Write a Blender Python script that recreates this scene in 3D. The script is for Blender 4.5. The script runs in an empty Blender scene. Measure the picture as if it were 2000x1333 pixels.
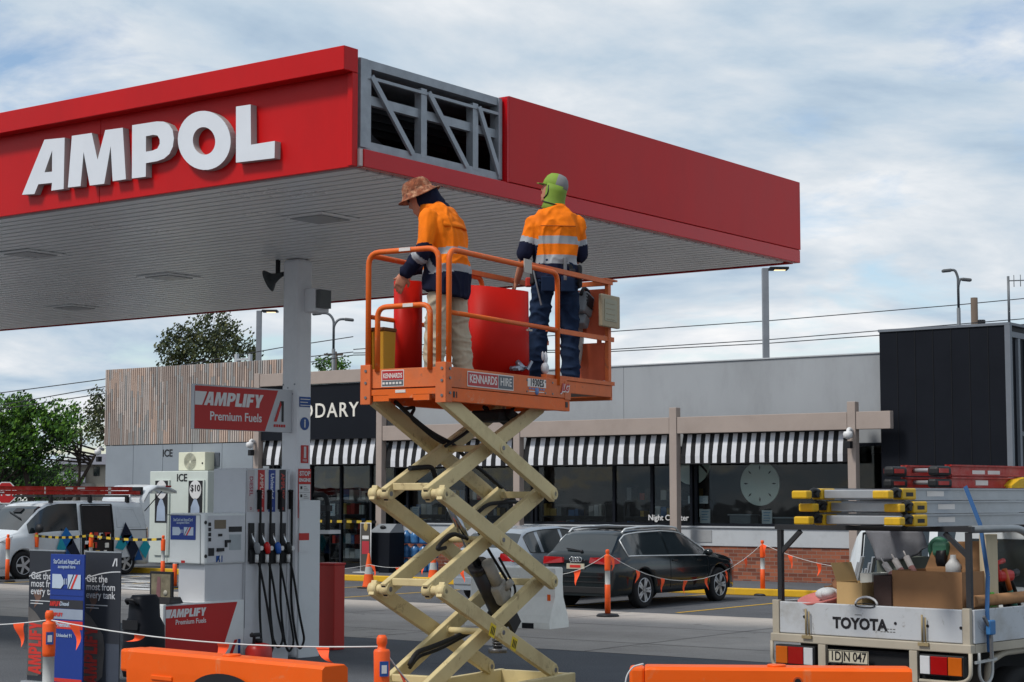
import bpy, bmesh, math, random
from mathutils import Vector, Matrix
V = Vector
R = math.radians
rnd = random.Random(7)
SC = bpy.context.scene
COL = SC.collection

# ---------------------------------------------------------------- camera
EYE = V((0, 0, 2.1)); FPX = 3538.0; YAW = R(36.45); PITCH = math.atan(303.5 / FPX)
cam = bpy.data.cameras.new('camera'); camo = bpy.data.objects.new('camera', cam); COL.objects.link(camo)
camo.location = EYE; camo.rotation_euler = (R(90) + PITCH, 0, YAW)
cam.sensor_width = 36; cam.lens = FPX / 2000 * 36; cam.clip_end = 2000; cam.clip_start = .1
SC.camera = camo
FW = V((-math.sin(YAW) * math.cos(PITCH), math.cos(YAW) * math.cos(PITCH), math.sin(PITCH)))
RT = V((math.cos(YAW), math.sin(YAW), 0)); UP = RT.cross(FW)
HF = V((-math.sin(YAW), math.cos(YAW), 0))

def W(px, py, X=None, Y=None, Z=None, D=None):
    """point of the place seen at a photo position, on a plane X=, Y=, Z= or at level distance D"""
    d = FW + RT * ((px - 1000) / FPX) + UP * ((666.5 - py) / FPX)
    if X is not None: t = (X - EYE.x) / d.x
    elif Y is not None: t = (Y - EYE.y) / d.y
    elif Z is not None: t = (Z - EYE.z) / d.z
    else: t = D / d.dot(HF)
    return EYE + d * t

def Wp(px, py, p, n):
    d = FW + RT * ((px - 1000) / FPX) + UP * ((666.5 - py) / FPX)
    return EYE + d * ((p - EYE).dot(n) / d.dot(n))

# ---------------------------------------------------------------- sky, sun, exposure
SUN_EL, SUN_AZ = R(52), R(200)          # azimuth measured clockwise from +Y
world = bpy.data.worlds.new('World'); SC.world = world; world.use_nodes = True
nt = world.node_tree; N = nt.nodes; L = nt.links
for n in list(N): N.remove(n)
def nn(tree, typ, **kw):
    n = tree.nodes.new(typ)
    for k, v in kw.items(): setattr(n, k, v)
    return n
out = nn(nt, 'ShaderNodeOutputWorld'); bg = nn(nt, 'ShaderNodeBackground'); bg.inputs[1].default_value = .1
sky = nn(nt, 'ShaderNodeTexSky', sky_type='NISHITA', sun_disc=False)
sky.sun_elevation = SUN_EL; sky.sun_rotation = SUN_AZ; sky.dust_density = .6; sky.ozone_density = 1.2
tc = nn(nt, 'ShaderNodeTexCoord'); sep = nn(nt, 'ShaderNodeSeparateXYZ'); L.new(tc.outputs['Generated'], sep.inputs[0])
def mth(op, a, b=None, c=None, clamp=False):
    n = nn(nt, 'ShaderNodeMath', operation=op); n.use_clamp = clamp
    for i, x in enumerate((a, b, c)):
        if x is None: continue
        if isinstance(x, (int, float)): n.inputs[i].default_value = x
        else: L.new(x, n.inputs[i])
    return n.outputs[0]
zc = mth('MAXIMUM', sep.outputs[2], 0.0)
den = mth('ADD', zc, .15)
cmb = nn(nt, 'ShaderNodeCombineXYZ')
L.new(mth('DIVIDE', sep.outputs[0], den), cmb.inputs[0]); L.new(mth('DIVIDE', sep.outputs[1], den), cmb.inputs[1])
def wnoise(scale, detail, rough, off, dist=0.0):
    mp = nn(nt, 'ShaderNodeMapping'); L.new(cmb.outputs[0], mp.inputs[0]); mp.inputs['Location'].default_value = off
    t = nn(nt, 'ShaderNodeTexNoise'); L.new(mp.outputs[0], t.inputs['Vector'])
    t.inputs['Scale'].default_value = scale; t.inputs['Detail'].default_value = detail; t.inputs['Roughness'].default_value = rough
    t.inputs['Distortion'].default_value = dist
    return t.outputs['Fac']
def wramp(fac, stops):
    r = nn(nt, 'ShaderNodeValToRGB'); L.new(fac, r.inputs[0])
    el = r.color_ramp.elements
    while len(el) < len(stops): el.new(.5)
    for e, (p, c) in zip(el, stops): e.position = p; e.color = (*c, 1)
    return r.outputs[0]
n_big = wnoise(.85, 6, .55, (3.1, 1.7, 0), .25)
n_sml = wnoise(2.6, 8, .6, (8.3, 2.2, 0), .4)
mask = mth('MULTIPLY_ADD', n_sml, .45, mth('MULTIPLY', n_big, .55))
cover = wramp(mask, [(.40, (0, 0, 0)), (.50, (1, 1, 1))])
n_lit = wnoise(1.35, 7, .58, (1.3, 6.2, 0), .3)
cloudc = wramp(n_lit, [(.30, (2.4, 3.3, 4.4)), (.43, (3.7, 4.5, 5.3)), (.53, (4.9, 5.35, 5.8)), (.66, (6.7, 6.75, 6.85))])
mx = nn(nt, 'ShaderNodeMix', data_type='RGBA')
L.new(cover, mx.inputs[0]); L.new(sky.outputs[0], mx.inputs[6]); L.new(cloudc, mx.inputs[7])
L.new(mx.outputs[2], bg.inputs[0]); L.new(bg.outputs[0], out.inputs[0])

sl = bpy.data.lights.new('sun', 'SUN'); slo = bpy.data.objects.new('sun', sl); COL.objects.link(slo)
sl.energy = 2.0; sl.angle = R(11); sl.color = (1, .95, .88)
sd = V((math.sin(SUN_AZ) * math.cos(SUN_EL), math.cos(SUN_AZ) * math.cos(SUN_EL), math.sin(SUN_EL)))
slo.rotation_euler = sd.to_track_quat('Z', 'Y').to_euler(); slo.location = (0, 0, 60)
SC.view_settings.view_transform = 'Standard'; SC.view_settings.look = 'None'
SC.view_settings.exposure = .5; SC.view_settings.gamma = 1

# ---------------------------------------------------------------- materials
def lin(c): return tuple((x / 255 / 12.92 if x <= 10.3 else ((x / 255 + .055) / 1.055) ** 2.4) for x in c)
MATS = {}
def pm(name, rgb, rough=.55, metal=0, var=.14, scale=2.5, bump=.0, bscale=40, coat=0, dirt=0, dcol=(60, 52, 44), dscale=1.3, emit=None, stretch=(1, 1, 1), spec=.35, scuff=None):
    """principled paint with uneven colour, wear patches and a fine bump; rgb is the sRGB look of the albedo"""
    if name in MATS: return MATS[name]
    m = bpy.data.materials.new(name); m.use_nodes = True; t = m.node_tree; b = t.nodes['Principled BSDF']
    c = lin(rgb)
    tcn = nn(t, 'ShaderNodeTexCoord'); mp = nn(t, 'ShaderNodeMapping'); t.links.new(tcn.outputs['Object'], mp.inputs[0]); mp.inputs['Scale'].default_value = stretch
    no = nn(t, 'ShaderNodeTexNoise'); t.links.new(mp.outputs[0], no.inputs['Vector'])
    no.inputs['Scale'].default_value = scale; no.inputs['Detail'].default_value = 6; no.inputs['Roughness'].default_value = .6
    r = nn(t, 'ShaderNodeValToRGB'); t.links.new(no.outputs['Fac'], r.inputs[0])
    r.color_ramp.elements[0].position = .3; r.color_ramp.elements[1].position = .7
    r.color_ramp.elements[0].color = (*[x * (1 - var) for x in c], 1); r.color_ramp.elements[1].color = (*[min(1, x * (1 + var * .7)) for x in c], 1)
    col = r.outputs[0]
    if dirt:
        n2 = nn(t, 'ShaderNodeTexNoise'); t.links.new(mp.outputs[0], n2.inputs['Vector'])
        n2.inputs['Scale'].default_value = dscale; n2.inputs['Detail'].default_value = 9; n2.inputs['Roughness'].default_value = .72
        r2 = nn(t, 'ShaderNodeValToRGB'); t.links.new(n2.outputs['Fac'], r2.inputs[0])
        r2.color_ramp.elements[0].position = .5; r2.color_ramp.elements[0].color = (0, 0, 0, 1)
        r2.color_ramp.elements[1].position = .72; r2.color_ramp.elements[1].color = (dirt, dirt, dirt, 1)
        x = nn(t, 'ShaderNodeMix', data_type='RGBA'); t.links.new(r2.outputs[0], x.inputs[0]); t.links.new(col, x.inputs[6])
        x.inputs[7].default_value = (*lin(dcol), 1); col = x.outputs[2]
    if scuff:
        amt, scol, ssc = scuff
        n4 = nn(t, 'ShaderNodeTexNoise'); t.links.new(mp.outputs[0], n4.inputs['Vector']); n4.inputs['Scale'].default_value = ssc; n4.inputs['Detail'].default_value = 12; n4.inputs['Roughness'].default_value = .78; n4.inputs['Distortion'].default_value = .6
        r4 = nn(t, 'ShaderNodeValToRGB'); t.links.new(n4.outputs['Fac'], r4.inputs[0])
        r4.color_ramp.elements[0].position = .575; r4.color_ramp.elements[0].color = (0, 0, 0, 1); r4.color_ramp.elements[1].position = .64; r4.color_ramp.elements[1].color = (amt, amt, amt, 1)
        x4 = nn(t, 'ShaderNodeMix', data_type='RGBA'); t.links.new(r4.outputs[0], x4.inputs[0]); t.links.new(col, x4.inputs[6]); x4.inputs[7].default_value = (*lin(scol), 1); col = x4.outputs[2]
    b.inputs['Specular IOR Level'].default_value = spec
    t.links.new(col, b.inputs['Base Color'])
    rr = nn(t, 'ShaderNodeMapRange'); t.links.new(no.outputs['Fac'], rr.inputs[0]); rr.inputs[3].default_value = max(.02, rough - .1); rr.inputs[4].default_value = min(1, rough + .1)
    t.links.new(rr.outputs[0], b.inputs['Roughness'])
    b.inputs['Metallic'].default_value = metal
    if coat: b.inputs['Coat Weight'].default_value = coat; b.inputs['Coat Roughness'].default_value = .06
    if bump:
        n3 = nn(t, 'ShaderNodeTexNoise'); t.links.new(mp.outputs[0], n3.inputs['Vector']); n3.inputs['Scale'].default_value = bscale; n3.inputs['Detail'].default_value = 5
        bp = nn(t, 'ShaderNodeBump'); bp.inputs['Strength'].default_value = bump; bp.inputs['Distance'].default_value = .02
        t.links.new(n3.outputs['Fac'], bp.inputs['Height']); t.links.new(bp.outputs[0], b.inputs['Normal'])
    if emit: b.inputs['Emission Color'].default_value = (*lin(rgb), 1); b.inputs['Emission Strength'].default_value = emit
    MATS[name] = m; return m
def glassm(name, tint=(.6, .68, .7), rough=.02, ior=1.5, face=.02):
    if name in MATS: return MATS[name]
    m = bpy.data.materials.new(name); m.use_nodes = True; t = m.node_tree
    for n in list(t.nodes): t.nodes.remove(n)
    o = nn(t, 'ShaderNodeOutputMaterial'); mixn = nn(t, 'ShaderNodeMixShader'); tr = nn(t, 'ShaderNodeBsdfTransparent'); gl = nn(t, 'ShaderNodeBsdfGlossy'); fr = nn(t, 'ShaderNodeFresnel')
    tr.inputs[0].default_value = (*tint, 1); gl.inputs['Roughness'].default_value = rough; fr.inputs[0].default_value = ior
    nb = nn(t, 'ShaderNodeTexNoise'); nb.inputs['Scale'].default_value = 1.2; tcn = nn(t, 'ShaderNodeTexCoord'); t.links.new(tcn.outputs['Object'], nb.inputs['Vector'])
    bp = nn(t, 'ShaderNodeBump'); bp.inputs['Strength'].default_value = .06; bp.inputs['Distance'].default_value = .05
    t.links.new(nb.outputs['Fac'], bp.inputs['Height']); t.links.new(bp.outputs[0], gl.inputs['Normal'])
    t.links.new(fr.outputs[0], mixn.inputs[0]); t.links.new(tr.outputs[0], mixn.inputs[1]); t.links.new(gl.outputs[0], mixn.inputs[2]); t.links.new(mixn.outputs[0], o.inputs[0])
    MATS[name] = m; return m

# ---------------------------------------------------------------- mesh builder
def rot3(axis, a): return Matrix.Rotation(a, 3, axis)
class MB:
    def __init__(s): s.v = []; s.f = []; s.m = []; s.sm = []
    def add(s, vs, fs, m=0, smooth=False):
        o = len(s.v); s.v += [V(x) for x in vs]
        for f in fs: s.f.append(tuple(o + i for i in f)); s.m.append(m); s.sm.append(smooth)
        return s
    def box(s, c, d, rot=None, m=0, bev=0):
        c = V(c); hx, hy, hz = d[0] / 2, d[1] / 2, d[2] / 2
        if bev:
            b = min(bev, hx * .95, hy * .95, hz * .95)
            bm = bmesh.new(); bmesh.ops.create_cube(bm, size=1)
            for q in bm.verts: q.co = V((q.co.x * hx * 2, q.co.y * hy * 2, q.co.z * hz * 2))
            bmesh.ops.bevel(bm, geom=list(bm.edges), offset=b, segments=2, affect='EDGES', profile=.5)
            vs = [q.co.copy() for q in bm.verts]; bm.verts.index_update(); fs = [tuple(q.index for q in f.verts) for f in bm.faces]; bm.free()
        else:
            vs = [V((x, y, z)) for x in (-hx, hx) for y in (-hy, hy) for z in (-hz, hz)]
            fs = [(0, 1, 3, 2), (4, 6, 7, 5), (0, 4, 5, 1), (2, 3, 7, 6), (0, 2, 6, 4), (1, 5, 7, 3)]
        if rot is not None: vs = [rot @ q for q in vs]
        return s.add([q + c for q in vs], fs, m)
    def bb(s, p, q, m=0, bev=0):
        p = V(p); q = V(q); return s.box((p + q) / 2, [abs(a) for a in (q - p)], None, m, bev)
    def beam(s, p, q, w, h, up=(0, 0, 1), m=0, bev=0):
        p = V(p); q = V(q); d = q - p; l = d.length; x = d / l; up = V(up)
        if abs(x.dot(up)) > .98: up = V((0, 1, 0))
        y = up.cross(x).normalized(); z = x.cross(y)
        return s.box((p + q) / 2, (l, w, h), Matrix((x, y, z)).transposed(), m, bev)
    def loft(s, rings, closed=True, caps=True, m=0, smooth=True, mf=None):
        n = len(rings[0]); o = len(s.v); s.v += [V(p) for r in rings for p in r]
        for i in range(len(rings) - 1):
            for j in range(n if closed else n - 1):
                k = (j + 1) % n
                s.f.append((o + i * n + j, o + i * n + k, o + (i + 1) * n + k, o + (i + 1) * n + j)); s.m.append(mf(i, j) if mf else m); s.sm.append(smooth)
        if caps and closed:
            s.f.append(tuple(o + j for j in reversed(range(n)))); s.m.append(m); s.sm.append(False)
            s.f.append(tuple(o + (len(rings) - 1) * n + j for j in range(n))); s.m.append(m); s.sm.append(False)
        return s
    def tube(s, pts, r, n=8, m=0, caps=True, round_=0, closed=False):
        pts = [V(p) for p in pts]
        if round_: pts = fillet(pts, round_)
        rr = r if isinstance(r, (list, tuple)) else [r] * len(pts)
        t0 = (pts[1] - pts[0]).normalized(); a = V((0, 0, 1)) if abs(t0.z) < .9 else V((1, 0, 0))
        u = t0.cross(a).normalized(); rings = []
        for i, p in enumerate(pts):
            if i == 0: t = pts[1] - pts[0]
            elif i == len(pts) - 1: t = pts[-1] - pts[-2]
            else: t = (pts[i + 1] - p).normalized() + (p - pts[i - 1]).normalized()
            t = t.normalized() if t.length > 1e-6 else t0
            u = (u - t * u.dot(t)).normalized(); w = t.cross(u)
            rings.append([p + (u * math.cos(2 * math.pi * k / n) + w * math.sin(2 * math.pi * k / n)) * rr[i] for k in range(n)])
        return s.loft(rings, True, caps, m)
    def cyl(s, p, q, r, r2=None, n=16, m=0, caps=True): return s.tube([p, q], [r, r if r2 is None else r2], n, m, caps)
    def lathe(s, c, prof, axis=(0, 0, 1), n=20, m=0, mf=None):
        c = V(c); ax = V(axis).normalized(); a = V((1, 0, 0)) if abs(ax.x) < .9 else V((0, 1, 0)); u = ax.cross(a).normalized(); w = ax.cross(u)
        rings = [[c + ax * h + (u * math.cos(2 * math.pi * k / n) + w * math.sin(2 * math.pi * k / n)) * max(r, 1e-4) for k in range(n)] for r, h in prof]
        return s.loft(rings, True, True, m, True, mf)
    def prism(s, poly, M, d, m=0, hole=None, msides=None):
        """polygon in the xy plane of M (4x4), thickness d along +z of M; an optional hole of any count is bridged"""
        msides = m if msides is None else msides
        a = [V((x, y, 0)) for x, y in poly]
        def put(vs): return [M @ q for q in vs]
        dz = V((0, 0, d)); n = len(a)
        if hole is None:
            s.add(put(a + [q + dz for q in a]), [tuple(range(n))[::-1], tuple(range(n, 2 * n))], m)
        else:
            h = [V((x, y, 0)) for x, y in hole]
            bm = bmesh.new()
            va = [bm.verts.new(q) for q in a]; vh = [bm.verts.new(q) for q in h]
            ed = [bm.edges.new((l[i], l[(i + 1) % len(l)])) for l in (va, vh) for i in range(len(l))]
            bmesh.ops.triangle_fill(bm, use_beauty=True, edges=ed); bm.verts.index_update()
            vs = [q.co.copy() for q in bm.verts]; fs = [tuple(q.index for q in f.verts) for f in bm.faces]; bm.free()
            s.add(put(vs), fs, m); s.add(put([q + dz for q in vs]), fs, m)
            k = len(h); s.add(put(h + [q + dz for q in h]), [(i, i + k, (i + 1) % k + k, (i + 1) % k) for i in range(k)], msides)
        s.add(put(a + [q + dz for q in a]), [(i, (i + 1) % n, (i + 1) % n + n, i + n) for i in range(n)], msides)
        return s
    def text(s, body, M, size, d=.004, m=0, bold=0.0, align='CENTER', sx=1.0, shear=0.0, spacing=1.0):
        cu = bpy.data.curves.new('t', 'FONT'); cu.body = body; cu.size = size; cu.extrude = d / 2; cu.offset = bold; cu.align_x = align; cu.align_y = 'CENTER'; cu.shear = shear; cu.space_character = spacing; cu.resolution_u = 3
        o = bpy.data.objects.new('t', cu); COL.objects.link(o)
        dg = bpy.context.evaluated_depsgraph_get(); me = bpy.data.meshes.new_from_object(o.evaluated_get(dg))
        S = Matrix.Diagonal((sx, 1, 1, 1)); s.add([M @ (S @ q.co) for q in me.vertices], [tuple(p.vertices) for p in me.polygons], m)
        bpy.data.objects.remove(o); bpy.data.curves.remove(cu); bpy.data.meshes.remove(me); return s
    def ball(s, c, r, n=12, m=0, rot=None):
        c = V(c); r = (r, r, r) if not isinstance(r, (tuple, list)) else r; rings = []
        for i in range(n // 2 + 1):
            a = -math.pi / 2 + math.pi * i / (n // 2); ring = []
            for k in range(n):
                q = V((math.cos(a) * math.cos(2 * math.pi * k / n) * r[0], math.cos(a) * math.sin(2 * math.pi * k / n) * r[1], math.sin(a) * r[2]))
                if rot is not None: q = rot @ q
                ring.append(c + q)
            rings.append(ring)
        return s.loft(rings, True, False, m)
    def build(s, name, mats, parent=None, fix=True, bevel=0, M=None):
        me = bpy.data.meshes.new(name); me.from_pydata([tuple(q) for q in s.v], [], s.f)
        for i, p in enumerate(me.polygons): p.material_index = s.m[i]; p.use_smooth = s.sm[i]
        for x in (mats if isinstance(mats, (list, tuple)) else [mats]): me.materials.append(x)
        if fix:
            bm = bmesh.new(); bm.from_mesh(me); bmesh.ops.recalc_face_normals(bm, faces=bm.faces); bm.to_mesh(me); bm.free()
        o = bpy.data.objects.new(name, me); COL.objects.link(o)
        if parent is not None: o.parent = parent
        if M is not None: o.matrix_local = M
        return o
def fillet(pts, r, n=5):
    outp = [pts[0]]
    for i in range(1, len(pts) - 1):
        p, a, b = pts[i], pts[i - 1], pts[i + 1]; d1 = (a - p); d2 = (b - p); rr = min(r, d1.length * .49, d2.length * .49)
        s_, e = p + d1.normalized() * rr, p + d2.normalized() * rr
        for k in range(n + 1):
            t = k / n; outp.append(s_ * (1 - t) ** 2 + p * 2 * t * (1 - t) + e * t * t)
    return outp + [pts[-1]]
def MX(o, x, y, z=None):
    """4x4 frame from an origin and axes"""
    x = V(x).normalized(); y = V(y).normalized(); z = x.cross(y) if z is None else V(z)
    M = Matrix((x, y, z)).transposed().to_4x4(); M.translation = V(o); return M
def thing(name, label, cat, loc=(0, 0, 0), rz=0, group=None):
    o = bpy.data.objects.new(name, None); COL.objects.link(o); o.location = loc; o.rotation_euler = (0, 0, rz); o.empty_display_size = .2
    o['label'] = label; o['category'] = cat
    if group: o['group'] = group
    return o
def tag(o, label, cat, group=None):
    o['label'] = label; o['category'] = cat
    if group: o['group'] = group
    return o
def struct(o, kind='structure'): o['kind'] = kind; return o
def copy_tree(o, parent=None):
    c = o.copy(); COL.objects.link(c)
    if parent is not None: c.parent = parent
    for ch in [x for x in bpy.data.objects if x.parent == o]: copy_tree(ch, c)
    return c
def P3(l): return [V(x) for x in l]
def wpart(t, name, mb, mats, parent=None, **k):
    """a part written in place coordinates: moved into the frame of its thing"""
    Mi = (Matrix.Translation(t.location) @ t.rotation_euler.to_matrix().to_4x4()).inverted()
    mb.v = [Mi @ q for q in mb.v]
    return mb.build(name, mats, parent or t, **k)

# ---------------------------------------------------------------- ground
def ground_mat(name, c, c2, speck, sc=1.0, bump=.25, crack=0):
    m = pm(name, c, rough=.9, var=.22, scale=.35 * sc, bump=bump, bscale=130, dirt=.6, dcol=c2, dscale=.28 * sc, spec=.2, scuff=(.45, tuple(x * .72 for x in c2), .9))
    t = m.node_tree; b = t.nodes['Principled BSDF']; src = b.inputs['Base Color'].links[0].from_socket
    tcn = nn(t, 'ShaderNodeTexCoord'); n = nn(t, 'ShaderNodeTexNoise'); t.links.new(tcn.outputs['Object'], n.inputs['Vector']); n.inputs['Scale'].default_value = 55; n.inputs['Detail'].default_value = 3
    r = nn(t, 'ShaderNodeValToRGB'); t.links.new(n.outputs['Fac'], r.inputs[0]); r.color_ramp.elements[0].position = .35; r.color_ramp.elements[1].position = .68
    r.color_ramp.elements[0].color = (1 - speck, 1 - speck, 1 - speck, 1); r.color_ramp.elements[1].color = (1 + speck, 1 + speck, 1 + speck, 1)
    x = nn(t, 'ShaderNodeMix', data_type='RGBA', blend_type='MULTIPLY'); x.inputs[0].default_value = 1
    t.links.new(src, x.inputs[6]); t.links.new(r.outputs[0], x.inputs[7]); t.links.new(x.outputs[2], b.inputs['Base Color'])
    return m
M_asph = ground_mat('asphalt', (92, 95, 100), (70, 72, 77), .35)
M_asph2 = ground_mat('parking asphalt', (88, 90, 94), (66, 67, 70), .3)
M_conc = ground_mat('concrete paving', (170, 163, 156), (136, 130, 123), .14, bump=.12)
M_foot = ground_mat('footpath concrete', (92, 94, 98), (70, 71, 74), .2, bump=.12)
M_grass = pm('lawn', (74, 92, 48), .95, var=.35, scale=8, bump=.5, bscale=90)
M_yel = pm('yellow line paint', (196, 156, 40), .75, var=.2, scale=5, dirt=.5, dcol=(96, 92, 84), dscale=6)
M_whl = pm('white line paint', (205, 206, 206), .75, var=.12, scale=5, dirt=.4, dcol=(110, 108, 104), dscale=6)
def sheet(name, x0, y0, x1, y1, z, m, kind='structure', sub=1):
    o = MB().add([(x0, y0, z), (x1, y0, z), (x1, y1, z), (x0, y1, z)], [(0, 1, 2, 3)]).build(name, m, fix=False); o['kind'] = kind; return o
sheet('ground', -700, -300, 600, 900, 0, M_asph)
sheet('concrete_lane', -60, 20.6, 20, 28.0, .004, M_conc)
sheet('parking_area', -60, 28.0, -8, 34.2, .004, M_asph2)
mb = MB()
for y0, y1 in ((22.1, 22.125), (25.0, 25.025)): mb.bb((-60, y0, .0085), (20, y1, .0088))
for x in range(-58, 20, 4): mb.bb((x, 20.6, .0085), (x + .02, 28, .0088))
struct(mb.build('concrete_joints', pm('joint sealant', (84, 82, 80), .9)))
mb = MB()                                                   # bay lines of the parking area
for k in range(8):
    x = -17.25 - k * 2.72
    mb.add([(x, 28.3, .009), (x + .1, 28.3, .009), (x + .1, 34.1, .009), (x, 34.1, .009)], [(0, 1, 2, 3)])
struct(mb.build('bay_lines', M_yel, fix=False))
mb = MB()                                                   # white wash of slurry and paint marks beside the van
for i in range(26):
    p = W(rnd.uniform(235, 300), rnd.uniform(1124, 1152), Z=.01)
    mb.add([p + V((-.5 - rnd.random() * .6, -.05, 0)), p + V((.5 + rnd.random(), -.09, 0)), p + V((.6, .06, 0)), p + V((-.4, .08, 0))], [(0, 1, 2, 3)])
struct(mb.build('paint_marks', M_whl, fix=False))
struct(MB().bb((-60, 34.2, 0), (-6, 34.35, .15), bev=.02).build('kerb', pm('kerb paint', (214, 168, 34), .7, var=.2, scale=3, dirt=.6, dcol=(120, 108, 80), dscale=3)))
struct(MB().bb((-60, 34.35, 0), (-6, 60, .14)).build('footpath', M_foot))
struct(MB().bb((-140, 48, 0), (60, 50.5, .1)).build('verge', M_grass))

# ---------------------------------------------------------------- canopy
CX, CY, CY2, CZ = -11.375, 12.83, 21.92, 5.25
TOPZ = 6.355; XL = -36.0
M_red = pm('canopy red', (186, 15, 18), .38, var=.07, scale=1.2, bump=.03, bscale=3, dirt=.2, dcol=(126, 16, 20), dscale=.8, spec=.2, stretch=(1, 1, .5))
M_redg = pm('gloss red trim', (188, 10, 20), .22, var=.06, scale=1.2, spec=.3)
M_soff = pm('soffit white', (242, 242, 240), .3, spec=.9, var=.06, scale=.5, dirt=.25, dcol=(178, 176, 172), dscale=.5)
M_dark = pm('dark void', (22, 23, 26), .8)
M_galv = pm('galvanised steel', (150, 156, 162), .5, metal=.3, var=.18, scale=6, dirt=.3, dcol=(96, 100, 106), dscale=4)
M_sign = pm('sign letter white', (212, 216, 222), .45, var=.04)
M_signs = pm('sign letter side', (168, 168, 166), .5, var=.05)
can = thing('canopy', 'red petrol station canopy with big raised white letters and one stripped fascia bay', 'canopy', (CX, CY + .2, 0))
mb = MB()
y0 = CY + .03
for i in range(45):                                          # soffit boards, one mesh with real gaps
    a = y0 + .16 + i * (CY2 - y0 - .3) / 45; b = a + (CY2 - y0 - .3) / 45 - .042
    mb.bb((XL, a, CZ), (CX - .12, b, CZ + .02))
wpart(can, 'soffit', mb, M_soff)
wpart(can, 'soffit_void', MB().bb((XL, y0 + .1, CZ + .06), (CX - .3, CY2 - .1, CZ + .08)), pm('soffit void', (30, 30, 30), .8))
mb = MB().bb((XL, CY + .12, TOPZ - .08), (CX - .08, CY2 - .1, TOPZ - .04))
wpart(can, 'roof_deck', mb, M_galv)
# front fascia (-Y): panel, lip along the top, end cap at the corner
PW = 3.2
for k in range(8):
    x1 = CX - .02 - k * 4.05 if k == 0 else CX - .02 - 3.62 - (k - 1) * 3.05
    x0 = CX - .02 - 3.62 - k * 3.05
    wpart(can, 'fascia_panel', MB().bb((x0 + .006, CY + .03, CZ - .005), (x1, CY + .09, TOPZ - .2), bev=.004), M_red)
mb = MB().bb((XL, CY - .13, TOPZ - .2), (CX + .004, CY + .075, TOPZ + .035), bev=.006)
wpart(can, 'fascia_lip', mb, M_red)
wpart(can, 'corner_cap', MB().bb((CX - .06, CY - .005, CZ - .002), (CX + .004, CY + .075, TOPZ - .205), bev=.004), M_red)
# right fascia (+X): band along the bottom, panels above, open bay near the corner
YB = 15.28
wpart(can, 'fascia_band', MB().bb((CX - .06, CY + .13, CZ), (CX + .042, CY2, CZ + .174), bev=.006), M_redg)
wpart(can, 'band_end', MB().bb((CX - .05, CY + .08, CZ + .005), (CX + .028, CY + .127, CZ + .172), bev=.004), pm('bare trim', (196, 180, 176), .5))
for a, b in ((YB, CY2 + .002),):
    wpart(can, 'fascia_panel', MB().bb((CX - .01, a, CZ + .179), (CX + .05, b, TOPZ), bev=.004), M_red)
wpart(can, 'panel_return', MB().bb((CX - .12, YB - .03, CZ + .175), (CX + .048, YB - .002, TOPZ - .01)), M_redg)
wpart(can, 'rear_fascia', MB().bb((XL, CY2 - .06, CZ - .005), (CX - .07, CY2, TOPZ)), M_red)
fr = MB(); z0, z1 = CZ + .2, TOPZ - .03; ya, yb = CY + .12, YB - .05; x = CX - .02
fr.bb((x - .1, ya, z1 - .085), (x, yb, z1)).bb((x - .1, ya, z0 - .03), (x, yb, z0 + .07)).bb((x - .03, ya, z1 - .19), (x + .012, yb, z1 - .16))
fr.bb((x - .12, ya, z0), (x + .02, ya + .1, z1 - .005)).bb((x - .08, ya + .11, z0), (x + .004, ya + .17, z1 - .005))
fr.bb((x - .1, yb - .06, z0 + .001), (x + .015, yb, z1 - .004)).bb((x - .1, CY + .085, z0), (x - .03, CY + .115, z1 + .02))
zm = z0 + (z1 - z0) * .56
fr.bb((x - .09, ya, zm - .045), (x - .03, yb, zm + .045))
for yy in (ya + .94, ya + 1.79): fr.bb((x - .085, yy, z0 + .04), (x - .012, yy + .045, z1 - .13)).bb((x - .012, yy, z0 + .04), (x + .002, yy + .09, z1 - .13))
for u, w_ in ((ya + .17, ya + .8), (ya + 1.05, ya + 1.68), (ya + 1.88, ya + 2.24)):
    fr.beam((x + .006, u, z1 - .16), (x + .006, w_, z0 + (.05 if w_ < 15.2 else .22)), .06, .03, (1, 0, 0))
wpart(can, 'bay_frame', fr, M_galv)
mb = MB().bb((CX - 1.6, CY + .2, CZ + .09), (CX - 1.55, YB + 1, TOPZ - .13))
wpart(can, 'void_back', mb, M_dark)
mb = MB()
for i in range(5): mb.beam((CX - .5 - .2 * i, CY + .3, TOPZ - .26 - .02 * i), (CX - .5 - .2 * i, YB + .6, TOPZ - .26 - .02 * i), .05, .08)
mb.beam((CX - .3, CY + .3, CZ + .5), (CX - 1.4, YB, CZ + .45), .06, .1).tube([(CX - .25, CY + .32, CZ + .36), (CX - .2, CY + .5, CZ + .3), (CX - .3, CY + .62, CZ + .42)], .012)
wpart(can, 'purlins', mb, pm('void steel', (74, 78, 84), .6, metal=.3))
# soffit lights
for px, py in ((625, 425), (60, 495), (145, 600), (330, 540)):
    p = W(px, py, Z=CZ)
    f = wpart(can, 'soffit_light', MB().bb((p.x - .33, p.y - .33, CZ - .02), (p.x + .33, p.y + .33, CZ - .003), bev=.006), M_soff)
    wpart(can, 'lens', MB().bb((p.x - .24, p.y - .24, CZ - .03), (p.x + .24, p.y + .24, CZ - .022)), pm('light lens', (150, 152, 154), .3), parent=f)
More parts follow.
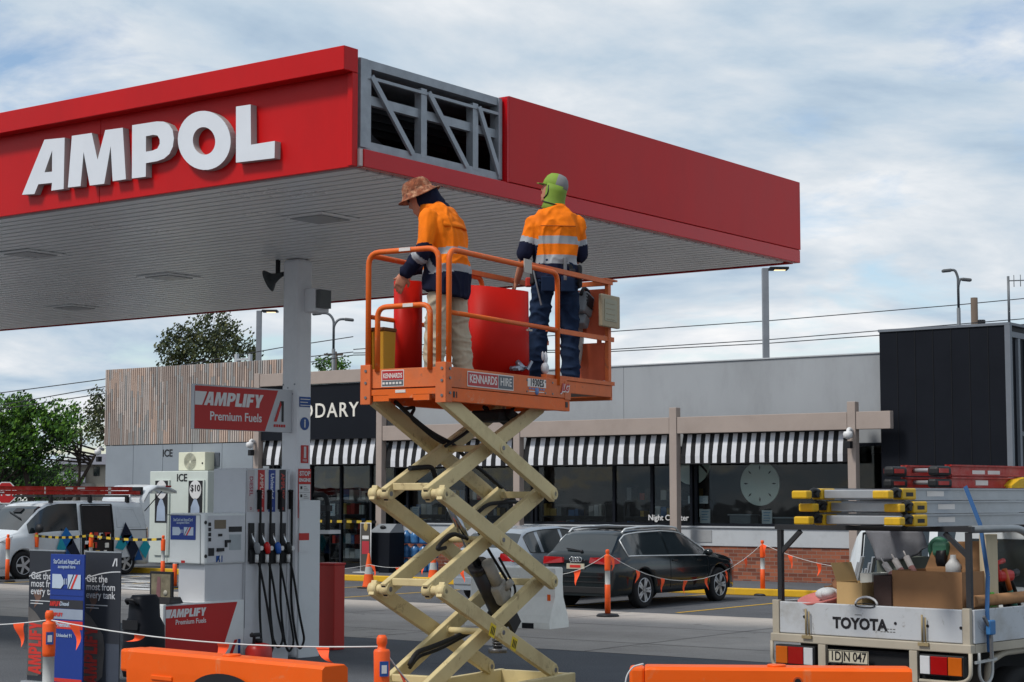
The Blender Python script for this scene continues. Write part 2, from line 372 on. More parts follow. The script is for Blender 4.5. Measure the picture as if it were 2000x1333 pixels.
# raised letters, outlines measured on the photo and laid on the fascia plane
LP = 2.8357
def lp(l): return [W(a / LP, 50 + b / LP, Y=CY - .055) for a, b in l]
def ell(cx, cy, rx, ry, rot=0, n=36):
    return [(cx + rx * math.cos(t) * math.cos(rot) - ry * math.sin(t) * math.sin(rot), cy + rx * math.cos(t) * math.sin(rot) + ry * math.sin(t) * math.cos(rot)) for t in [2 * math.pi * k / n for k in range(n)]]
LET = [('letter', [(122, 938), (246, 633), (358, 622), (352, 906), (284, 915), (288, 872), (212, 880), (190, 934)], [(246, 814), (288, 810), (289, 692)]),
       ('letter', [(376, 898), (398, 612), (508, 596), (540, 744), (583, 580), (680, 567), (697, 852), (624, 863), (613, 668), (577, 877), (497, 887), (463, 700), (446, 890)], None),
       ('letter', [(730, 848), (732, 553), (868, 532), (905, 533), (936, 548), (956, 580), (963, 626), (957, 672), (938, 712), (908, 738), (870, 752), (808, 763), (807, 838)], [(808, 614), (848, 606), (872, 610), (884, 630), (885, 655), (872, 682), (846, 693), (808, 700)]),
       ('letter', ell(1131, 637, 146, 164, -.13), ell(1130, 640, 62, 77, -.13)),
       ('letter', [(1307, 450), (1388, 438), (1390, 661), (1522, 640), (1520, 735), (1307, 760)], None)]
for nm, o_, h_ in LET:
    f2 = lambda l: [(q.x, q.z) for q in lp(l)]
    wpart(can, nm, MB().prism(f2(o_), MX((0, CY - .055, 0), (1, 0, 0), (0, 0, 1), (0, 1, 0)), .083, 0, f2(h_) if h_ else None, 1), [M_sign, M_signs])

# ---------------------------------------------------------------- column, horn speaker, floodlight
KX, KY = -16.55, 17.6
M_col = pm('column white', (222, 223, 226), .45, var=.05, scale=1, dirt=.25, dcol=(130, 130, 130), dscale=1)
M_colb = pm('cladding white', (214, 218, 220), .45, var=.06, scale=1, dirt=.3, dcol=(120, 122, 122), dscale=1)
colm = thing('canopy_column', 'square white column holding up the canopy, with safety stickers down its side', 'column', (KX, KY, 0))
wpart(colm, 'shaft', MB().bb((KX - .145, KY - .145, 0), (KX + .145, KY + .145, CZ - .003), bev=.05), M_col)
wpart(colm, 'base_cladding', MB().bb((KX - .16, KY - .1, 0), (KX + .17, KY + .3, 2.05), bev=.01), M_colb)
xs = KX + .149
def cpt(px, py): return W(px, py, X=xs)
def sticker(px0, py0, px1, py1, mats, draw=None, name='sticker', x=None):
    x = xs if x is None else x
    a, b = W(px0, py0, X=x), W(px1, py1, X=x); mb = MB().bb((x - .003, a.y, b.z), (x + .004, b.y, a.z))
    if draw: draw(mb, x + .0045, a.y, b.z, b.y - a.y, a.z - b.z)
    return wpart(colm, name, mb, mats)
M_srd, M_sbl, M_swh, M_sbk = pm('sticker red', (188, 40, 36), .5), pm('sticker blue', (32, 74, 140), .5), pm('sticker white', (206, 206, 206), .5), pm('sticker black', (26, 26, 30), .5)
def FX(x, y, z): return MX((x, y, z), (0, 1, 0), (0, 0, 1))
def dr1(mb, x, y, z, w, h):
    for k in range(3): mb.bb((x, y + .06 * w, z + h * (.12 + .3 * k)), (x + .002, y + w * (.94 - .2 * (k % 2)), z + h * (.2 + .3 * k)), 1)
sticker(585, 775, 606, 796, [M_sbl, M_swh], dr1)
a = cpt(595, 828); mb = MB().cyl((xs - .003, a.y, a.z), (xs + .004, a.y, a.z), .085, n=24, m=0)
mb.text('i', FX(xs + .005, a.y, a.z), .15, .002, 1, .006); wpart(colm, 'sticker', mb, [M_sbl, M_swh])
def dr2(mb, x, y, z, w, h): mb.bb((x, y + .36 * w, z + .28 * h), (x + .002, y + .66 * w, z + .93 * h), 1).text('FIRE', FX(x + .001, y + w / 2, z + .14 * h), .045, .002, 1)
sticker(588, 870, 602, 905, [M_srd, M_swh], dr2)
def dr3(mb, x, y, z, w, h):
    mb.bb((x, y + .04 * w, z + .01 * h), (x + .001, y + .96 * w, z + .69 * h), 1)
    mb.text('STOP', FX(x + .001, y + w / 2, z + .9 * h), w * .36, .002, 1, .003).text('ENGINE', FX(x + .001, y + w / 2, z + .77 * h), w * .26, .002, 1, .003)
    for k in range(4):
        q = z + h * (.04 + .165 * k)
        mb.bb((x + .001, y + .06 * w, q + h * .15), (x + .003, y + .94 * w, q + h * .155), 2)
        mb.bb((x + .001, y + .14 * w, q + h * .05), (x + .003, y + .3 * w, q + h * .11), 2)
        for j in range(3): mb.bb((x + .001, y + .42 * w, q + h * (.03 + .035 * j)), (x + .003, y + (.82 - .1 * j) * w, q + h * (.038 + .035 * j)), 2)
sticker(583, 916, 606, 1012, [M_srd, M_swh, M_sbk], dr3, 'safety_notice')
def dr4(mb, x, y, z, w, h): mb.bb((x, y, z), (x + .002, y + w, z + .62 * h), 1).bb((x + .002, y + .2 * w, z + .08 * h), (x + .003, y + .8 * w, z + .5 * h), 0 if False else 1)
sticker(584, 1042, 603, 1078, [M_srd, M_colb], dr4, x=KX + .174)
mb = MB()
for px, py in ((553, 752), (562, 758), (575, 751), (556, 768), (571, 770)):
    p = W(px, py, Y=KY - .147); mb.cyl((p.x, KY - .15, p.z), (p.x, KY - .14, p.z), .012, n=8)
wpart(colm, 'bolt', mb, M_galv)
hs = thing('horn_speaker', 'dark grey horn speaker fixed high on the left of the white column', 'speaker', (KX - .2, KY - .1, CZ - .5))
p = W(530, 545, Y=KY - .1)
wpart(hs, 'horn', MB().lathe(p + V((.14, 0, .03)), [(.025, -.08), (.04, .0), (.055, .04), (.08, .1), (.145, .16), (.155, .168), (.145, .15), (.08, .09)], (-.75, -.35, -.35), 20), pm('horn grey', (70, 74, 76), .6))
wpart(hs, 'bracket', MB().beam(p + V((.12, 0, .05)), p + V((.12, 0, .42)), .03, .06).beam(p + V((.12, 0, .05)), p + V((.26, .02, .05)), .03, .05), M_sbk)
fl = thing('floodlight_box', 'pale grey box light fixed to the right of the white column under the canopy', 'light', (KX + .2, KY, 4.4))
a, b = W(609, 566, Y=KY + .1), W(627, 610, Y=KY + .1)
wpart(fl, 'housing', MB().bb((a.x - .05, KY - .02, b.z), (b.x, KY + .26, a.z), bev=.015), M_col)
wpart(fl, 'lens', MB().bb((b.x + .003, KY - .0, b.z + .05), (b.x + .07, KY + .22, a.z - .02)), pm('lamp dark', (84, 86, 86), .4))
# ---------------------------------------------------------------- shop
FY = 37.5
def XA(px, Y): return W(px, 970, Y=Y).x
def ZA(px, py, Y): return W(px, py, Y=Y).z
M_rend = pm('grey render', (150, 154, 158), .85, var=.08, scale=.6, bump=.08, bscale=30, dirt=.4, dcol=(122, 124, 126), dscale=.9, stretch=(1, 1, .35))
M_tan = pm('tan painted beam', (158, 145, 137), .7, var=.06, scale=1.5, dirt=.3, dcol=(124, 112, 104), dscale=1)
M_blk = pm('black cladding', (21, 24, 31), .5, spec=.12, var=.12, scale=1.5, bump=.03, bscale=8)
M_trim = pm('grey trim', (108, 114, 122), .5, var=.08)
M_sill = pm('sill white', (176, 180, 184), .6, var=.06, scale=1, dirt=.2)
M_glass = glassm('shop glass', (.84, .88, .88), ior=1.35)
def brick_mat():
    m = pm('brick', (140, 82, 62), .9, var=.2); t = m.node_tree; b = t.nodes['Principled BSDF']
    tcn = nn(t, 'ShaderNodeTexCoord'); mp = nn(t, 'ShaderNodeMapping'); mp.inputs['Rotation'].default_value = (R(90), 0, 0); t.links.new(tcn.outputs['Object'], mp.inputs[0])
    br = nn(t, 'ShaderNodeTexBrick'); t.links.new(mp.outputs[0], br.inputs['Vector'])
    br.inputs['Scale'].default_value = 1; br.inputs['Brick Width'].default_value = .24; br.inputs['Row Height'].default_value = .086; br.inputs['Mortar Size'].default_value = .007; br.inputs['Bias'].default_value = -.1
    br.inputs['Color1'].default_value = (*lin((150, 88, 64)), 1); br.inputs['Color2'].default_value = (*lin((96, 54, 44)), 1); br.inputs['Mortar'].default_value = (*lin((126, 108, 98)), 1)
    t.links.new(br.outputs['Color'], b.inputs['Base Color']); return m
shop = thing('shop_building', 'low grey station shop with striped awnings, tan pillars and dark windows', 'building', (-30, FY, 0))
PIL = [-17.83, -22.45, -27.05, -31.6, -36.15]; PY = 36.9
Z_BB, Z_BT = 3.58, 3.97
# walls below and above the glass
wpart(shop, 'brick_wall', MB().bb((-27.05, FY, .13), (-14.4, FY + .25, .93)).bb((-31.3, FY, .13), (-27.06, FY + .25, .93)), brick_mat())
wpart(shop, 'sill', MB().bb((-31.3, FY - .03, .932), (-17.0, FY + .28, 1.36), bev=.01).bb((-31.3, FY - .07, 1.362), (-17.0, FY + .3, 1.4)), M_sill)
wpart(shop, 'parapet', MB().bb((-31.5, FY + .03, 3.3), (-24.3, FY + .3, 5.3)).bb((-24.29, FY + .03, 3.3), (-17.3, FY + .3, 5.3)), M_rend)
wpart(shop, 'parapet_cap', MB().bb((-31.5, FY + .0, 5.302), (-17.3, FY + .34, 5.33)), M_sill)
wpart(shop, 'roof', MB().bb((-43.2, FY + .4, 3.4), (-14.4, 47.5, 3.5)), M_galv)
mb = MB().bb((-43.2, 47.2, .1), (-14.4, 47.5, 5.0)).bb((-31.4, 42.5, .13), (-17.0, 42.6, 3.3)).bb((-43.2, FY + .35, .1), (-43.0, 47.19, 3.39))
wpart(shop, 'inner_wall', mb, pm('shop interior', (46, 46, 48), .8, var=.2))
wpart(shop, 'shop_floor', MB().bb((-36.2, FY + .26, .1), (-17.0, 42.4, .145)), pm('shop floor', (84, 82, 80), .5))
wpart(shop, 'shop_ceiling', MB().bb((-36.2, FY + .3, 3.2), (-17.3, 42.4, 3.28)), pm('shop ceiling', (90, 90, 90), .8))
# pillars and beams of the verandah
for x in PIL:
    top = 4.2 if x > -31 else 5.56
    wpart(shop, 'pillar', MB().bb((x - .1, PY - .1, .13), (x + .1, PY + .1, top), bev=.012), M_tan)
mb = MB().bb((-31.49, PY - .085, Z_BB), (-27.16, PY + .085, Z_BT), bev=.01)
for a, b in ((-26.94, -22.56), (-22.34, -17.94), (-17.72, -16.9)): mb.bb((a, PY - .085, Z_BB), (b, PY + .085, Z_BT), bev=.01)
wpart(shop, 'beam', mb, M_tan)
wpart(shop, 'portal_beam', MB().bb((-36.04, PY - .085, 5.18), (-31.71, PY + .085, 5.53), bev=.01).bb((-36.04, PY + .09, 5.3), (-31.71, FY, 5.5)), M_tan)
# windows: glass, mullions
def window(x0, x1, z0, z1, mulls):
    f = MB()
    for x in [x0 + .04] + mulls + [x1 - .04]: f.bb((x - .035, FY + .02, z0 + .07), (x + .035, FY + .12, z1 - .07))
    f.bb((x0, FY + .02, z0), (x1, FY + .12, z0 + .067)).bb((x0, FY + .02, z1 - .067), (x1, FY + .12, z1))
    fo = wpart(shop, 'window', f, M_blk)
    wpart(shop, 'pane', MB().bb((x0 + .03, FY + .06, z0 + .03), (x1 - .03, FY + .075, z1 - .03)), M_glass, parent=fo)
    return fo
window(-22.3, -17.1, 1.4, 3.3, []); window(-27.0, -22.35, 1.4, 3.3, [-24.6, -23.5]); window(-31.25, -27.05, 1.4, 3.3, [-29.2])
window(-36.05, -31.6, .14, 3.62, [-34.7, -33.6, -32.5])
wpart(shop, 'night_sign', MB().text('Night Counter', MX((XA(1305, FY), FY - .004, ZA(1305, 1012, FY)), (1, 0, 0), (0, 0, 1)), .19, .003, 0, .003), M_swh)
wpart(shop, 'wall_vent', MB().bb((XA(1350, FY), FY - .045, 1.02), (XA(1391, FY), FY - .032, 1.3)), pm('vent grey', (146, 148, 150), .6))
# black sign box over the entrance with raised letters
xa, xb = -36.02, -31.73
wpart(shop, 'sign_box', MB().bb((xa, PY - .02, 3.66), (xb, PY + .4, 5.17)), M_blk)
def yf(x, z): return MX((x, PY - .024, z), (1, 0, 0), (0, 0, 1))
tx = MB()
zl = W(650, 803, Y=PY).z
tx.text('FOODARY', yf(XA(622, PY), zl), .56, .03, 0, .004, spacing=1.16)
wpart(shop, 'sign_lettering', tx, pm('shop letters', (226, 222, 212), .5))
# awnings: striped drop cloth, slightly wavy
M_aw, M_ab = pm('awning white', (205, 207, 212), .75, var=.06, scale=4), pm('awning black', (24, 25, 28), .8)
def awning(x0, x1, zt, zb, yy, n):
    mb = MB(); k = 2 * n + 1; w = (x1 - x0) / k
    for i in range(k):
        a = x0 + i * w; b = a + w; am = .035
        rows = []
        for z, t in ((zt, 0), (zt - (zt - zb) * .4, .35), (zt - (zt - zb) * .75, .75), (zb, 1)):
            wob = lambda x: am * t * math.sin(x * 5.1) * math.sin(x * 1.7 + t)
            off = .12 * (1 - t) ** 2
            rows.append([(a, yy + off + wob(a), z), (b, yy + off + wob(b), z), (b, yy + off + wob(b) + .012, z), (a, yy + off + wob(a) + .012, z)])
        mb.loft(rows, True, True, i % 2 == 0, smooth=False)
    mb.bb((x0, yy + .1, zt - .0), (x1, yy + .16, zt + .05), 1).tube([(x0, yy + .006, zb - .015), (x1, yy + .006, zb - .015)], .018, 6, 1)
    return wpart(shop, 'awning', mb, [M_aw, M_ab])
for a, b, n in ((-31.45, -27.2, 14), (-26.9, -22.6, 14), (-22.3, -18.0, 17)): awning(a, b, 3.56, 2.88, PY + .02, n)
awning(-36.0, -31.75, 3.66, 2.98, PY + .02, 13)
# slatted timber volume and grey panel wall on the left
xa, xb = -43.3, -35.3
wpart(shop, 'slat_backing', MB().bb((xa + .03, FY + .06, 3.66), (xb, FY + .35, 5.98)).bb((xa + .03, FY + .36, 3.66), (xa + .2, 47.0, 5.98)), pm('slat backing', (74, 76, 80), .8))
sm = [pm('slat timber pale', (178, 167, 160), .7, var=.12, scale=3), pm('slat timber tan', (182, 160, 146), .7, var=.12, scale=3), pm('slat timber brown', (152, 138, 130), .7, var=.12, scale=3), pm('slat silver', (152, 150, 148), .7, var=.1, scale=3)]
mb = MB(); n = 88
for i in range(n):
    a = xa + i * (xb - xa) / n; z = 3.67
    k = 0
    while z < 5.99:
        h = min(rnd.uniform(.3, 1.1), 6.0 - z); g = math.sin(i * .16 + z * 1.1) + math.sin(i * .05 - z * .7) + rnd.uniform(-1.5, 1.5)
        mb.bb((a, FY - .02, z), (a + .056, FY + .055, z + h - .002), 1 if g > .8 else 0 if g > -.1 else 3 if g > -1 else 2); z += h
wpart(shop, 'timber_slats', mb, sm)
M_pan = pm('grey wall panel', (132, 140, 148), .6, var=.06, scale=.8, dirt=.25, dcol=(108, 112, 118), dscale=.7)
mb = MB(); ed = [-43.25, -42.0, -40.7, -39.45, -38.2, -36.95, -36.3]
for a, b in zip(ed, ed[1:]): mb.bb((a + .008, FY + .0, .14), (b - .008, FY + .08, 3.645))
wpart(shop, 'panel_wall', mb, M_pan); wpart(shop, 'panel_backing', MB().bb((-43.24, FY + .083, .14), (-36.2, FY + .34, 3.65)), M_sbk)
wpart(shop, 'wall_lettering', MB().text('ICE', MX((XA(326, FY), FY - .006, ZA(326, 886, FY)), (1, 0, 0), (0, 0, 1)), .3, .012, 0, .004), M_sbk)
a, b = W(402, 885, Y=FY), W(429, 911, Y=FY)
wpart(shop, 'vent_panel', MB().bb((a.x, FY - .03, b.z), (b.x, FY - .004, a.z)), pm('louvre dark', (76, 82, 90), .6))
# black tower volume with battens on its side
tw = thing('black_tower', 'tall black clad block with grey battens at the right end of the shop', 'building', (-15.8, 37.3, 0))
wpart(tw, 'wall', MB().bb((-17.35, 37.3, .13), (-14.4, 46, 5.75)), M_blk)
mb = MB().bb((-17.37, 37.27, 5.753), (-14.33, 46.03, 5.81)).bb((-14.44, 37.26, .13), (-14.32, 37.38, 5.75))
mb.bb((-14.4, 37.4, 5.5), (-14.34, 46, 5.62))
wpart(tw, 'trim', mb, M_trim)
mb = MB()
for k in range(14): mb.bb((-14.398, 37.75 + k * .55, .13), (-14.33, 37.87 + k * .55, 5.49))
wpart(tw, 'batten', mb, M_trim)
mb = MB()
for k in range(1, 7): mb.bb((-17.35 + k * .42, 37.288, .2), (-17.34 + k * .42, 37.299, 5.74))
wpart(tw, 'cladding_joint', mb, pm('joint black', (16, 18, 22), .7))
# things behind the glass
M_disc = pm('sign disc', (220, 228, 218), .6, var=.05)
def disc(px, py, r, full):
    p = W(px, py, Y=FY + .5)
    o = thing('hanging_sign', 'big round pale sign with dark seed marks hanging behind the right shop window' if full else 'round pale sign with a curved dark stripe hanging left of the big disc', 'sign', p)
    wpart(o, 'disc', MB().cyl(p, p + V((0, .04, 0)), r, n=40), M_disc)
    mb = MB()
    if full:
        for k in range(8):
            a = k * math.pi / 4; c = p + V((math.cos(a) * r * .72, -.004, math.sin(a) * r * .72)); s_ = .065; t_ = .022
            dx, dz = math.cos(a), math.sin(a)
            mb.add([c + V((dx * s_, 0, dz * s_)), c + V((-dz * t_, 0, dx * t_)), c - V((dx * s_, 0, dz * s_)), c + V((dz * t_, 0, -dx * t_))], [(0, 1, 2, 3)])
    else:
        pts = [p + V((r * (-.95 + .2 * k), -.004, r * (.55 - .012 * k * k))) for k in range(10)]
        mb.loft([[q + V((0, 0, .04)), q - V((0, 0, .04))] for q in pts], False, False)
    wpart(o, 'marking', mb, M_sbk)
    wpart(o, 'cord', MB().tube([p + V((0, .02, r)), V((p.x, p.y + .02, 3.2))], .008, 5), M_sbk)
disc(1484, 945, .52, True); disc(1350, 905, .52, False)
cols = [(180, 60, 50), (80, 120, 170), (225, 222, 214), (50, 50, 56), (150, 150, 150), (196, 160, 80), (226, 226, 226)]
pmats = [pm('product %d' % i, c, .5) for i, c in enumerate(cols)]
def shelf(x0, x1, y, h, label, stock):
    o = thing('shop_shelf', label, 'shelf', ((x0 + x1) / 2, y, .145))
    mb = MB().bb((x0, y, .145), (x0 + .04, y + .4, h)).bb((x1 - .04, y, .145), (x1, y + .4, h)).bb((x0 + .04, y + .36, .145), (x1 - .04, y + .4, h))
    zs = [.3 + .42 * k for k in range(int((h - .3) / .42) + 1)]
    for z in zs: mb.bb((x0 + .041, y, z), (x1 - .041, y + .359, z + .03))
    wpart(o, 'rack', mb, pm('rack dark', (58, 58, 62), .5))
    mb = MB()
    for z in zs:
        x = x0 + .08
        while x < x1 - .2:
            w_ = rnd.uniform(.07, .2); hh = rnd.uniform(.14, .32)
            if rnd.random() < .8: mb.bb((x, y + .04, z + .031), (x + w_, y + .3, z + .031 + hh), rnd.randrange(7))
            x += w_ + .02
    wpart(o, 'stock', mb, pmats)
shelf(-31.0, -28.9, 39.0, 2.1, 'stocked dark shelf inside the shop behind the scissor arms', 1)
shelf(-28.3, -26.2, 39.6, 1.9, 'stocked dark shelf inside the shop left of the middle tan pillar', 1)
shelf(-25.4, -23.0, 39.2, 2.0, 'stocked dark shelf inside the shop just left of the night counter lettering', 1)
shelf(-35.6, -34.2, 39.3, 2.2, 'stocked dark shelf inside the entrance beside the white column', 1)
shelf(-33.8, -32.0, 40.2, 1.7, 'low stocked shelf inside the entrance left of the black bin', 1)
M_pap = pm('paper white', (206, 210, 212), .6)
M_papb = pm('paper blue', (110, 150, 176), .6)
def card(px0, py0, px1, py1, label, cat='notice', mt=None, d=.015, Y=FY + .16):
    a, b = W(px0, py0, Y=Y), W(px1, py1, Y=Y)
    mb = MB().bb((a.x, Y, b.z), (b.x, Y + d, a.z)); w_, h_ = b.x - a.x, a.z - b.z
    for k in range(4): mb.bb((a.x + .15 * w_, Y - .003, a.z - h_ * (.2 + .18 * k)), (a.x + w_ * (.85 - .12 * (k % 2)), Y - .001, a.z - h_ * (.14 + .18 * k)), 1)
    o = mb.build(cat.replace(' ', '_'), [mt or M_pap, M_papb]); tag(o, label, cat)
card(1344, 969, 1383, 984, 'wide pale notice behind the right window, nearest the tan pillar')
card(1367, 995, 1387, 1024, 'white poster with a blue square standing on the sill right of the tan pillar', 'poster')
card(1488, 997, 1508, 1026, 'pale blue poster standing on the window sill under the big round sign', 'poster')
card(805, 990, 818, 1010, 'small white notice on the glass between the scissor arms', 'notice')
card(640, 984, 654, 1008, 'white notice on the entrance glass beside the column', 'notice')
card(930, 992, 950, 1014, 'grey framed poster in the window behind the lower scissor arms', 'poster', M_papb)
def counter(px0, px1, z, h, label, cat, Y, mt):
    x0, x1 = XA(px0, Y), XA(px1, Y); o = thing(cat.replace(' ', '_'), label, cat, (x0, Y, z))
    wpart(o, 'body', MB().bb((x0, Y, z), (x1, Y + .4, z + h), bev=.02), mt); wpart(o, 'top', MB().bb((x0 - .03, Y - .03, z + h + .002), (x1 + .03, Y + .43, z + h + .03)), M_galv)
counter(1424, 1465, 1.41, .24, 'low grey box standing on the sill left of the pale blue poster', 'box', FY + .2, pm('box grey', (110, 116, 120), .5))
counter(1512, 1560, 1.41, .18, 'low dark machine standing on the sill right of the pale blue poster', 'machine', FY + .2, pm('machine dark', (60, 62, 66), .4))
counter(1400, 1640, .145, .95, 'long dark service counter inside the right shop window', 'counter', FY + 1.6, pm('counter dark', (62, 60, 60), .5))
# small fittings outside the shop
def camera_dome(x, y, z, label):
    o = thing('security_camera', label, 'camera', (x, y, z), 0, 'security cameras on the shop')
    wpart(o, 'arm', MB().tube([(x, y + .12, z + .05), (x, y - .05, z + .12), (x, y - .1, z)], .05, 8, round_=.08), M_swh)
    wpart(o, 'dome', MB().lathe((x, y - .1, z), [(.0, .06), (.09, .05), (.11, 0), (.1, -.08), (.0, -.13)], n=14), M_swh)
    wpart(o, 'sensor_box', MB().bb((x - .05, y - .13, z - .32), (x + .06, y + .02, z - .16), bev=.01), M_sbk)
p = W(1660, 848, Y=PY - .2); camera_dome(p.x, PY - .2, p.z, 'white dome camera on the right tan pillar beside the end of the awning')
p = W(493, 868, Y=PY - .2); camera_dome(p.x, PY - .2, p.z, 'white dome camera on the tan post between the panel wall and entrance')
p = W(196, 882, Y=FY - .05); camera_dome(p.x, FY - .05, p.z, 'white dome camera at the left corner of the slatted wall')
# ice freezer
a, b = W(292, 921, Y=36.4), W(404, 1006, Y=36.4)
fz = thing('ice_freezer', 'pale upright ice freezer with two picture doors against the grey panel wall', 'freezer', ((a.x + b.x) / 2, 36.8, .14))
M_fz = pm('freezer enamel', (190, 198, 192), .4, var=.05)
zt = a.z
wpart(fz, 'cabinet', MB().bb((a.x, 36.42, .18), (b.x, 37.3, zt), bev=.02), M_fz)
wpart(fz, 'lettering', MB().text('ICE', MX((W(355, 934, Y=36.41).x, 36.412, W(355, 934, Y=36.41).z), (1, 0, 0), (0, 0, 1)), .3, .01, 0, .004), M_sbk)
for q0, q1, t1 in ((303, 331, '$4.50'), (368, 399, '$10')):
    c, d = W(q0, 938, Y=36.4), W(q1, 1001, Y=36.4)
    dr = wpart(fz, 'door', MB().bb((c.x, 36.37, .4), (d.x, 36.417, c.z), bev=.008), M_fz)
    mb = MB().bb((c.x + .05, 36.36, d.z - .3), (d.x - .05, 36.368, c.z - .02), 0); w_ = d.x - c.x; mx_ = (c.x + d.x) / 2
    mb.add([(mx_ + w_ * q[0], 36.356, d.z + .05 + q[1]) for q in ((-.3, -.3), (.3, -.3), (.26, .1), (.12, .28), (.05, .34), (-.05, .34), (-.12, .28), (-.26, .1))], [tuple(range(8))], 1)
    mb.add([(mx_ + w_ * .36 * math.cos(t), 36.356, c.z - .28 + .27 * math.sin(t)) for t in [k * math.pi / 10 for k in range(20)]], [tuple(range(20))], 2)
    mb.text(t1, MX((mx_, 36.35, c.z - .24), (1, 0, 0), (0, 0, 1)), .26 if t1 == '$10' else .17, .003, 0, .006)
    wpart(fz, 'picture', mb, [M_sbk, pm('ice bag', (150, 164, 184), .4), M_swh], parent=dr)
ac = thing('air_conditioner', 'cream outdoor air conditioner with a round grille above the ice freezer', 'air conditioner', (XA(374, 37.2), 37.2, 3.0))
a, b = W(349, 884, Y=37.1), W(400, 919, Y=37.1)
wpart(ac, 'casing', MB().bb((a.x, 37.1, b.z), (b.x, FY - .01, a.z), bev=.015), pm('ac cream', (206, 206, 186), .5, var=.05))
c = (a + b) / 2; mb = MB()
for k in range(6):
    r_ = .06 + .035 * k; mb.tube([(c.x - .06 + r_ * math.cos(t), 37.085, c.z + r_ * math.sin(t)) for t in [q * math.pi / 12 for q in range(25)]], .008, 5)
wpart(ac, 'fan_grille', mb, pm('ac grille', (160, 160, 146), .6)); wpart(ac, 'cap', MB().cyl((b.x - .1, 37.09, c.z - .06), (b.x - .1, 37.105, c.z - .06), .03, n=10), M_sbk)
# roof vents on the slatted block
rv = thing('roof_duct', 'small white duct rising above the slatted wall left of the lamp post', 'duct', (XA(470, 40), 40, 3.5))
a = W(458, 692, Y=40); b = W(485, 697, Y=40)
wpart(rv, 'stub', MB().bb((a.x, 40, 3.5), (a.x + .1, 40.1, a.z)).bb((b.x, 40, 3.5), (b.x + .08, 40.1, b.z + .08)), M_sill); wpart(rv, 'tray', MB().bb((a.x + .101, 40, b.z - .1), (b.x, 40.1, b.z - .04)), M_sill)
# bin, narrow sign, water bottles, brochure at the entrance
def at_foot(px, py): return W(px, py, Z=.145)
Yb = 36.1; q = V((XA(754, Yb), Yb, .145))
bn = thing('rubbish_bin', 'tall black rubbish bin with a sloping grey lid by the shop entrance', 'bin', (q.x, q.y, .145))
a, b = W(727, 1040, Y=Yb), W(783, 1108, Y=Yb); zb = a.z; xm = (a.x + b.x) / 2; hw = .36
wpart(bn, 'body', MB().loft([[(xm - hw * s_, Yb - .3, z), (xm + hw * s_, Yb - .3, z), (xm + hw * s_, Yb + .3, z), (xm - hw * s_, Yb + .3, z)] for z, s_ in ((.145, .94), (zb, 1))], smooth=False), M_blk)
wpart(bn, 'lid', MB().add([(xm - hw, Yb - .3, zb + .002), (xm + hw, Yb - .3, zb + .002), (xm + hw, Yb + .3, zb + .002), (xm - hw, Yb + .3, zb + .002), (xm - hw * .8, Yb + .05, zb + .22), (xm + hw * .8, Yb + .05, zb + .22), (xm + hw * .8, Yb + .28, zb + .22), (xm - hw * .8, Yb + .28, zb + .22)], [(0, 1, 2, 3), (0, 1, 5, 4), (1, 2, 6, 5), (2, 3, 7, 6), (3, 0, 4, 7), (4, 5, 6, 7)]), pm('lid grey', (120, 124, 128), .5))
wpart(bn, 'opening', MB().ball((xm, Yb - .14, zb + .13), (.1, .05, .06), rot=rot3('X', R(32))), M_sbk)
q = V((XA(713, 35.6), 35.6, .145))
ns = thing('pole_sign', 'narrow tall white framed sign with a bottle picture left of the black bin', 'sign', (q.x, q.y, .145))
a, b = W(705, 1022, Y=q.y), W(724, 1104, Y=q.y)
wpart(ns, 'frame', MB().tube([(a.x, q.y, .15), (a.x, q.y, a.z), (b.x, q.y, a.z), (b.x, q.y, .15)], .018, 6).bb((a.x - .1, q.y - .2, .145), (b.x + .1, q.y + .2, .16)), M_swh)
mb = MB().bb((a.x + .02, q.y - .01, .2), (b.x - .02, q.y + .01, a.z - .02), 0); mx_ = (a.x + b.x) / 2
mb.bb((a.x + .05, q.y - .014, .62), (b.x - .05, q.y - .011, .95), 1).bb((a.x + .06, q.y - .014, 1.0), (b.x - .06, q.y - .011, 1.09), 2).ball((mx_, q.y - .01, 1.33), (.07, .01, .12), 12, 3)
wpart(ns, 'panel', mb, [pm('panel dark', (74, 70, 66), .5), pm('panel red', (170, 50, 60), .5), M_swh, pm('panel gold', (186, 160, 96), .5)])
q = V((XA(808, 36.6), 36.6, .145))
M_wb = glassm('water bottle', (.45, .68, .85))
M_wbl = pm('bottle blue', (60, 110, 160), .25, var=.2, scale=12)
base = None
i = 0
for rr in range(3):
    for cc in range(5):
        x = q.x - .62 + cc * .3; z = .145 + .36 * rr
        if base is None:
            base = MB().lathe((0, 0, 0), [(.0, 0), (.125, .01), (.135, .06), (.125, .12), (.135, .18), (.13, .25), (.05, .32), (.04, .35), (0, .352)], n=14).build('water_bottle', M_wbl); o = base
        else: o = base.copy(); COL.objects.link(o)
        o.location = (x, q.y + .1, z); tag(o, 'large blue water bottle in the stacked rows right of the black bin', 'water bottle', 'blue water bottles stacked right of the black bin')
q = W(690, 1116, Z=.145)
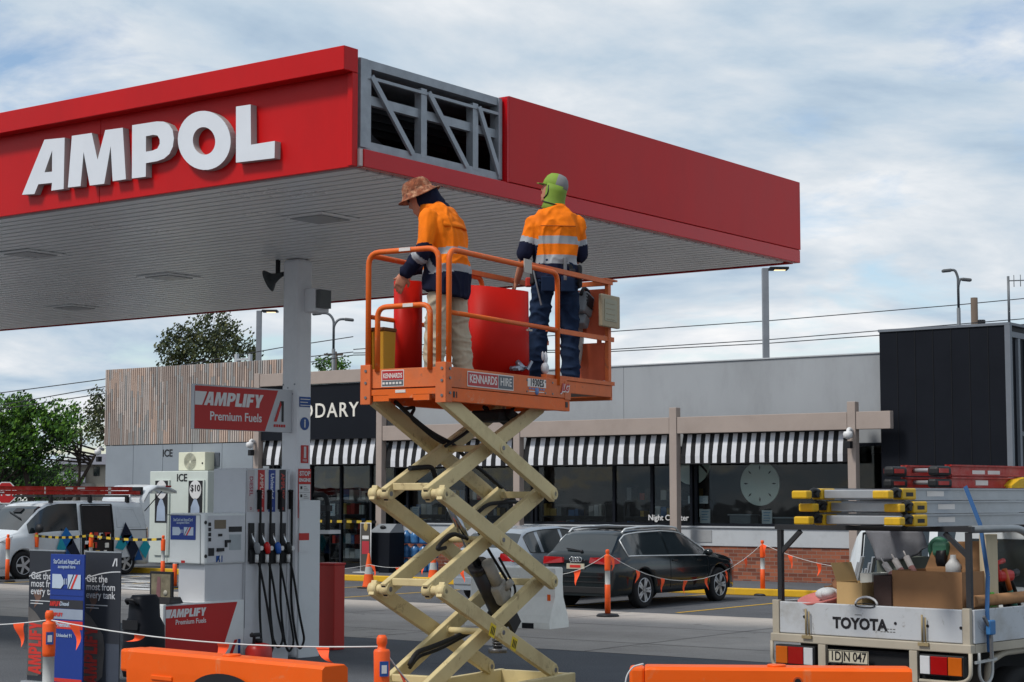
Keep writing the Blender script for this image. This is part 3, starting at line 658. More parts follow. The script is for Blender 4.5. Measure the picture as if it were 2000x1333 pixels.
# ---------------------------------------------------------------- scissor lift
LO = W(870, 970, D=13.3); LO.z = 0; LRZ = R(96.45)
M_or = pm('lift orange', (220, 100, 32), .5, var=.12, scale=3, dirt=.55, dcol=(164, 88, 58), dscale=3, bump=.03, bscale=30, scuff=(.6, (196, 150, 122), 9), spec=.25)
M_or2 = pm('faded orange', (206, 106, 58), .55, var=.14, scale=4, dirt=.5, dcol=(160, 104, 80), dscale=3, scuff=(.55, (112, 84, 70), 8), spec=.25)
M_cr = pm('arm cream', (200, 184, 138), .5, var=.1, scale=2.5, dirt=.55, dcol=(150, 128, 90), dscale=2.2, bump=.02, bscale=20, scuff=(.6, (110, 88, 62), 7), spec=.25)
M_rub = pm('black rubber', (22, 22, 24), .7, var=.2)
M_stl = pm('worn steel', (120, 120, 122), .4, metal=.6, var=.2, scale=6)
lift = thing('scissor_lift', 'raised orange scissor lift platform with cream arms, two workers on it', 'scissor lift', LO, LRZ)
LM = Matrix.Translation(LO) @ Matrix.Rotation(LRZ, 4, 'Z'); LMi = LM.inverted()
VAX = (LM.to_3x3() @ V((0, 1, 0)))
def LP_(px, py, v): return LMi @ Wp(px, py, LM @ V((0, v, 0)), VAX)     # lift-frame point on the plane at width v
LW = .72; LU = 1.87; LV = (.07, .19, .56, .67); U0, U1 = .07, 1.74; LZ = (.70, 1.41, 2.12, 2.83)
cf = MB()
cf.bb((-.06, .04, .22), (1.98, LW - .04, .52), bev=.02).bb((-.1, 0, .5), (2.02, .05, .66), bev=.008).bb((-.1, LW - .05, .5), (2.02, LW, .66), bev=.008).bb((-.1, .052, .5), (-.05, LW - .052, .64)).bb((1.96, .052, .5), (2.02, LW - .052, .655))
lift_ch = cf.build('chassis', M_cr, lift)
for u in (.2, 1.66):
    for v in (-.03, LW - .07):
        w = MB().cyl((u, v, .18), (u, v + .1, .18), .18, n=24, m=0).cyl((u, v - .004, .18), (u, v + .104, .18), .1, n=16, m=1).build('wheel', [M_rub, M_cr], lift)
AH, AW = .118, .05
def arm(v, a, b, name='scissor_arm', inner=False):
    p = V((a[0], v, a[1])); q = V((b[0], v, b[1])); d = (q - p).normalized(); up = V((0, 1, 0)).cross(d)
    mb = MB().beam(p - d * .03, q + d * .03, AH, AW, (0, 1, 0), bev=.006)
    y = V((0, 1, 0))
    for e in (p, q): mb.cyl(e - y * .036, e + y * .036, .045, n=14)
    c = (p + q) / 2; mb.cyl(c - y * .034, c + y * .034, .04, n=14)
    o = mb.build(name, M_cr, lift)
    for e, r_ in ((p, .02), (q, .02), (c, .018)): MB().cyl(e - y * .04, e + y * .04, r_, n=10).build('pin', M_stl, o)
    if inner: MB().box(p - d * .031, (.004, AW * .7, AH * .7), Matrix((d, y, d.cross(y))).transposed()).build('open_end', M_dark, o)
    return o
for k in range(3):
    zl, zh = LZ[k], LZ[k + 1]
    for v in (LV[0], LV[3]): arm(v, (U0, zh), (U1, zl))
    for v in (LV[1], LV[2]): arm(v, (U0, zl), (U1, zh), inner=True)
def crosstube(mb): return mb.build('cross_tube', M_cr, lift)
for k in range(4):
    for u, z in ((U0 + .06, LZ[k] + .06), (U1, LZ[k])):
        if k in (0, 3) and u == U1: continue
        crosstube(MB().bb((u - .03, LV[1] + .026, z - .035), (u + .03, LV[2] - .026, z + .02), bev=.006))
    if k in (1, 2):
        for u, r_ in ((U0, .036), (U1, .03)):
            for va_, vb_ in ((LV[0] - .04, LV[1] + .03), (LV[2] - .03, LV[3] + .04)): MB().cyl((u, va_, LZ[k]), (u, vb_, LZ[k]), r_, n=14).build('pivot_tube', M_cr, lift)
for k in range(3):
    zm = (LZ[k] + LZ[k + 1]) / 2; um = (U0 + U1) / 2
    crosstube(MB().cyl((um, LV[0], zm), (um, LV[3], zm), .026, n=12))
vm = .385
a, b = LP_(985, 1215, vm), LP_(878, 985, vm); d = (b - a).normalized()
cy = MB().cyl(a, a + d * .58, .078, n=18).cyl(a + d * .58, a + d * .64, .085, n=18)
cy.beam(a + V((0, -.09, 0)) - d * .06, a + V((0, -.09, 0)) + d * .12, .03, .14).beam(a + V((0, .09, 0)) - d * .06, a + V((0, .09, 0)) + d * .12, .03, .14)
cyo = cy.build('hydraulic_cylinder', pm('cylinder black', (30, 30, 33), .35), lift)
MB().cyl(a + d * .642, b, .036, n=14).build('rod', pm('chrome rod', (170, 172, 176), .2, metal=1, var=.05), cyo)
mb = MB(); c = a + d * .34 + V((0, -.1, 0))
mb.box(c, (.2, .09, .15), Matrix((d, V((0, 1, 0)), d.cross(V((0, 1, 0))))).transposed(), bev=.03).cyl(c + d * .1, c + d * .32, .05, n=14).cyl(c - d * .02 + V((0, -.03, .04)), c - d * .02 + V((0, -.09, .1)), .03, n=12)
mb.box(c - d * .14 + V((0, -.01, 0)), (.1, .06, .1), Matrix((d, V((0, 1, 0)), d.cross(V((0, 1, 0))))).transposed(), bev=.012)
mb.build('valve_block', pm('valve grey', (148, 146, 138), .5, var=.2, scale=12), cyo)
MB().box(a + d * .2 + V((0, -.083, 0)), (.07, .004, .06), Matrix((d, V((0, 1, 0)), d.cross(V((0, 1, 0))))).transposed()).build('warning_label', M_swh, cyo)
hz = MB()
def hose(pp, v, r=.014, dv=0):
    q = [LP_(x, y, v) + V((0, dv * i, 0)) for i, (x, y) in enumerate(pp)]
    hz.tube(fillet(q, .2, 6), r, 7)
hose([(772, 785), (800, 812), (840, 845), (885, 868), (905, 890), (960, 935), (1005, 978)], .54, .017)
hose([(775, 790), (790, 800), (812, 795), (800, 815), (850, 858), (880, 872)], .55)
hose([(870, 872), (905, 850), (935, 825)], .5, .014)
hose([(800, 915), (845, 912), (852, 940)], .5, .02)
hose([(925, 1010), (950, 985), (1000, 980), (1012, 982)], .5, .017)
hose([(870, 1070), (850, 1075), (880, 1040), (905, 1050)], .3, .016)
hose([(860, 1062), (890, 1040), (925, 1060)], .35, .014)
hose([(800, 1300), (812, 1275), (850, 1262), (890, 1245), (918, 1232), (935, 1236)], .42, .02)
hose([(800, 1305), (816, 1283), (860, 1268), (900, 1246), (930, 1230)], .46, .014)
hose([(945, 795), (960, 815), (985, 822), (1000, 800)], .4, .016)
hose([(950, 795), (968, 826), (992, 818), (1005, 795)], .44, .01)
hose([(985, 1195), (1000, 1150), (960, 1085), (935, 1040)], .3, .012)
hose([(995, 1185), (1010, 1155), (975, 1090)], .28, .01)
hz.build('hydraulic_hose', M_rub, lift)
mb = MB()
mb.bb((1.2, .25, 2.7), (1.5, .52, 2.79), bev=.02).box((1.42, .3, 2.74), (.24, .2, .07), rot3('Y', .3), 0, .02)
mb.build('underside_box', M_rub, lift)
mb = MB(); p = LP_(972, 1275, .3); mb.cyl(p + V((0, 0, .0)), p + V((0, 0, .035)), .075, n=16).tube([p + V((0, 0, .035)), p + V((0, 0, .2)), p + V((-.05, 0, .26))], .035, 10)
for k in range(6): mb.cyl(p + V((0, 0, .05 + .022 * k)), p + V((0, 0, .062 + .022 * k)), .045, n=12)
mb.build('descent_valve', M_stl, lift)
# caution labels on the front arm
for px, py in ((962, 1232), (1004, 1258)):
    p = LP_(px, py, LV[0] - .027); dd = (V((U1, 0, LZ[0])) - V((U0, 0, LZ[1]))).normalized()
    mb = MB().box(p, (.085, .003, .1), Matrix((dd, V((0, 1, 0)), dd.cross(V((0, 1, 0))))).transposed(), 0)
    for k in range(3): mb.box(p + V((0, -.002, 0)) + dd * (-.02 + .022 * k), (.012, .002, .06), Matrix((dd, V((0, 1, 0)), dd.cross(V((0, 1, 0))))).transposed(), 1)
    mb.build('caution_label', [pm('label yellow', (212, 186, 40), .5), M_sbk], lift)
# platform
pf = MB()
ZB, ZM, ZT = 2.80, 2.905, 3.055
pf.bb((.02, .0, ZB), (LU + .06, .05, ZM - .004), bev=.004).bb((.02, LW - .05, ZB), (LU + .06, LW, ZM - .004), bev=.004)
pf.bb((.06, .05, ZM - .03), (LU, LW - .05, ZM))
pf.bb((LU + .02, .05, ZB + .01), (LU + .06, LW - .05, ZM))
pf.bb((-.02, .052, ZB + .055), (.015, LW - .052, ZM - .006)).bb((-.021, .13, ZB + .01), (.016, .27, ZB + .052)).bb((-.021, .49, ZB + .01), (.016, .63, ZB + .052)).bb((-.0215, .27, ZB + .03), (.0165, .49, ZB + .0545))
pf.build('platform_frame', M_or, lift)
MB().bb((.05, .03, ZM + .002), (LU, LW - .03, ZM + .02)).bb((LU - .2, .07, ZM + .062), (2.72, LW - .07, ZM + .085)).build('deck', pm('deck steel', (112, 104, 98), .6, metal=.2, var=.2, scale=8), lift)
tb = MB()
tb.bb((.03, -.006, ZM), (LU, .016, ZT), bev=.003).bb((.03, LW - .016, ZM), (LU, LW + .006, ZT), bev=.003)
tb.bb((-.012, .07, ZM + .004), (.012, LW - .07, ZT - .002), bev=.003)
tb.bb((-.03, -.022, ZB - .01), (.05, .0, ZT + .03), bev=.003).bb((-.034, -.02, ZB - .012), (-.012, .07, ZT + .032), bev=.003).bb((-.034, LW - .07, ZB - .012), (-.012, LW + .02, ZT + .032), bev=.003).bb((-.03, LW, ZB - .01), (.05, LW + .02, ZT + .03), bev=.003)
tb.bb((LU - .04, -.01, ZM - .01), (LU + .06, .001, ZT - .01))
tbo = tb.build('toe_board', M_or2, lift)
ex = MB()
ex.bb((LU + .004, .03, 2.955), (2.76, .06, 3.055), bev=.004).bb((LU + .004, LW - .06, 2.955), (2.76, LW - .03, 3.055), bev=.004).bb((2.74, .03, 2.93), (2.77, LW - .03, 3.06), bev=.004)
ex.bb((LU - .3, .022, 3.058), (2.8, .07, 3.09)).bb((LU - .3, LW - .07, 3.058), (2.8, LW - .022, 3.09))
ex.bb((2.771, .1, 2.94), (2.82, .3, 2.99))
ex.build('deck_extension', M_or2, lift)
# guard rails
ZR = 3.93; RR = .021
gr = MB()
def hoop(pts, r=RR, rd=.09): gr.tube(pts, r, 10, round_=rd)
hoop([(.04, .0, ZM), (.04, .0, ZR), (1.72, .0, ZR), (1.72, .0, ZT - .05)])
hoop([(.04, LW, ZM), (.04, LW, ZR), (1.72, LW, ZR), (1.72, LW, ZT - .05)])
hoop([(-.005, .06, ZM), (-.005, .06, ZR + .01), (-.005, LW - .03, ZR + .01), (-.005, LW - .03, ZM)], rd=.1)
hoop([(-.012, .13, ZT - .02), (-.012, .13, 3.52), (-.012, LW - .12, 3.52), (-.012, LW - .12, ZT - .02)], rd=.08)
hoop([(.05, .0, 3.46), (1.71, .0, 3.46)], .018); hoop([(.05, LW, 3.46), (1.71, LW, 3.46)], .018)
gr.beam((1.2, .03, ZR + .025), (2.76, .03, ZR + .025), .03, .04, m=1).beam((1.6, .035, 3.46), (2.8, .035, 3.46), .02, .04, m=1)
gr.beam((1.2, LW - .03, ZR + .025), (2.76, LW - .03, ZR + .025), .03, .04, m=1).beam((1.6, LW - .035, 3.46), (2.8, LW - .035, 3.46), .02, .04, m=1)
gr.bb((2.68, .02, 3.09), (2.73, .055, ZR + .02), m=1).bb((2.68, LW - .055, 3.09), (2.73, LW - .02, ZR + .02), m=1).bb((2.7, .055, ZR), (2.74, LW - .055, ZR + .04), m=1)
gr.bb((1.12, -.03, ZR - .06), (1.24, -.022, ZR + .05), m=2).bb((1.24, .0, 3.415), (1.3, .02, 3.43), m=2).bb((2.62, .01, ZR + .04), (2.84, .06, ZR + .055), m=1)
gr.build('guard_rail', [M_or, M_or2, pm('rail bracket', (176, 168, 158), .5)], lift)
mb = MB().bb((2.69, .06, 3.1), (2.71, .4, 3.43), bev=.004).bb((2.69, .06, 3.49), (2.71, .4, 3.9), bev=.004).bb((2.692, .1, 3.43), (2.708, .14, 3.49)).bb((2.692, .34, 3.43), (2.708, .39, 3.49))
mb.build('end_panel', pm('panel orange', (196, 92, 60), .55, var=.1, scale=3, dirt=.35, dcol=(150, 96, 80)), lift)
mb = MB().bb((2.44, -.045, 3.55), (2.78, -.005, 3.83), bev=.01, m=0).bb((2.48, -.049, 3.6), (2.71, -.046, 3.79), m=1)
for k in range(4): mb.bb((2.51, -.052, 3.615 + .045 * k), (2.67, -.05, 3.62 + .045 * k), m=0)
mb.build('document_holder', [pm('holder beige', (158, 144, 118), .6, var=.1), pm('holder inner', (150, 146, 124), .5)], lift)
# decals
def LF(u, z): return MX((u, -.0075, z), (1, 0, 0), (0, 0, 1))          # lettering frame on the long side
zc = (ZM + ZT) / 2
M_deR, M_deG, M_deW = pm('decal red', (172, 40, 44), .45), pm('decal grey', (86, 92, 98), .45), pm('decal white', (214, 208, 202), .45)
u0 = LP_(911, 735, 0).x; u1 = LP_(1001, 745, 0).x; us = u0 + (u1 - u0) * .655
mb = MB().bb((u0, -.0095, zc - .058), (u1, -.007, zc + .058), m=2).bb((u0 + .008, -.0108, zc - .05), (us, -.0096, zc + .05), m=0).bb((us + .008, -.0108, zc - .05), (u1 - .008, -.0096, zc + .05), m=1)
mb.text('KENNARDS', MX(((u0 + us) / 2 + .004, -.0112, zc), (1, 0, 0), (0, 0, 1)), .088, .002, 2, .0016, sx=(us - u0) / .47 * .93).text('HIRE', MX(((us + u1) / 2, -.0112, zc), (1, 0, 0), (0, 0, 1)), .088, .002, 2, .0008, sx=(u1 - us) / .22 * .9)
mb.build('hire_decal', [M_deR, M_deG, M_deW], tbo)
um = LP_(1047, 740, 0).x
mb = MB().text('1930ES', MX((um, -.0095, zc + .022), (1, 0, 0), (0, 0, 1)), .08, .002, 0, .0022, sx=.86, spacing=1.12).bb((um - .15, -.0085, zc - .01), (um + .15, -.0075, zc + .056), m=1)
for k in range(6): mb.bb((um - .13 + .045 * k, -.009, zc - .03), (um - .1 + .045 * k, -.0078, zc - .018), m=2)
mb.bb((um - .13, -.0085, zc - .05), (um + .12, -.0077, zc - .044), m=1).lathe((um, -.0085, zc - .042), [(0, 0), (.03, .0), (.03, .001), (0, .001)], (0, -1, 0), 14, 2)
mb.build('model_decal', [M_sbk, M_deW, pm('decal blue', (90, 120, 170), .5)], tbo)
ul = LP_(1101, 752, 0).x
MB().text('JLG', MX((ul, -.0112, zc + .01), (1, 0, 0), (0, 0, 1)), .085, .002, 0, .003, shear=.35).text('JLG', MX((ul + .006, -.0095, zc + .004), (1, 0, 0), (0, 0, 1)), .085, .002, 1, .006, shear=.35).build('maker_decal', [M_deR, M_deW], tbo)
mb = MB(); yv = LW / 2 + .1
def LE(v, z): return MX((-.0135, v, z), (0, -1, 0), (0, 0, 1))
mb.bb((-.0145, yv - .1, zc - .062), (-.0125, yv + .1, zc + .062), m=2).bb((-.0158, yv - .094, zc - .012), (-.0146, yv + .094, zc + .056), m=0).bb((-.0158, yv - .094, zc - .056), (-.0146, yv + .094, zc - .016), m=1)
mb.text('KENNARDS', MX((-.0162, yv, zc + .018), (0, -1, 0), (0, 0, 1)), .05, .002, 2, .001, sx=.66)
for k in range(6): mb.bb((-.0162, yv - .08 + .03 * k, zc - .044), (-.0159, yv - .06 + .03 * k, zc - .028), m=2)
mb.build('hire_decal', [M_deR, M_deG, M_deW], tbo)
for a_, b_ in (((-.0235, .34, ZB + .07), (-.0205, .43, ZB + .092)), ((-.03, .3, ZR + .0), (-.027, .4, ZR + .026)), ((-.036, .27, 3.508), (-.033, .36, 3.534))): MB().bb(a_, b_).build('small_label', M_deW, lift)
mb = MB()
for v in (.012, LW - .03):
    for z in (2.84, 2.95, 3.04): mb.cyl((-.04, v, z), (-.03, v, z), .011, n=8)
for z in (2.86, 2.97, 3.04): mb.cyl((.02, -.03, z), (.02, -.02, z), .011, n=8)
for u in (1.2, 1.5, 1.62): mb.cyl((u, -.012, 3.02), (u, -.004, 3.02), .008, n=8).cyl((u, -.012, 2.93), (u, -.004, 2.93), .008, n=8)
mb.build('bolt', M_stl, lift)
mb = MB().bb((.1, -.0035, ZB + .03), (.125, -.001, ZB + .075)).bb((.145, -.0035, ZB + .03), (.155, -.001, ZB + .075)).bb((LU - .02, -.0035, ZB + .03), (LU + .02, -.001, ZB + .075))
mb.build('slot', M_sbk, lift)

# ---------------------------------------------------------------- things on the platform
def lthing(name, label, cat, u, v, z, rz=0, group=None): return thing(name, label, cat, LM @ V((u, v, z)), LRZ + rz, group)
M_sheet = pm('red sheet', (184, 24, 14), .5, spec=.15, var=.06, scale=1.5, bump=.04, bscale=4)
def rolled(name, label, u, v, r, h, a0, a1, lean=(0, 0), sk=0):
    o = lthing(name, label, 'sheet metal', u, v, ZM + .022)
    n = 28; ro, ri = [], []
    rings = []
    for k in range(n + 1):
        a = R(a0 + (a1 - a0) * k / n); rr = r * (1 + .06 * math.sin(k * .6))
        c, s_ = math.cos(a), math.sin(a); hh = h + sk * s_
        rings.append([(rr * c, rr * s_, 0), (rr * c + lean[0], rr * s_ + lean[1], hh), ((rr - .005) * c + lean[0], (rr - .005) * s_ + lean[1], hh), ((rr - .005) * c, (rr - .005) * s_, 0)])
    mb = MB().loft(rings, True, True)
    mb.build('sheet', M_sheet, o); return o
a = LP_(792, 700, .5); rolled('red_sheet', 'narrow rolled red metal sheet under the left worker\'s hand', .475, .655, .112, .84, -215, 110, (.0, .0))
a = LP_(968, 700, .45); rolled('red_sheet', 'wide curved red metal sheet standing between the two workers', a.x - .07, .42, .27, .87, -200, 95, (.02, .02), .03)
a = LP_(748, 690, .66)
yb = lthing('yellow_tub', 'yellow tub with a brown lid in the left corner of the platform', 'tub', .13, .655, ZM + .022)
MB().loft([[(x * s_, y * s_, z) for x, y in ((-.08, -.07), (.08, -.07), (.08, .07), (-.08, .07))] for z, s_ in ((0, .9), (.42, 1))], smooth=False).build('body', pm('tub yellow', (190, 140, 36), .5, var=.1), yb)
MB().bb((-.09, -.078, .422), (.09, .078, .45), bev=.008).build('lid', pm('tub brown', (110, 66, 36), .6), yb)
a = LP_(1142, 600, .2)
gd = lthing('grey_power_tool', 'grey boxy power tool hanging at the worker\'s right hip', 'power tool', a.x, a.y, a.z)
mb = MB().box((0, 0, .02), (.16, .1, .2), rot3('Y', .35), 0, .02).box((.0, -.055, .04), (.1, .012, .1), rot3('Y', .35), 1, .004).box((-.04, 0, -.13), (.1, .09, .1), rot3('Y', .5), 0, .015)
for k in range(4): mb.box((.0, -.052, .0 + .03 * k), (.13, .006, .008), rot3('Y', .35), 1)
mb.build('body', [pm('tool grey', (128, 132, 136), .5, var=.15), M_sbk], gd)
MB().tube([(-.07, 0, .1), (-.02, 0, .17), (.08, 0, .14), (.1, 0, .04)], .016, 8, round_=.04).build('handle', M_sbk, gd)
a = LP_(1128, 700, .3)
rg = lthing('white_rag', 'long pale rag hanging beside the right worker\'s leg', 'rag', a.x, a.y, 3.2)
rings = []
for k in range(7):
    t = k / 6; w_ = .02 + .06 * math.sin(t * 2.6); rings.append([(w_ * c + .03 * math.sin(t * 4), .03 * s_, .5 - .46 * t) for c, s_ in [(math.cos(q * math.pi / 4), math.sin(q * math.pi / 4)) for q in range(8)]])
MB().loft(rings).build('cloth', pm('rag', (186, 190, 184), .9, var=.12, scale=8), rg)
a = LP_(1020, 715, .12)
tl = lthing('clamp_tool', 'small steel clamp lying on the deck by the right worker\'s boots', 'clamp', a.x, .12, 3.09)
MB().beam((-.12, 0, .02), (.1, .02, .05), .03, .02).cyl((.02, .0, .03), (.02, .06, .09), .025, n=10).beam((.08, 0, .03), (.12, -.02, .1), .02, .02).cyl((-.1, -.03, .03), (-.1, .05, .03), .02, n=10).build('body', pm('clamp steel', (150, 156, 168), .35, metal=.7, var=.2), tl)
a = LP_(1056, 715, .1)
wb = lthing('white_glove', 'crumpled white glove by the rail post at the right worker\'s boots', 'glove', a.x, .06, 3.09)
MB().ball((0, 0, .05), (.035, .035, .05), 10).ball((.01, 0, .13), (.02, .02, .06), 8).ball((-.02, .01, .15), (.012, .012, .04), 8).build('glove', pm('glove white', (200, 202, 206), .8, var=.15, scale=12), wb)
a = LP_(979, 540, .7)
cl = lthing('platform_lever', 'orange and black lever post on the far rail between the workers', 'lever', a.x, .7, 3.46)
MB().cyl((0, 0, 0), (0, 0, .28), .016, n=10, m=1).cyl((0, 0, .28), (0, 0, .4), .02, n=10, m=0).cyl((0, 0, .2), (0, 0, .23), .03, n=10, m=1).build('lever', [M_or2, M_sbk], cl)
# ---------------------------------------------------------------- workers
from mathutils import noise as NZ
def remesh(mb, name, vox, smooth=2, wr=0.0, wsc=9.0, wst=(1, 1, .5), ws2=0):
    me = bpy.data.meshes.new('r'); me.from_pydata([tuple(q) for q in mb.v], [], mb.f)
    bm = bmesh.new(); bm.from_mesh(me); bmesh.ops.recalc_face_normals(bm, faces=bm.faces); bm.to_mesh(me); bm.free()
    o = bpy.data.objects.new('r', me); COL.objects.link(o)
    md = o.modifiers.new('m', 'REMESH'); md.mode = 'VOXEL'; md.voxel_size = vox
    if smooth: m2 = o.modifiers.new('s', 'SMOOTH'); m2.factor = .5; m2.iterations = smooth
    me2 = bpy.data.meshes.new_from_object(o.evaluated_get(bpy.context.evaluated_depsgraph_get()))
    bpy.data.objects.remove(o); bpy.data.meshes.remove(me)
    if wr:
        off = []
        for v in me2.vertices:
            p = V((v.co.x * wsc * wst[0], v.co.y * wsc * wst[1], v.co.z * wsc * wst[2])); p += NZ.noise_vector(p * .6) * .8
            n = 1 - abs(NZ.noise(p)) * 2; n = n * abs(n) + .5 * NZ.noise(p * 2.3)
            off.append(v.normal * (n * wr))
        for v, d in zip(me2.vertices, off): v.co += d
    me2.name = name
    for p in me2.polygons: p.use_smooth = True
    return me2
def put(me, name, mats, parent, fn=None):
    for m in mats: me.materials.append(m)
    if fn:
        for p in me.polygons: p.material_index = fn(p.center, p.normal)
    o = bpy.data.objects.new(name, me); COL.objects.link(o); o.parent = parent; return o
def ring(c, rx, ry, n=16, tilt=None, pw=2.4):
    r = []
    for k in range(n):
        a = 2 * math.pi * k / n; ca, sa = math.cos(a), math.sin(a)
        q = V((rx * abs(ca) ** (2 / pw) * (1 if ca >= 0 else -1), ry * abs(sa) ** (2 / pw) * (1 if sa >= 0 else -1), 0))
        r.append(V(c) + (tilt @ q if tilt else q))
    return r
def limb(mb, pts, rad, infl=0.0, n=14, ext=0):
    pts = [V(p) for p in pts]; P, Rr = [], []
    for i in range(len(pts) - 1):
        for k in range(6): t = k / 6; P.append(pts[i].lerp(pts[i + 1], t)); Rr.append(rad[i] * (1 - t) + rad[i + 1] * t + infl)
    P.append(pts[-1]); Rr.append(rad[-1] + infl)
    for _ in range(2): P = [P[0]] + [(P[i - 1] + P[i] * 2 + P[i + 1]) / 4 for i in range(1, len(P) - 1)] + [P[-1]]
    mb.tube(P, Rr, n); mb.ball(P[0], Rr[0], 12); mb.ball(P[-1], Rr[-1], 12); return mb
def hand(mb, wrist, d, palm, curl, side, s=1.0):
    """palm box and five curled fingers; d along the hand, palm = palm normal, side = +1 thumb on +d x palm"""
    d = V(d).normalized(); palm = V(palm); palm = (palm - d * palm.dot(d)).normalized(); w = d.cross(palm) * side
    L_ = .085 * s; c = V(wrist)
    mb.loft([[c + d * t * L_ + w * (hw * x) + palm * (ht * y) for x, y in ((-1, -.7), (-.4, -1), (.4, -1), (1, -.7), (1, .7), (.4, 1), (-.4, 1), (-1, .7))] for t, hw, ht in ((-.1, .026, .02), (.25, .034, .019), (.7, .041, .017), (1.02, .04, .013))])
    for i, (off, l) in enumerate(((.031, .068), (.0105, .076), (-.0105, .07), (-.031, .054))):
        p = c + d * L_ * .97 + w * off; pts = [p - d * .02]; a = 0
        for seg, f in enumerate((.45, .32, .23)):
            a += curl * (.5 + .25 * seg) + .05 * i
            pts.append(p); p = p + (d * math.cos(a) + palm * math.sin(a)) * l * f * s
        pts.append(p); mb.tube(pts, [.0105, .01, .0092, .0085, .007][:len(pts)], 8); mb.ball(p, .0072, 8)
    p = c + d * L_ * .2 + w * .026; q = p + (w * .75 + d * .6 + palm * .25).normalized() * .042; e = q + (d * .9 + palm * .45 + w * .1).normalized() * .034
    mb.tube([p, q, e], [.015, .0125, .0095], 8); mb.ball(e, .0095, 8)
M_skin = pm('skin', (186, 128, 102), .55, var=.08, scale=6); M_skin2 = pm('skin tan', (176, 120, 94), .55, var=.1, scale=6)
M_hv = pm('hi vis orange', (238, 120, 16), .8, var=.16, scale=7, bump=.12, bscale=24, dirt=.4, dcol=(186, 92, 30), dscale=4, spec=.15); M_nv = pm('navy cloth', (26, 30, 50), .9, var=.22, scale=7, bump=.12, bscale=24, spec=.12)
M_rf = pm('reflective tape', (150, 154, 158), .45, var=.08, scale=8); M_bg = pm('beige trousers', (180, 168, 146), .85, var=.12, scale=4, dirt=.3)
M_jn = pm('blue jeans', (27, 41, 64), .9, var=.35, scale=5, dirt=.3, dcol=(56, 74, 100), dscale=3, spec=.12); M_bt = pm('boot brown', (74, 56, 42), .8, var=.2)
def head(mb, c, yaw, pitch, s=1.0):
    Rm = Matrix.Rotation(yaw, 3, 'Z') @ Matrix.Rotation(pitch, 3, 'X')
    T = lambda x, y, z: V(c) + Rm @ V((x, y, z)) * s
    mb.loft([[T(rx * math.cos(a), oy + ry * math.sin(a), z) for a in [k * math.pi / 8 for k in range(16)]] for z, rx, ry, oy in ((-.115, .018, .022, .055), (-.105, .035, .045, .035), (-.08, .05, .066, .018), (-.04, .064, .084, .006), (.0, .072, .094, .0), (.05, .075, .098, -.004), (.085, .066, .088, -.006), (.11, .045, .06, -.006), (.122, .012, .016, -.006))])
    mb.loft([[T(x * w, .085 + y, z) for x, y in ((-1, 0), (-.5, d * .8), (0, d), (.5, d * .8), (1, 0), (0, -.03))] for z, w, d in ((.028, .008, .006), (.0, .012, .018), (-.022, .017, .028), (-.034, .015, .012))])
    for sx in (-1, 1):
        mb.ball(T(sx * .074, -.005, -.01), (.01, .02, .032), 10, rot=Rm); mb.ball(T(sx * .03, .088, .032), (.022, .008, .008), 8, rot=Rm)
    mb.ball(T(0, .086, -.062), (.024, .01, .007), 8, rot=Rm); mb.ball(T(0, .084, -.075), (.02, .01, .007), 8, rot=Rm)
    return T, Rm
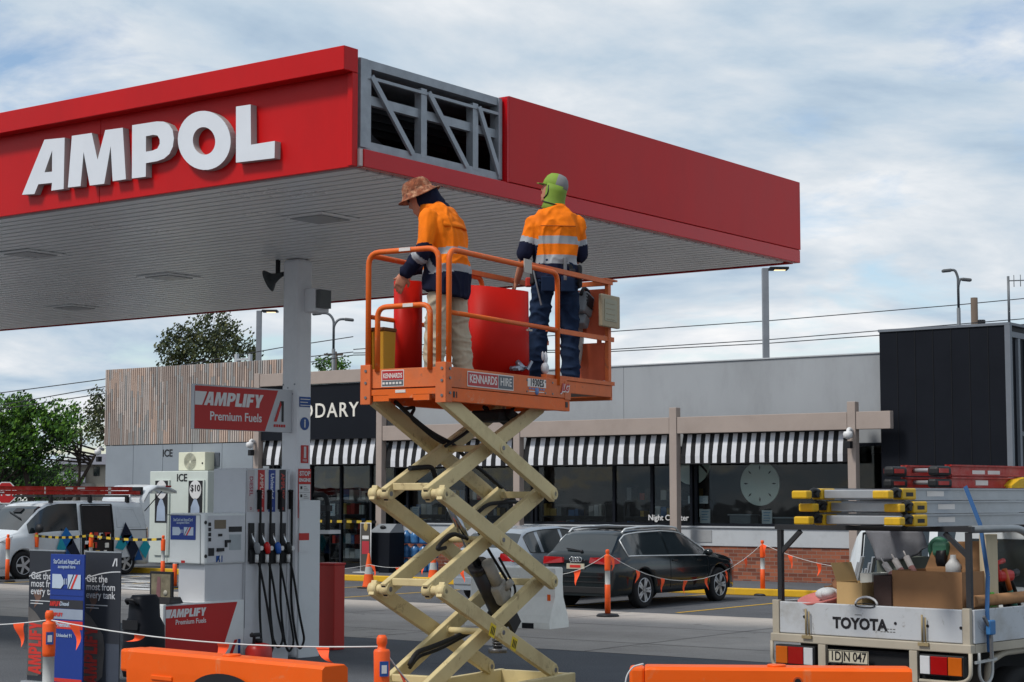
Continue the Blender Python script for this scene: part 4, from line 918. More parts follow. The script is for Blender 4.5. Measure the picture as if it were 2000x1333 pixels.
def person(label, loc, rz, P):
    o = thing('person', label, 'person', loc, rz)
    sp = P['spine']                                     # pelvis, waist, chest, shoulder line, neck
    def sring(i, c, rx, ry):
        a = sp[max(i - 1, 0)]; b = sp[min(i + 1, len(sp) - 1)]; d = (V(b) - V(a)).normalized()
        ax = V((1, 0, 0)); yy = d.cross(ax).normalized(); return [V(c) + ax * q.x + yy * q.y for q in ring((0, 0, 0), rx, ry)]
    def torso(mb, infl, lo=0, hi=99, bulk=0):
        prof = [(.165, .115), (.172, .12), (.155, .112), (.17, .12), (.188, .125), (.165, .1), (.075, .07), (.058, .06)]
        rr = []
        for i, c in enumerate(sp):
            if i < lo or i > hi: continue
            rr.append(sring(i, c, prof[i][0] + infl + bulk * (i in (2, 3)), prof[i][1] + infl + bulk * (i in (2, 3))))
        mb.loft(rr, True, True)
    # body
    mb = MB(); torso(mb, 0)
    for s_ in (0, 1):
        limb(mb, P['leg'][s_], [.085, .058, .04]); ft = V(P['leg'][s_][-1]); fd = V(P['foot'][s_])
        limb(mb, [ft + V((0, 0, -.05)) - fd * .05, ft + V((0, 0, -.06)) + fd * .15], [.04, .034])
        limb(mb, P['arm'][s_], [.058, .042, .028])
        hand(mb, P['arm'][s_][-1], *P['hand'][s_])
    hc = V(P['head']); T, Rm = head(mb, hc, *P['look'])
    limb(mb, [sp[-2], hc + V((0, -.01, -.05))], [.06, .055])
    body = put(remesh(mb, 'body', .0065, 2), 'body', [P['skin']], o)
    # trousers
    mb = MB(); torso(mb, .016, 0, 2)
    for s_ in (0, 1):
        l = [V(q) for q in P['leg'][s_]]; limb(mb, [l[0], l[1], l[2] + V((0, 0, -.03))], [.092, .08, .074])
    put(remesh(mb, 'trousers', .009, 2, .014, 6.5, (.9, .9, 1.7)), 'trousers', [P['trousers']], o)
    # boots
    for s_ in (0, 1):
        ft = V(P['leg'][s_][-1]); fd = V(P['foot'][s_]); mb = MB()
        limb(mb, [ft + V((0, 0, .04)), ft + V((0, 0, -.05))], [.055, .052]); limb(mb, [ft + V((0, 0, -.052)) - fd * .06, ft + V((0, 0, -.062)) + fd * .17], [.047, .04])
        put(remesh(mb, 'boot', .008, 2), 'boot', [M_bt], o)
    # shirt
    mb = MB(); torso(mb, .022, P.get('shirt_lo', 1), 6, .008)
    if P.get('tail'): c = V(sp[0]); mb.loft([sring(0, c + V((0, -.01, P['tail'])), P.get('tw', .185) , P.get('td', .14)), sring(1, V(sp[1]), P.get('tw', .185), P.get('td', .138)), sring(2, V(sp[2]), .178, .135)])
    for s_ in (0, 1):
        a = [V(q) for q in P['arm'][s_]]; e = P['sleeve'][s_]
        if e <= 1.1: limb(mb, [a[0], a[0].lerp(a[1], min(1, e))], [.072, .064])
        else: limb(mb, [a[0], a[1], a[1].lerp(a[2], e - 1)], [.074, .06, .05])
    me = remesh(mb, 'shirt', .0085, 3, .014, 6.5, (1.3, 1.3, .8))
    A = [[V(q) for q in P['arm'][s_]] for s_ in (0, 1)]
    def seg(p, a, b):
        t = max(0, min(1, (p - a).dot(b - a) / (b - a).length_squared)); return (p - a.lerp(b, t)).length, t
    def fn(p, n):
        best = min(seg(p, V(sp[i]), V(sp[i + 1]))[0] for i in range(len(sp) - 1)) - .075; arm = None
        for q in A:
            for k in (0, 1):
                d, t = seg(p, q[k], q[k + 1])
                if d < best: best = d; arm = k + t
        if arm is not None and arm > .3:
            for lo, hi, m in P['bands_arm']:
                if lo <= arm < hi: return m
            return 1
        z = p.z + P.get('band_tilt', 0) * p.y
        for lo, hi, m in P['bands']:
            if lo <= z < hi: return m
        return 0
    put(me, 'shirt', [M_hv, M_nv, M_rf], o, fn)
    return o, T, Rm
# left worker, stooping, head down, facing along the short side of the platform
a = LP_(856, 715, .38); FL = ZM + .022
W1 = dict(spine=[(0, -.05, .86), (0, -.07, .95), (0, -.075, 1.05), (0, -.06, 1.16), (0, -.03, 1.25), (0, .015, 1.335), (0, .06, 1.375), (0, .09, 1.4)],
          leg=[[(-.08, -.075, .87), (-.1, -.02, .48), (-.11, -.01, .1)], [(.08, -.09, .87), (.12, -.12, .48), (.13, -.16, .1)]], foot=[(-.1, .97, 0), (.1, .97, 0)],
          arm=[[(-.19, .0, 1.295), (-.26, .0, 1.03), (-.2, .2, .865)], [(.19, .0, 1.295), (.24, .09, 1.05), (.08, .3, .93)]],
          hand=[((.05, .45, -.9), (.75, .3, .0), .3, 1), ((-.3, .6, -.75), (-.8, 0, -.1), .4, -1)],
          head=(0, .155, 1.475), look=(R(24), R(-24)), skin=M_skin, trousers=M_bg, tail=-.13, tw=.215, td=.165, sleeve=[1.86, 1.86], band_tilt=.12,
          bands=[(.0, .86, 1), (.86, .92, 2), (.92, 1.0, 0), (1.0, 1.055, 2)], bands_arm=[(.3, .82, 0), (1.12, 1.32, 2)])
w1, T, Rm = person('person in a brown wide-brim hat and beige trousers leaning over a red sheet', LM @ V((a.x, .38, FL)), LRZ + R(8), W1)
M_camo = pm('camo hat', (126, 70, 46), .9, var=.6, scale=26, dirt=.85, dcol=(206, 160, 126), dscale=16, scuff=(.9, (54, 36, 30), 15))
hb = MB(); n = 28; ringz = []
for r_, z_ in ((.03, .175), (.075, .165), (.1, .13), (.112, .085), (.118, .05)): ringz.append([T(r_ * math.cos(q), -.005 + r_ * 1.12 * math.sin(q), z_) for q in [2 * math.pi * k / n for k in range(n)]])
def brim(r_, dz): return [T(r_ * math.cos(q), -.005 + r_ * 1.12 * math.sin(q), .05 + dz - .02 * math.cos(2 * q) * (r_ - .118) / .07) for q in [2 * math.pi * k / n for k in range(n)]]
ringz += [brim(.135, -.008), brim(.158, -.02), brim(.16, -.026), brim(.135, -.014), brim(.112, .03)]
hb.loft(ringz); hb.build('hat', M_camo, w1)
sc = MB(); sc.loft([[T(r_ * math.cos(q) * .95, -.035 + oy + r_ * math.sin(q) * 1.05, z_) for q in [2 * math.pi * k / 20 for k in range(20)]] for z_, r_, oy in ((.07, .095, .0), (.02, .1, -.012), (-.04, .1, -.02), (-.09, .098, -.03), (-.14, .115, -.03))])
scm = remesh(sc, 'hood', .009, 2, .008, 14)
ho = put(scm, 'hood', [M_nv], w1)
mb = MB()
for s_ in (-1, 1): mb.ball(T(s_ * .033, .09, .03), (.026, .01, .017), 12, rot=Rm)
mb.beam(T(-.07, .07, .035), T(.07, .07, .035), .01, .01); mb.build('sunglasses', M_sbk, w1)
# collar, yoke flap and back seam of the left worker's shirt
sp = [V(q) for q in W1['spine']]
yk = MB(); rows = []
for k in range(5):
    t = k / 4; c = sp[5].lerp(sp[4], t) + V((0, -.012 * t, 0)); rows.append([c + V((x, -math.sqrt(max(0, 1 - (x / .215) ** 2)) * (.125 + .03 * t) - .012, -.02 * t)) for x in [-.19 + .38 * j / 14 for j in range(15)]])
yk.loft(rows, False, False); yo = yk.build('yoke_flap', M_hv, w1, fix=False); md = yo.modifiers.new('s', 'SOLIDIFY'); md.thickness = .01; md.offset = 0
cl_ = MB().loft([[sp[6] + V((r_ * math.cos(q), .0 + r_ * .92 * math.sin(q), z_)) for q in [2 * math.pi * k / 18 for k in range(18)]] for z_, r_ in ((-.02, .105), (.03, .1), (.05, .098), (.045, .092), (.0, .09))]); cl_.build('collar', M_hv, w1)
# right worker, upright, back to the camera, head turned left
a = LP_(1085, 730, .3)
W2 = dict(spine=[(0, 0, .93), (0, -.005, 1.02), (0, .0, 1.13), (0, .005, 1.26), (0, .0, 1.4), (0, .01, 1.5), (0, .03, 1.56), (0, .04, 1.61)],
          leg=[[(-.1, 0, .94), (-.15, .02, .51), (-.17, -.03, .1)], [(.1, 0, .94), (.13, .04, .51), (.13, .0, .1)]], foot=[(-.25, .95, 0), (.25, .95, 0)],
          arm=[[(-.185, .0, 1.435), (-.265, -.01, 1.17), (-.31, .16, .95)], [(.185, .0, 1.435), (.235, .06, 1.18), (.16, .3, 1.08)]],
          hand=[((-.25, .6, -.7), (.5, .2, -.6), .5, 1), ((-.5, .8, .1), (-.2, .1, -.9), .6, -1)],
          head=(-.01, .045, 1.73), look=(R(62), R(18)), skin=M_skin2, trousers=M_jn, tail=.02, shirt_lo=1, sleeve=[1.02, 1.02],
          bands=[(.0, 1.075, 1), (1.075, 1.15, 2), (1.15, 1.245, 0), (1.245, 1.315, 2)], bands_arm=[(.3, .5, 0), (.5, .68, 2)])
w2, T, Rm = person('person in a lime cap with neck flap and blue jeans, seen from behind', LM @ V((a.x, .3, ZM + .087)), LRZ - R(52), W2)
M_lime = pm('lime cap', (118, 146, 50), .7, var=.14, scale=8); M_capg = pm('cap grey', (122, 122, 122), .7, var=.1)
hb = MB()
prof = [(.02, .152), (.06, .142), (.085, .115), (.1, .075), (.104, .035), (.1, .03), (.05, .03)]
hb.loft([[T(r_ * math.cos(q) * .9, -.008 + r_ * 1.1 * math.sin(q), z_) for q in [2 * math.pi * k / 24 for k in range(24)]] for r_, z_ in prof], mf=lambda i, j: 1 if 13 <= j <= 22 else 0)
hb.loft([[T(-.07, .07, .035), T(0, .1, .042), T(.07, .07, .035)], [T(-.06, .12, .028), T(0, .165, .03), T(.06, .12, .028)], [T(-.06, .12, .022), T(0, .165, .024), T(.06, .12, .022)], [T(-.07, .07, .029), T(0, .1, .034), T(.07, .07, .029)]], False, False)
hb.build('cap', [M_lime, M_capg], w2)
fm = MB(); fm.loft([[T(r_ * math.cos(q), -.01 + oy + r_ * 1.1 * math.sin(q), z_) for q in [math.pi * (.86 + 1.28 * k / 18) for k in range(19)]] for z_, r_, oy in ((.05, .098, 0), (.0, .1, 0), (-.06, .098, -.01), (-.12, .105, -.02), (-.17, .125, -.03))], False, False)
fo = fm.build('neck_flap', M_lime, w2, fix=False)
sm_ = fo.modifiers.new('thick', 'SOLIDIFY'); sm_.thickness = .008; sm_.offset = 1
st = MB(); st.tube([T(-.093, .02, .03), T(-.1, .0, -.04), T(-.09, .03, -.09)], .006, 6, round_=.03).tube([T(.093, .02, .03), T(.1, .0, -.04), T(.09, .03, -.09)], .006, 6, round_=.03)
st.tube([T(.112 * math.cos(q), -.022 + .112 * 1.1 * math.sin(q), -.115) for q in [math.pi * (.86 + 1.28 * k / 18) for k in range(19)]], .005, 6); st.build('strap', M_sbk, w2)
hs_ = MB()
hs_.box((-.19, .0, 1.0), (.05, .1, .2), rot3('Y', .1), 0, .02).box((.2, -.02, .98), (.05, .1, .2), None, 0, .02).box((-.23, .02, .93), (.05, .06, .08), None, 2, .01).box((.06, -.15, 1.03), (.03, .02, .2), None, 1, .006).beam((-.2, -.08, 1.02), (-.14, -.12, .72), .012, .012, m=1).box((.12, -.15, 1.0), (.05, .03, .06), None, 0, .008)
hs_.loft([ring((0, .0, 1.035), .192, .142), ring((0, .0, 1.075), .194, .144)], True, False)
hs_.build('tool_belt', [M_sbk, M_stl, pm('tool red', (180, 50, 34), .5)], w2)

sp = [V(q) for q in W2['spine']]
MB().loft([[sp[6] + V((r_ * math.cos(q), .0 + r_ * .92 * math.sin(q), z_)) for q in [2 * math.pi * k / 18 for k in range(18)]] for z_, r_ in ((-.03, .105), (.03, .098), (.045, .094), (.0, .088))]).build('collar', M_hv, w2)
sm2 = MB().tube([(-.15 + .3 * k / 10, -.148 - .012 * math.sin(math.pi * k / 10), 1.395) for k in range(11)], .004, 5)
sm2.build('yoke_seam', pm('seam orange', (150, 70, 10), .8), w2)
for s_ in (-1, 1):
    MB().box((s_ * .085, -.148, .9), (.12, .02, .13), None, 0, .008).build('back_pocket', M_jn, w2)
# ---------------------------------------------------------------- cars
def interp(tab, x):
    if x <= tab[0][0]: return tab[0][1]
    for (a, b), (c, d) in zip(tab, tab[1:]):
        if x <= c:
            t = (x - a) / (c - a) if c > a else 1; return b + (d - b) * t
    return tab[-1][1]
def sm_interp(tab, x, e=.05): return (interp(tab, x - e) + interp(tab, x) * 2 + interp(tab, x + e)) / 4
M_cg = pm('car glass', (34, 42, 46), .06, var=.08); M_cg.node_tree.nodes['Principled BSDF'].inputs['Specular IOR Level'].default_value = .9
M_trimb = pm('car plastic', (28, 29, 31), .55); M_chr = pm('chrome', (190, 192, 194), .18, metal=1, var=.05)
M_tail = pm('tail lamp red', (150, 14, 18), .15, coat=.5); M_amb = pm('amber lens', (190, 92, 20), .2, coat=.4); M_clr = pm('clear lens', (196, 198, 200), .15, coat=.4)
M_tyre = pm('tyre', (30, 30, 32), .85, var=.2)
M_rim = pm('alloy rim', (186, 190, 194), .3, metal=.3)
M_brt = pm('bright trim', (196, 200, 202), .25, metal=.2)
def wheel(par, x, y, r, side, spokes=5, rim=None, double=True):
    """side = +1 outward is +y"""
    w = .2; y0 = y - side * w / 2; y1 = y + side * w / 2
    t = MB().lathe((x, y0, r), [(r * .62, 0), (r * .9, .0), (r * .985, .02), (r, .05), (r, w - .05), (r * .985, w - .02), (r * .9, w), (r * .7, w - .008), (r * .68, w - .05)], (0, side, 0), 30)
    t.v = t.v; o = t.build('wheel', M_tyre, par)
    rm = MB().lathe((x, y0, r), [(r * .7, w - .01), (r * .66, w - .004), (r * .62, w - .03), (r * .6, w - .1), (r * .1, w - .09), (0, w - .09)], (0, side, 0), 28, 1)
    for k in range(spokes):
        for da in ((-.16, .16) if double else (0,)):
            a = 2 * math.pi * k / spokes + da
            c = V((x, y1 - side * .022, r)); d = V((math.cos(a), 0, math.sin(a)))
            rm.beam(c + d * r * .08, c + d * r * .65, r * (.13 if double else .2), .03, (0, 1, 0), m=0)
    rm.cyl((x, y1 - side * .05, r), (x, y1 - side * .008, r), r * .15, n=14, m=0)
    rm.tube([(x + r * .655 * math.cos(a), y1 - side * .012, r + r * .655 * math.sin(a)) for a in [k * math.pi / 14 for k in range(29)]], r * .03, 6, m=0)
    rm.build('rim', [rim or M_rim, M_dark], o)
    return o
def car(label, cat, loc, rz, S, paint, name=None, group=None):
    t = thing(name or 'parked_car', label, cat, loc, rz, group)
    top, belt, wid = S['top'], S['belt'], S['w']; sill = S.get('sill', .24); wh = S['wheels']; wr = S['wr']; Ra = wr + .06
    xs = set()
    x = S['top'][0][0]
    while x < S['top'][-1][0]: xs.add(round(x, 3)); x += .11
    for a, _ in top: xs.add(a)
    for a, b in S['side'] + [S['ws'], S['rw']]: xs.add(a); xs.add(b)
    for c in wh:
        for k in range(-8, 9): xs.add(round(c + Ra * k / 8, 3))
    xs = sorted(x for x in xs if top[0][0] <= x <= top[-1][0]); xs = [x for i, x in enumerate(xs) if i == 0 or x - xs[i - 1] > .004]
    def zbot(x):
        z = sill
        for c in wh:
            if abs(x - c) < Ra: z = max(z, wr * .95 + math.sqrt(max(0, Ra * Ra - (x - c) ** 2)))
        return z
    tum = S.get('tumble', .74)
    def half(x):
        z1 = sm_interp(top, x, .03); zb_ = min(zbot(x), z1 - .06); w = sm_interp(wid, x, .06); be = min(interp(belt, x), z1 - .02); h = z1 - be; k = max(0, min(1, (h - .03) / .38))
        w6 = w * (.88 * (1 - k) + tum * k); z6 = be + max(h * .5, h - .07)
        sh = be - .09
        r = [(w * .72, zb_), (w * .965, zb_ + .01), (w * .985, max(zb_ + .03, .36)), (w, max(zb_ + .05, .55)), (w * 1.0, max(zb_ + .06, min(.72, sh - .04))), (w * .985, max(zb_ + .07, sh)), (w * (.955 - .02 * (1 - k)), max(zb_ + .08, be)), (w6 + (w * .955 - w6) * .5 * k, (be + z6) / 2 + .01 * k), (w6, z6), (w6 * .93, z6 + (z1 - z6) * .6), (w6 * .7, z1 - .012), (0, z1)]
        r2 = []; zp = -1
        for a, z in r: z = max(z, zp + .001); r2.append((a, min(z, z1 + .02))); zp = z
        return r2
    body, gl = MB(), {'windscreen': MB(), 'rear_window': MB()}
    for q in range(len(S['side'])):
        for sd0 in (True, False): gl[('side_window', q, sd0)] = MB()
    H = [half(x) for x in xs]; nh = len(H[0])
    rows = []
    for x, h in zip(xs, H): rows.append([V((x, a, z)) for a, z in h] + [V((x, -a, z)) for a, z in h[-2::-1]])
    n = len(rows[0])
    for mb in [body] + list(gl.values()): mb.v = [p for r in rows for p in r]
    for i in range(len(xs) - 1):
        xm = (xs[i] + xs[i + 1]) / 2
        for j in range(n - 1):
            jj = j if j < nh - 1 else n - 2 - j; tgt = body
            wi = [q for q, (a, b) in enumerate(S['side']) if a - .001 < xm < b + .001]
            if jj in (6, 7) and wi: tgt = gl[('side_window', wi[0], j < nh - 1)]
            elif jj >= 8 and S['ws'][0] < xm < S['ws'][1] and jj >= 9: tgt = gl['windscreen']
            elif jj >= 9 and S['rw'][0] < xm < S['rw'][1]: tgt = gl['rear_window']
            tgt.f.append((i * n + j, i * n + j + 1, (i + 1) * n + j + 1, (i + 1) * n + j)); tgt.m.append(0); tgt.sm.append(True)
        body.f.append((i * n, (i + 1) * n, (i + 1) * n + n - 1, i * n + n - 1)); body.m.append(1); body.sm.append(False)
    body.f.append(tuple(range(n))); body.m.append(0); body.sm.append(False)
    body.f.append(tuple((len(xs) - 1) * n + j for j in reversed(range(n)))); body.m.append(0); body.sm.append(False)
    bo = body.build('body', [paint, M_trimb], t)
    bo['hb'] = 0
    for k, mb in gl.items():
        used = sorted({i for f in mb.f for i in f}); mp = {a: b for b, a in enumerate(used)}
        if not mb.f: continue
        mb.v = [mb.v[i] for i in used]; mb.f = [tuple(mp[i] for i in f) for f in mb.f]
        mb.build(k if isinstance(k, str) else k[0], M_cg, t)
    for c in wh:
        w_ = interp(wid, c)
        for sd_ in (1, -1):
            wheel(t, c, sd_ * (w_ - .1), wr, sd_, S.get('spokes', 5), None, S.get('dbl', True))
        MB().bb((c - Ra, -w_ + .22, .3), (c + Ra, w_ - .22, wr * .95 + Ra * .9)).build('wheel_housing', M_dark, t)
    def surf(x, row, sd_=1, off=0.0):
        a, z = half(x)[row]; return V((x, sd_ * (a + off), z))
    return t, surf, half
def belt_trim(t, surf, x0, x1, sd_, mat, row=6, r=.009, name='trim', n=16):
    pts = [surf(x0 + (x1 - x0) * k / n, row, sd_, .004) for k in range(n + 1)]
    MB().tube(pts, r, 6).build(name, mat, t)
def arch_trim(t, surf, x0, x1, sd_, mat, r=.01):
    n = 18; xs = [x0 + (x1 - x0) * k / n for k in range(n + 1)]
    MB().tube([surf(x, 6, sd_, .004) for x in xs] + [surf(x, 8, sd_, .006) for x in reversed(xs)] + [surf(x0, 6, sd_, .004)], r, 6).build('window_trim', mat, t)
def mirror(t, x, y, z, sd_, mat):
    MB().ball((x, y + sd_ * .12, z), (.07, .1, .07), 12).beam((x, y, z - .03), (x, y + sd_ * .08, z - .02), .03, .04).build('mirror', mat, t)
M_aud = pm('dark green car paint', (17, 25, 28), .14, var=.05, coat=.35, spec=.4); M_slv = pm('silver car paint', (148, 156, 164), .22, var=.04, coat=.5, metal=.25); M_vwh = pm('white car paint', (198, 204, 208), .3, var=.03, coat=.6, dirt=.15, dcol=(150, 148, 142))
WAG = dict(top=[(-2.38, .62), (-2.365, .8), (-2.33, 1.0), (-2.22, 1.06), (-1.98, 1.28), (-1.84, 1.4), (-1.7, 1.455), (-1.2, 1.49), (-.4, 1.505), (.15, 1.475), (.5, 1.39), (1.22, 1.04), (1.35, 1.0), (1.9, .92), (2.2, .82), (2.34, .68), (2.37, .5)],
           belt=[(-2.3, .98), (-1.6, .985), (.6, .945), (1.4, .92), (2.4, .8)], w=[(-2.38, .74), (-2.3, .83), (-2.0, .9), (-1.3, .925), (1.3, .92), (1.9, .89), (2.2, .8), (2.37, .6)],
           side=[(-1.86, -1.5), (-1.42, -.52), (-.44, .98)], ws=(.42, 1.2), rw=(-2.2, -1.86), wheels=[-1.42, 1.42], wr=.34, tumble=.71, sill=.25)
au, sf, hf = car('dark green wagon with roof rails and five-spoke alloy wheels parked nose to the kerb', 'car', (-19.37, 30.62, 0), R(90), WAG, M_aud)
for s_ in (1, -1):
    arch_trim(au, sf, -1.9, 1.02, s_, M_brt, .013)
    MB().tube([sf(x, 9, s_, .0) + V((0, 0, .05 if -1.68 < x < .28 else -.01)) for x in [-1.74 + k * .13 for k in range(17)]], .02, 8).build('roof_rail', M_brt, au)
    mirror(au, .78, s_ * .9, 1.0, s_, M_aud)
    MB().tube([sf(-1.42 + k * .02, 3, s_, .004) for k in range(0)] or [sf(-.95, 3, s_, .003), sf(-.2, 3, s_, .003), sf(.9, 3, s_, .003)], .006, 5).build('door_crease', M_trimb, au)
    for x in (-.3, .62): MB().beam(sf(x - .1, 5, s_, .014), sf(x + .08, 5, s_, .014), .02, .025, bev=.006).build('door_handle', M_aud, au)
    mb = MB()
    for x in (-.48, .95): mb.tube([sf(x, r_, s_, .001) for r_ in (2, 3, 4, 5, 6)], .005, 5)
    mb.build('door_gap', M_dark, au)
    r0 = [V((-2.385, s_ * .3, .86)), V((-2.37, s_ * .76, .83)), V((-2.22, s_ * .875, .86)), V((-2.2, s_ * .87, .96)), V((-2.34, s_ * .76, .97)), V((-2.375, s_ * .32, .96))]
    MB().add(r0 + [q + V((.06, -s_ * .02, 0)) for q in r0], [tuple(range(6)), tuple(range(6, 12))] + [(i, (i + 1) % 6, (i + 1) % 6 + 6, i + 6) for i in range(6)]).build('tail_light', M_tail, au)
mb = MB()
for k in range(4): mb.tube([(-2.385, -.09 + .06 * k + .045 * math.cos(a), .92 + .045 * math.sin(a)) for a in [q * math.pi / 8 for q in range(17)]], .008, 6)
mb.build('badge', M_chr, au)
MB().bb((-2.4, -.2, .745), (-2.375, .2, .845), bev=.004).text('', MX((-2.402, 0, .79), (0, -1, 0), (0, 0, 1)), .08).build('number_plate', pm('plate cream', (176, 170, 150), .5), au)
MB().bb((-2.405, -.12, .77), (-2.401, .12, .82)).build('plate_mark', M_srd, au)
MB().beam((-2.235, -.05, 1.075), (-2.18, .34, 1.12), .025, .02).ball((-2.24, -.04, 1.07), .035, 8).build('rear_wiper', M_sbk, au)
mb = MB().bb((-2.395, -.68, .30), (-2.36, .68, .42), bev=.01).bb((-2.392, -.74, .5), (-2.36, .74, .52)).bb((-2.4, -.6, .6), (-2.37, .6, .615))
mb.build('bumper', M_trimb, au)
mb = MB()
for k in range(5): mb.bb((-1.55 + k * .3, -.45, 1.497), (-1.42 + k * .3, .45, 1.515), bev=.004)
mb.build('roof_strip', M_trimb, au)
HAT = dict(top=[(-2.1, .6), (-2.08, .85), (-2.02, 1.02), (-1.9, 1.08), (-1.6, 1.38), (-1.45, 1.45), (-1.0, 1.5), (-.3, 1.52), (.3, 1.45), (1.1, 1.04), (1.25, 1.0), (1.8, .9), (2.05, .72), (2.1, .5)],
           belt=[(-2.1, 1.0), (.6, .95), (1.4, .92), (2.2, .8)], w=[(-2.1, .7), (-2.0, .82), (-1.6, .89), (1.3, .9), (1.8, .86), (2.1, .62)],
           side=[(-1.6, -1.25), (-1.15, -.42), (-.34, .85)], ws=(.35, 1.08), rw=(-1.9, -1.6), wheels=[-1.28, 1.38], wr=.33, tumble=.72)
bm_, sf, hf = car('silver hatchback parked nose in, half hidden by the scissor arms', 'car', (-21.98, 30.85, 0), R(90), HAT, M_slv)
for s_ in (1, -1):
    arch_trim(bm_, sf, -1.62, .9, s_, M_trimb, .008); mirror(bm_, .7, s_ * .87, 1.0, s_, M_slv)
    r0 = [V((-2.1, s_ * .42, .84)), V((-2.06, s_ * .76, .82)), V((-1.86, s_ * .875, .86)), V((-1.84, s_ * .865, 1.0)), V((-2.02, s_ * .74, 1.02)), V((-2.07, s_ * .44, .98))]
    MB().add(r0 + [q + V((.06, -s_ * .02, 0)) for q in r0], [tuple(range(6)), tuple(range(6, 12))] + [(i, (i + 1) % 6, (i + 1) % 6 + 6, i + 6) for i in range(6)]).build('tail_light', M_tail, bm_)
MB().bb((-2.13, -.2, .62), (-2.1, .2, .73)).build('number_plate', pm('plate white', (200, 200, 196), .5), bm_)
MB().bb((-2.12, -.7, .34), (-2.07, .7, .5), bev=.02).build('bumper', M_slv, bm_)
p = W(4, 985, D=62)
c3, sf, hf = car('white hatchback glimpsed behind the white van at the left edge', 'car', (p.x - .5, p.y + .6, 0), R(-75), HAT, M_vwh)
# ---- white van, side door open, tailgate raised
VAN = dict(top=[(-2.62, .8), (-2.6, 1.3), (-2.5, 1.8), (-2.42, 1.93), (-2.2, 1.975), (-1, 1.99), (.5, 1.98), (.85, 1.92), (1.1, 1.8), (1.78, 1.22), (1.9, 1.16), (2.3, 1.04), (2.5, .9), (2.6, .7), (2.62, .5)],
           belt=[(-2.62, 1.24), (.6, 1.2), (1.9, 1.12), (2.6, .95)], w=[(-2.62, .84), (-2.5, .92), (-2.0, .95), (1.5, .95), (2.0, .93), (2.35, .86), (2.62, .6)],
           side=[(-.12, 1.5)], ws=(.98, 1.74), rw=(-9, -9), wheels=[-1.72, 1.66], wr=.35, tumble=.84, sill=.26, spokes=5, dbl=False)
VX, VY = -38.55, 31.65
va, sf, hf = car('white van with blue and teal diamonds, side door slid open and tailgate raised', 'van', (VX, VY, 0), R(-90), VAN, M_vwh, 'white_van')
# open doorway: dark hold in a frame standing just proud of the flank
def vp(px, py, x=-37.58): return W(px, py, X=x)
def vloc(p): return V((-(p.y - VY), p.x - VX, p.z))
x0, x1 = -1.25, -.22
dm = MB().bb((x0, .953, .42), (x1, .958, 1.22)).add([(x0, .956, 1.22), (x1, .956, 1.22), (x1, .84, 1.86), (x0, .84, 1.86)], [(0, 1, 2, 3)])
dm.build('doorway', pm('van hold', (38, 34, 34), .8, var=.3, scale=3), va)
mb = MB().beam((x0, .965, .4), (x0, .965, 1.22), .03, .05).beam((x1, .965, .4), (x1, .965, 1.22), .03, .05).beam((x0, .963, 1.22), (x0, .85, 1.88), .03, .05).beam((x1, .963, 1.22), (x1, .85, 1.88), .03, .05).beam((x0, .85, 1.89), (x1, .85, 1.89), .03, .03).beam((x0 - 1.2, .98, 1.2), (x0, .98, 1.2), .012, .02)
mb.build('door_rail', M_trimb, va)
mb = MB()
for i in range(26):
    x = rnd.uniform(x0 + .06, x1 - .14); z = rnd.choice((.5, .74, .96)); mb.bb((x, .959, z), (x + rnd.uniform(.08, .2), .975, z + rnd.uniform(.08, .2)), rnd.randrange(7))
mb.build('stowed_gear', pmats, va)
sd_ = MB()
sd_.add([(x0 - 1.15, .975, .5), (x0 - .02, .99, .45), (x0 - .02, .99, 1.2), (x0 - 1.15, .975, 1.2), (x0 - .02, .88, 1.84), (x0 - 1.05, .87, 1.8)], [(0, 1, 2, 3), (3, 2, 4, 5)]).add([(x0 - 1.15, .965, .5), (x0 - .02, .965, .45), (x0 - .02, .965, 1.2), (x0 - 1.15, .965, 1.2)], [(0, 1, 2, 3)])
sdo = sd_.build('sliding_door', M_vwh, va)
MB().tube([(x0 - .12, .972, 1.27), (x0 - .12, .885, 1.76), (x0 - .75, .88, 1.74), (x0 - .98, .965, 1.27), (x0 - .12, .972, 1.27)], .01, 6).build('window_recess', pm('recess white', (170, 178, 182), .4), sdo)
MB().beam((x0 - .36, .998, .98), (x0 - .08, 1.0, .98), .03, .04, bev=.006).build('handle', M_sbk, sdo)
MB().beam((.0, .962, 1.02), (.22, .964, 1.02), .03, .04, bev=.006).build('door_handle', M_sbk, va)
mb = MB()
for x in (-.16, 1.28): mb.tube([sf(x, r_, 1, .002) for r_ in (2, 3, 4, 5, 6)], .006, 5)
mb.build('door_gap', M_dark, va)
MB().ball((1.3, 1.07, 1.28), (.09, .13, .12), 12).beam((1.3, .93, 1.22), (1.3, 1.02, 1.24), .05, .06).build('mirror', M_trimb, va)
for s_ in (1, -1):
    MB().add([V((2.3, s_ * .88, .98)), V((2.02, s_ * .945, 1.1)), V((2.1, s_ * .94, .88)), V((2.42, s_ * .8, .78)), V((2.56, s_ * .62, .84)), V((2.5, s_ * .62, .94))], [tuple(range(6))]).build('headlight', M_clr, va)
    MB().add([V((-2.6, s_ * .86, .98)), V((-2.48, s_ * .935, .98)), V((-2.47, s_ * .93, 1.26)), V((-2.575, s_ * .86, 1.26))], [(0, 1, 2, 3)]).build('tail_light', M_tail, va)
mb = MB().bb((2.6, -.5, .62), (2.64, .5, .76), bev=.01).bb((2.56, -.72, .36), (2.64, .72, .5), bev=.02)
mb.build('grille', M_trimb, va)
MB().beam((1.45, .5, 1.53), (1.25, -.2, 1.7), .03, .02).box((1.2, .1, 1.74), (.16, .3, .02), rot3('Y', .65)).build('dash_tray', M_sbk, va)
